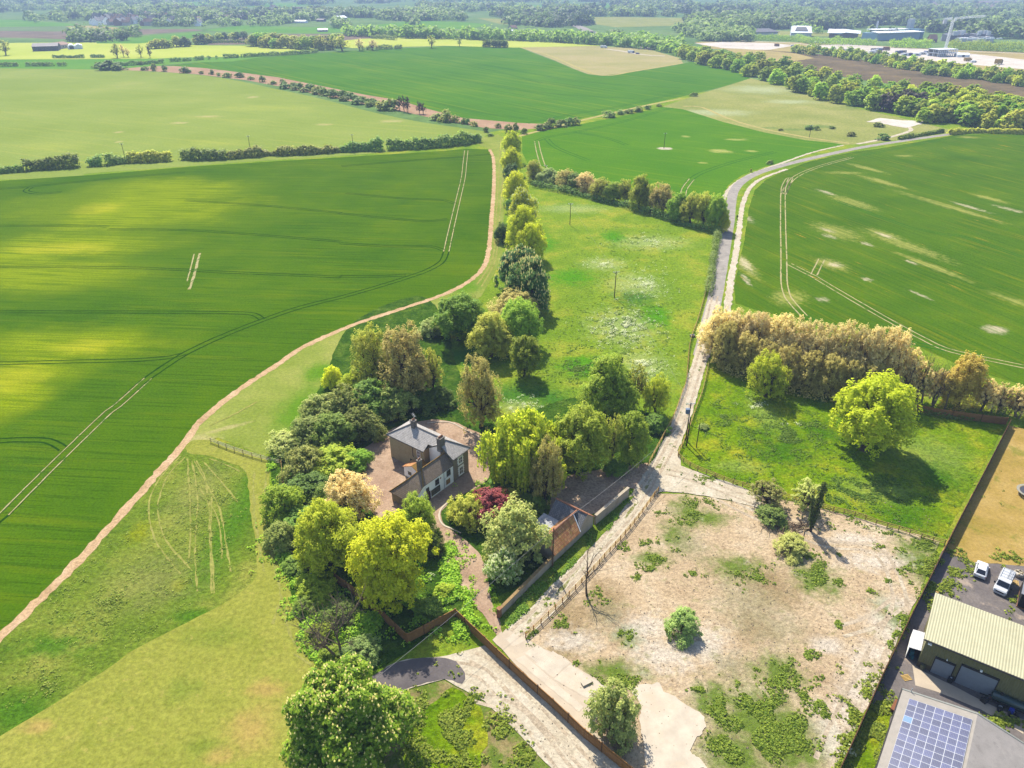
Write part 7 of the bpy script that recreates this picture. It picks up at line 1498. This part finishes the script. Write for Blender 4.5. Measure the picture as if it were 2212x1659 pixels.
a, b, L, rot = dims(t5(1305, 598), t5(1505, 592)); e = empty('unfinished_building', a, 'white concrete frame under construction at the foot of the tower crane', 'building', None, rot)
for f in range(2):
    m = MB(); m.box((L / 2, 9, 4.2 * (f + 1)), (L, 18, .5)); m.build('floor_slab', M_SHEETW, e)
m = MB(); m.box((0, 0, 4.4), (.7, .7, 8.8)); co = m.build('column', M_SHEETW, e); co.location = (.5, .6, 0)
for i in range(11):
    for y in (.6, 9, 17.4):
        if i or y > 1: o = co.copy(); COL.objects.link(o); o.parent = e; o.location = (i * (L - 1) / 10 + .5, y, 0)
m = MB(); m.box((L / 2, 17, 4), (L, .4, 8)); m.build('rear_wall', M_CREAM, e)
a, b, L, rot = dims(t5(1510, 600), t5(1640, 602)); e = empty('site_marquee', a, 'long white marquee right of the concrete frame', 'tent', None, rot); m = MB(); m.prism([(0, 0, 0), (0, 0, 3), (0, 5, 5), (0, 10, 3), (0, 10, 0)], (L, 0, 0)); m.build('tent_cover', M_SHEETW, e); m = MB(); m.box((L * .5, -.05, 1.3), (3, .1, 2.6)); m.build('door', M_BARN, e)
# tower crane with latticed mast and jib
cb = P(*t5(1380, 545)); ch_ = height_at(cb, t5(1470, 205)[1]); e = empty('tower_crane', cb, 'tall white tower crane with a long horizontal jib on the building site', 'crane')
def lattice(m, a, b, w, n, t):
    a = Vector(a); b = Vector(b); d = (b - a); ax = d.normalized(); s = ax.cross(Vector((0, 0, 1)) if abs(ax.z) < .9 else Vector((1, 0, 0))).normalized(); u = s.cross(ax)
    cor = [(s * i + u * j) * w / 2 for i, j in ((-1, -1), (1, -1), (1, 1), (-1, 1))]
    for c in cor: m.beam(a + c, b + c, t)
    for i in range(n):
        p, q = a + d * i / n, a + d * (i + 1) / n
        for k in range(4): m.beam(p + cor[k], q + cor[(k + 1) % 4], t * .6); m.beam(p + cor[k], p + cor[(k + 1) % 4], t * .6)
lean = 0.0
m = MB(); lattice(m, (0, 0, 0), (0, 0, ch_), 2.4, 14, .42); m.build('mast', M_CRANE, e)
sc1 = 1 / ppm((cb.x, cb.y, ch_)) * (1 / 2.6587 / 1.8228)
jx = 415 * sc1; cx_ = 120 * sc1
m = MB(); lattice(m, (2, 0, ch_ + 1.5), (jx, 18, ch_ + 3.5), 1.9, 16, .36); m.build('jib', M_CRANE, e); m = MB(); lattice(m, (-2, 0, ch_ + 1.5), (-cx_, -5, ch_ + .5), 1.9, 6, .36); m.build('counter_jib', M_CRANE, e)
m = MB(); m.box((-cx_ + 2, -5, ch_ - 2), (4, 3, 5)); m.build('counterweight', M_FCON, e); m = MB(); m.box((1.5, -2.4, ch_), (2.2, 2, 2.6)); m.build('cab', M_CRANE, e); m = MB(); m.box((0, 0, 1), (7, 7, 2.2)); m.build('base', M_FCON, e)
m = MB(); m.tube([(jx * .6, 11, ch_ + 2), (jx * .6, 11, ch_ - 14)], [.12, .12], 4); m.box((jx * .6, 11, ch_ - 14.5), (1.2, 1.2, 1.5)); m.build('hook', M_PIPE, e)
# site machines and vehicles
def far_vehicle(p, L, W_, H_, rot, bm_, cm, name, label, cat, group=None, tracks=False):
    q = P(*p); e = empty(name, (q.x, q.y, 0), label, cat, group, rot)
    m = MB(); m.box((-L * .1, 0, H_ * .55), (L * .8, W_, H_ * .75)); m.build('body', bm_, e); m = MB(); m.box((L * .4, 0, H_ * .42), (L * .2, W_ * .95, H_ * .6)); m.build('cab', cm, e)
    m = MB()
    for x in (-L * .3, L * .3):
        for s in (-1, 1): m.tube([(x, s * W_ * .4, .5), (x, s * W_ * .52, .5)], [.5, .5], 10)
    m.build('wheels', M_RUBBER, e)
    return e
M_YEL = plain('digger_yellow', S(214, 170, 70), .5); M_BLUE = plain('lorry_blue', S(90, 110, 170), .5)
far_vehicle(t5(1620, 640), 9, 3.5, 4, .2, M_YEL, M_YEL, 'digger', 'yellow digger on the chalk below the crane', 'digger'); far_vehicle(t5(1680, 655), 6, 2.5, 2.6, .1, M_SHEETW, M_GLASS, 'site_van', 'white pickup beside the yellow digger', 'van'); far_vehicle(t5(1940, 672), 10, 4, 6, .5, M_YEL, M_BARN, 'dump_truck', 'brown dump truck tipping on the chalk bank at the right', 'truck')
far_vehicle(t5(770, 528), 9, 4, 5, .3, M_ROOFT, M_YEL, 'digger', 'rust coloured digger beside the white site cabins', 'digger'); far_vehicle(t4(1820, 505), 7, 3, 4, .2, M_ROOFT, M_YEL, 'digger', 'orange digger on the left part of the chalk site', 'digger')
for i, (p, lab) in enumerate(((t5(40, 455), 'left of two white vans parked along the site road'), (t5(115, 458), 'right of two white vans parked along the site road'), (t4(1995, 508), 'white van on the chalk near the shrub belt end'))): far_vehicle(p, 7, 2.6, 2.8, .05, M_SHEETW, M_GLASS, 'parked_van', lab, 'van')
rnd = random.Random(2); first = None
def copy_thing(root, loc, rz, label=None):
    r_ = root.copy(); COL.objects.link(r_); r_.location = loc; r_.rotation_euler = (0, 0, rz)
    if label: r_['label'] = label
    for c in root.children:
        d = c.copy(); COL.objects.link(d); d.parent = r_
    return r_
for i in range(14):
    p = t5(300 + (i % 7) * 24, 525 + (i // 7) * 10)
    if first is None: first = far_vehicle(p, 4.5, 1.9, 1.6, 1.2, plain('far_car_paint', S(190, 200, 212), .3), M_GLASS, 'parked_car', 'small pale car in the rows of cars parked behind the shrub belt', 'car', 'cars parked on the building site')
    else: q = P(*p); copy_thing(first, (q.x, q.y, 0), 1.2)
cab0 = None
for i, (x, y) in enumerate(((620, 560), (650, 548), (690, 540), (640, 530), (700, 525), (960, 585), (1000, 583), (1040, 582), (1085, 585), (1230, 585), (900, 560), (940, 552), (830, 590), (1150, 572), (1200, 560))):
    q = P(*t5(x, y)); bm_ = (M_SHEETW, M_SHEETW, M_BLUE, M_CREAM)[i % 4]
    if cab0 is None:
        cab0 = empty('site_cabin', q, 'box shaped site cabin on the chalky building site', 'cabin', 'site cabins on the chalk', .1); m = MB(); m.box((0, 0, 1.6), (9, 3.2, 3.2)); m.build('cabin_body', M_SHEETW, cab0); m = MB(); m.box((0, -1.62, 1.8), (4, .06, 1.2)); m.build('window', M_DARKW, cab0)
    else:
        o = copy_thing(cab0, q, rnd.uniform(-.2, .3))
        if bm_ is not M_SHEETW: c = o.children[0]; c.material_slots[0].link = 'OBJECT'; c.material_slots[0].material = bm_
# white belt of site track along the far side
ribbon('site_track', [t4(1430, 445), t4(1900, 465), t5(100, 478), t5(560, 490), t5(800, 500), t5(1400, 525), t5(1800, 545), t5(2212, 560)], 9, M_track, .2, 1, 10)
# main road and its traffic
ribbon('main_road', [t3(1400, 150), t3(1440, 166), t3(1540, 198), t3(1640, 228), t3(1760, 262), t3(1880, 292), t3(1990, 345), t3(2110, 390), t4(-10, 405), t4(200, 470), t4(500, 540)], 22, M_road, .22, .3, 10)
for i, (p, L, hgt, mat, lab) in enumerate(((t3(2030, 368), 12, 4.2, M_BARN, 'dark lorry nearest on the main road between the trees'), (t3(2070, 380), 8, 3.2, M_ROOFT, 'brown van behind the dark lorry on the main road'), (t3(2128, 396), 5, 2, M_SHEETW, 'pale blue car on the main road near the tree belt'), (t3(2038, 396), 5, 1.8, M_BARN, 'dark car on the near side of the main road'), (t3(1722, 252), 13, 4.2, M_ROOFT, 'orange and white lorry on the distant stretch of main road'), (t3(1655, 232), 13, 4.2, M_SHEETW, 'white lorry second along the distant main road'), (t3(1608, 215), 12, 4, M_SHEETW, 'white lorry at the far end of the main road'), (t3(1725, 274), 5, 1.8, M_BLUE, 'blue car on the near side of the distant main road'))):
    far_vehicle(p, L, 2.5, hgt, -.9, mat, M_SHEETW if i != 2 else M_BLUE, 'lorry' if L > 8 else 'car', lab, 'lorry' if L > 8 else 'car')
far_vehicle(t4(235, 578), 9, 2.6, 3.6, -.6, M_SHEETW, M_BLUE, 'lorry', 'white and blue lorry in the lay-by beside the dry pasture', 'lorry'); far_vehicle(t4(305, 588), 5, 2, 1.8, -.6, M_BLUE, M_GLASS, 'car', 'dark blue car in the lay-by beside the dry pasture', 'car')
ribbon('lay_by', [t4(-40, 535), t4(150, 560), t4(300, 588), t4(460, 605), t4(600, 612)], 8, M_track, .2, .6, 6)
far_vehicle(t3(2150, 522), 10, 2.6, 3.4, -.5, M_SHEETW, M_SHEETW, 'lorry', 'white lorry parked left of the lay-by at the crop corner', 'lorry')
# village houses
def village_house(i):
    e = empty('village_house', (0, 0, 0), 'x', 'house', 'village houses'); L, Dp = 10, 8
    m = MB(); m.prism([(0, 0, -.3), (0, 0, 5), (0, Dp / 2, 8.5), (0, Dp, 5), (0, Dp, -.3)], (L, 0, 0)); m.build('wall', (M_CREAM, M_REND, M_ROOFT)[i], e)
    m = MB(); m.prism([(-.3, -.3, 4.9), (L + .3, -.3, 4.9), (L + .3, Dp / 2, 8.8), (-.3, Dp / 2, 8.8)], (0, 0, -.2)); m.prism([(-.3, Dp / 2 + .01, 8.8), (L + .3, Dp / 2 + .01, 8.8), (L + .3, Dp + .3, 4.9), (-.3, Dp + .3, 4.9)], (0, 0, -.2)); m.box((L * .2, Dp / 2, 9.3), (1, .8, 1.6)); m.build('roof', (M_ROOFT, M_DKROOF, M_DKROOF)[i], e)
    return e
VH = [village_house(i) for i in range(3)]; rnd = random.Random(12); used = [False] * 3
VP = [(rnd.uniform(1000, 2200), rnd.uniform(185, 285)) for _ in range(60)] + [(rnd.uniform(1250, 2000), rnd.uniform(40, 70)) for _ in range(16)] + [(2212 + rnd.uniform(0, 450), rnd.uniform(190, 255)) for _ in range(18)] + [(2212 + rnd.uniform(500, 1500), rnd.uniform(100, 165)) for _ in range(22)]
VQ = [t1(x, y) for x, y in VP] + [t4(rnd.uniform(1350, 2212), rnd.uniform(35, 110)) for _ in range(16)] + [t5(rnd.uniform(20, 370), rnd.uniform(165, 225)) for _ in range(16)]
for k, p in enumerate(VQ):
    i = rnd.randrange(3); q = P(*p); rz = rnd.choice((.2, .9, 1.6, 1.75, 1.5)) + rnd.uniform(-.2, .2)
    lab = 'small house of the hazy villages half hidden among trees in the far valley'
    if not used[i]: o = VH[i]; o.location = q; o.rotation_euler = (0, 0, rz); o['label'] = lab; used[i] = True
    else: o = copy_thing(VH[i], q, rz, lab)
    s = rnd.uniform(.9, 1.4); o.scale = (s * 1.5, s * 1.3, s * 1.3)
# church spire
q = P(*t4(1800, 125)); e = empty('church', q, 'pointed church spire rising from the far right village trees', 'church'); m = MB(); m.box((0, 0, 9), (7, 7, 18)); m.build('tower', M_FCON, e); m = MB(); m.tube([(0, 0, 18), (0, 0, 40)], [4.2, .2], 8); m.build('spire', M_DKROOF, e)

# ================================================================== WEEDS, TUFTS, STONES
def inside(x, y, poly):
    c = False; j = len(poly) - 1
    for i in range(len(poly)):
        (xi, yi), (xj, yj) = poly[i], poly[j]
        if (yi > y) != (yj > y) and x < (xj - xi) * (y - yi) / (yj - yi) + xi: c = not c
        j = i
    return c
def scatter(name, blobs, mat, leaf, label, clump=9, h=.25, seed=1, zbase=.12, spread=.35, keep=None):
    """low leafy plants in patches: (x, y, rx, ry, number) in picture pixels"""
    rng = np.random.default_rng(seed); V = []
    for (x, y, rx, ry, n) in blobs:
        a = rng.uniform(0, 6.28, n); r_ = np.abs(rng.normal(0, .68, n))
        for px_, py_ in zip(x + rx * r_ * np.cos(a), y + ry * r_ * np.sin(a)):
            if keep and not inside(px_, py_, keep): continue
            p = P(px_, py_); g = mnoise.noise((p.x * .35, p.y * .35, 5))
            if g < -.12 + .15 * rng.random(): continue
            k = rng.uniform(.3, 1.2) * (1 + .8 * max(0, g)); d = sphere_pts(clump, rng); d[:, 2] = np.abs(d[:, 2])
            c = np.stack([p.x + d[:, 0] * spread * k, p.y + d[:, 1] * spread * k, zbase + h * k * d[:, 2]], 1); V.append(leaf_quads(c, d + np.array([0, 0, .7]), leaf * (.7 + .3 * k), rng, 1.3))
    return tag(link_mesh(name, quad_mesh(name, np.concatenate(V)), mat), label, 'weeds', None, 'stuff')
def B(conv, x, y, rx, ry, n, s=1.6607 * 1.8228): q = conv(x, y); return (q[0], q[1], rx, ry, n)
WG = [B(r4, 1640, 1420, 30, 16, 60), B(r4, 1500, 1450, 24, 14, 70), B(r4, 1700, 1560, 34, 20, 140), B(r4, 1950, 1250, 40, 40, 240), B(r4, 2080, 1080, 26, 20, 140), B(r4, 1750, 1150, 14, 10, 30), B(r4, 2180, 1060, 16, 14, 60), B(r4, 1870, 1500, 30, 16, 90),
      B(r5, 420, 610, 22, 18, 160), B(r5, 680, 480, 26, 20, 110), B(r5, 620, 520, 20, 12, 50), B(r5, 950, 300, 36, 24, 120), B(r5, 1230, 150, 14, 12, 70), B(r5, 1330, 80, 26, 30, 150), B(r5, 1650, 120, 14, 8, 36), B(r5, 1600, 320, 12, 5, 30), B(r5, 1480, 560, 8, 26, 90), B(r5, 1090, 590, 10, 7, 30), B(r5, 1170, 630, 20, 18, 80), B(r5, 1040, 900, 46, 20, 420), B(r5, 1130, 990, 26, 16, 240), B(r5, 760, 830, 16, 8, 40), B(r5, 1700, 1040, 26, 8, 70), B(r5, 1880, 1150, 14, 40, 160), B(r5, 1800, 1200, 10, 10, 40), B(r5, 1870, 1220, 14, 18, 90), B(r5, 520, 320, 14, 12, 24), B(r5, 1890, 1420, 20, 40, 160),
      B(w7, 320, 80, 34, 14, 160), B(w7, 470, 130, 46, 26, 200), B(w7, 850, 60, 40, 26, 220), B(w7, 900, 150, 34, 22, 220), B(w7, 1000, 150, 18, 12, 80), B(w7, 1110, 170, 6, 4, 20), B(w7, 1320, 150, 8, 4, 24), B(w7, 1200, 215, 14, 6, 40), B(w7, 1440, 70, 18, 8, 60), B(w7, 1530, 120, 26, 36, 300), B(w7, 1600, 20, 18, 30, 150), B(w7, 1000, 440, 10, 18, 90), B(w7, 1010, 490, 8, 6, 40), B(w7, 1370, 500, 8, 10, 40), B(w7, 1320, 440, 12, 20, 60), B(w7, 1420, 400, 14, 30, 90), B(w7, 1340, 560, 8, 14, 40), B(w7, 790, 650, 34, 14, 200), B(w7, 860, 680, 18, 6, 70), B(w7, 620, 600, 18, 6, 60), B(w7, 470, 740, 16, 10, 60), B(w7, 650, 720, 30, 20, 120), B(w7, 870, 850, 12, 12, 60), B(w7, 760, 900, 30, 18, 160), B(w7, 900, 780, 30, 12, 70), B(w7, 400, 940, 26, 22, 220), B(w7, 200, 970, 16, 30, 140), B(w7, 340, 810, 6, 4, 20), B(w7, 45, 95, 10, 6, 24),
      B(w7, 600, 1100, 80, 50, 1300), B(w7, 450, 1240, 80, 40, 1100), B(w7, 700, 1200, 40, 50, 700), B(w7, 350, 1080, 24, 18, 160), B(w7, 480, 1020, 30, 24, 200), B(w7, 860, 960, 14, 16, 60), B(w7, 1090, 1030, 14, 30, 60), B(w7, 1140, 970, 8, 10, 40), B(w7, 250, 1330, 40, 26, 460), B(w7, 420, 1330, 50, 26, 700), B(w7, 560, 960, 50, 30, 300), B(w7, 620, 820, 60, 30, 260), B(w7, 900, 1020, 16, 30, 120),
      B(y6, 1000, 930, 40, 10, 160), B(y6, 1160, 900, 46, 12, 200), B(y6, 1300, 1000, 30, 14, 90), B(y6, 1450, 1100, 46, 20, 200), B(y6, 1560, 1060, 40, 20, 220), B(y6, 1290, 1090, 18, 6, 40), B(y6, 820, 1150, 26, 14, 120), B(y6, 740, 1180, 20, 10, 80), B(y6, 1130, 1095, 5, 3, 12), B(y6, 1000, 1140, 5, 6, 14), B(y6, 150, 640, 34, 10, 140), B(y6, 270, 680, 20, 6, 60), B(y6, 400, 715, 8, 4, 30), B(y6, 60, 870, 30, 16, 100), B(y6, 170, 820, 16, 10, 60)]
WG = [(x, y, rx * .95, ry * .95, int(n * .5)) for x, y, rx, ry, n in WG]
scatter('weeds', WG, leafmat('weed_leaves', S(74, 104, 20), S(130, 148, 48), .35), .24, 'green weeds growing in patches over the dry earth', seed=4, clump=8, h=.16, spread=.34)
scatter('weeds', [B(r4, 1120, 1450, 16, 16, 200), B(r4, 1300, 1300, 26, 14, 260), B(r4, 1380, 1190, 26, 14, 200), B(r4, 1180, 1300, 30, 18, 160), B(r4, 960, 1620, 26, 12, 200), B(r5, 320, 380, 30, 24, 320), B(r5, 230, 480, 18, 14, 120), B(r5, 480, 240, 36, 22, 320), B(r5, 640, 110, 20, 14, 220), B(r4, 1440, 1060, 14, 12, 60)], bpy.data.materials['weed_leaves'], .22, 'fresh weeds on the verge between the old wall and the lane', seed=6, h=.2, keep=[(1078, 1334), (1197, 1216), (1285, 1135), (1356, 1076), (1372, 1072), (1349, 1094), (1323, 1135), (1294, 1162), (1261, 1199), (1207, 1249), (1170, 1289), (1132, 1327), (1097, 1354), (1085, 1368)])
scatter('nettles', [B(r3, 1500, 300, 40, 60, 700), B(r3, 1600, 200, 30, 60, 500), B(r3, 1640, 560, 46, 20, 420), B(r3, 1700, 380, 12, 30, 120), B(r3, 1300, 430, 46, 20, 500), B(b2, 1640, 1480, 24, 30, 260), B(b2, 1600, 1560, 30, 30, 260), B(b2, 1770, 1130, 12, 30, 90), B(b2, 2010, 930, 30, 12, 160), B(r3, 1820, 300, 20, 24, 200), B(r3, 560, 420, 60, 60, 500), B(r3, 900, 480, 70, 50, 700), B(r3, 430, 600, 30, 60, 300), B(r3, 600, 800, 40, 26, 260), B(r3, 350, 300, 20, 60, 160), B(b2, 250, 1480, 40, 60, 500), B(b2, 170, 760, 12, 40, 120)], L_MID, .26, 'tall nettles and weeds under the trees around the house', h=.55, seed=8, spread=.45)
scatter('weeds', [B(r3, 1560, 1300, 90, 70, 900), B(r3, 1500, 1500, 80, 60, 800), B(r3, 1750, 1250, 26, 40, 240), B(r3, 1240, 1190, 30, 30, 260), B(r5, 150, 1380, 30, 40, 120), B(r5, 280, 1480, 26, 16, 90), B(r5, 350, 1590, 30, 16, 140), B(so, 400, 650, 50, 90, 1500), B(so, 250, 900, 40, 50, 500), B(so, 500, 430, 26, 14, 160), B(so, 130, 1060, 26, 16, 120), B(cv, 550, 560, 36, 60, 500), B(cv, 760, 380, 40, 30, 260), B(cv, 300, 700, 14, 60, 200), B(cv, 1700, 240, 40, 16, 120), B(cv, 1860, 1060, 12, 20, 60), B(so, 1960, 580, 60, 16, 160)], bpy.data.materials['weed_leaves'], .24, 'rank weeds beside the approach road and yard fences', h=.26, seed=9)
scatter('cow_parsley', [B(m5, 1830, 970, 70, 40, 900), B(m5, 1980, 700, 60, 40, 500), B(m5, 1950, 1220, 50, 30, 400), B(m5, 1150, 1480, 40, 20, 200), B(m5, 1700, 560, 40, 12, 160), B(r3, 1500, 260, 24, 30, 160), B(y6, 700, 280, 16, 8, 60), B(y6, 440, 160, 26, 8, 80), B(so, 140, 950, 12, 14, 40), B(m5, 2000, 420, 60, 14, 200)], L_BLOSP, .16, 'white cow parsley flowers drifting over the meadow', clump=7, h=.4, seed=10, spread=.4)
scatter('tussocks', [(1350, 700, 190, 150, 2600), (1250, 800, 130, 60, 900), (1380, 520, 140, 60, 700), (1700, 940, 190, 90, 2600), (1850, 1060, 190, 60, 2000), (1560, 900, 50, 60, 500)], leafmat('grass_leaves', S(66, 100, 18), S(110, 132, 42), .4), .24, 'tussocks of long grass in the meadow and paddock', clump=6, h=.2, seed=12, zbase=.04, spread=.4)
scatter('tussocks', [(230, 1300, 220, 150, 1000), (420, 1130, 110, 130, 600), (480, 1080, 50, 120, 260), (100, 1480, 140, 60, 300)], leafmat('dry_grass_leaves', S(84, 108, 28), S(124, 136, 54), .4), .2, 'tussocks of rough grass between the lawn and the wheat', clump=5, h=.18, seed=13, zbase=.05, spread=.4, keep=[(0, 1400), (150, 1250), (300, 1090), (400, 985), (520, 1015), (535, 1120), (545, 1225), (430, 1310), (300, 1385), (120, 1505), (0, 1570)])
# clods, stones and sticks on the dry earth
rng = np.random.default_rng(21); m = MB(); rnd = random.Random(21)
for i in range(2600):
    x = rnd.uniform(1150, 2010); y = rnd.uniform(1075, 1640)
    if y < 1390 - (x - 1130) * .62 and x < 1430: continue
    if x > 2030 - (y - 1170) * .45: continue
    p = P(x, y); s = rnd.choice((.06, .08, .1, .16)); a = rnd.uniform(0, 3)
    n0 = len(m.v); m.v += [(p.x + s * math.cos(a + t) * rnd.uniform(.6, 1.4), p.y + s * math.sin(a + t) * rnd.uniform(.6, 1.4), .08) for t in (0, 2.1, 4.2)] + [(p.x, p.y, .09 + s * 1.1)]
    m.f += [(n0, n0 + 1, n0 + 3), (n0 + 1, n0 + 2, n0 + 3), (n0 + 2, n0, n0 + 3)]
tag(m.build('stones', plain('clods', S(204, 180, 150), .95, .35, .7)), 'clods and stones strewn over the dry earth', 'stones', None, 'stuff')
# flower bed kerb along the drive
ribbon('kerb', [b2(1740, 1030), b2(1650, 1095), b2(1612, 1170), b2(1640, 1250), b2(1720, 1290), b2(1800, 1330)], .3, M_SLAB, .17, .05, .4)
ribbon('kerb', [b2(1510, 372), b2(1700, 363), b2(1860, 440), b2(2060, 540)], .25, M_SLAB, .17, .05, .4)

# ================================================================== HAZE
hz = MB(); hz.quad((-7000, -300, -1), (7000, -300, -1), (7000, 9000, -1), (-7000, 9000, -1))
hz = MB(); hz.box((0, 4300, 45), (14000, 9200, 92)); ho = hz.build('haze', None); ho['kind'] = 'stuff'
hm = bpy.data.materials.new('haze'); hm.use_nodes = True; ht = hm.node_tree
for n_ in list(ht.nodes):
    if n_.type != 'OUTPUT_MATERIAL': ht.nodes.remove(n_)
pv_ = ht.nodes.new('ShaderNodeVolumePrincipled'); pv_.inputs['Color'].default_value = (.29, .37, .58, 1); pv_.inputs['Density'].default_value = 0.0002; pv_.inputs['Anisotropy'].default_value = 0.0
ht.links.new(pv_.outputs[0], ht.nodes['Material Output'].inputs['Volume']); ho.data.materials.append(hm)
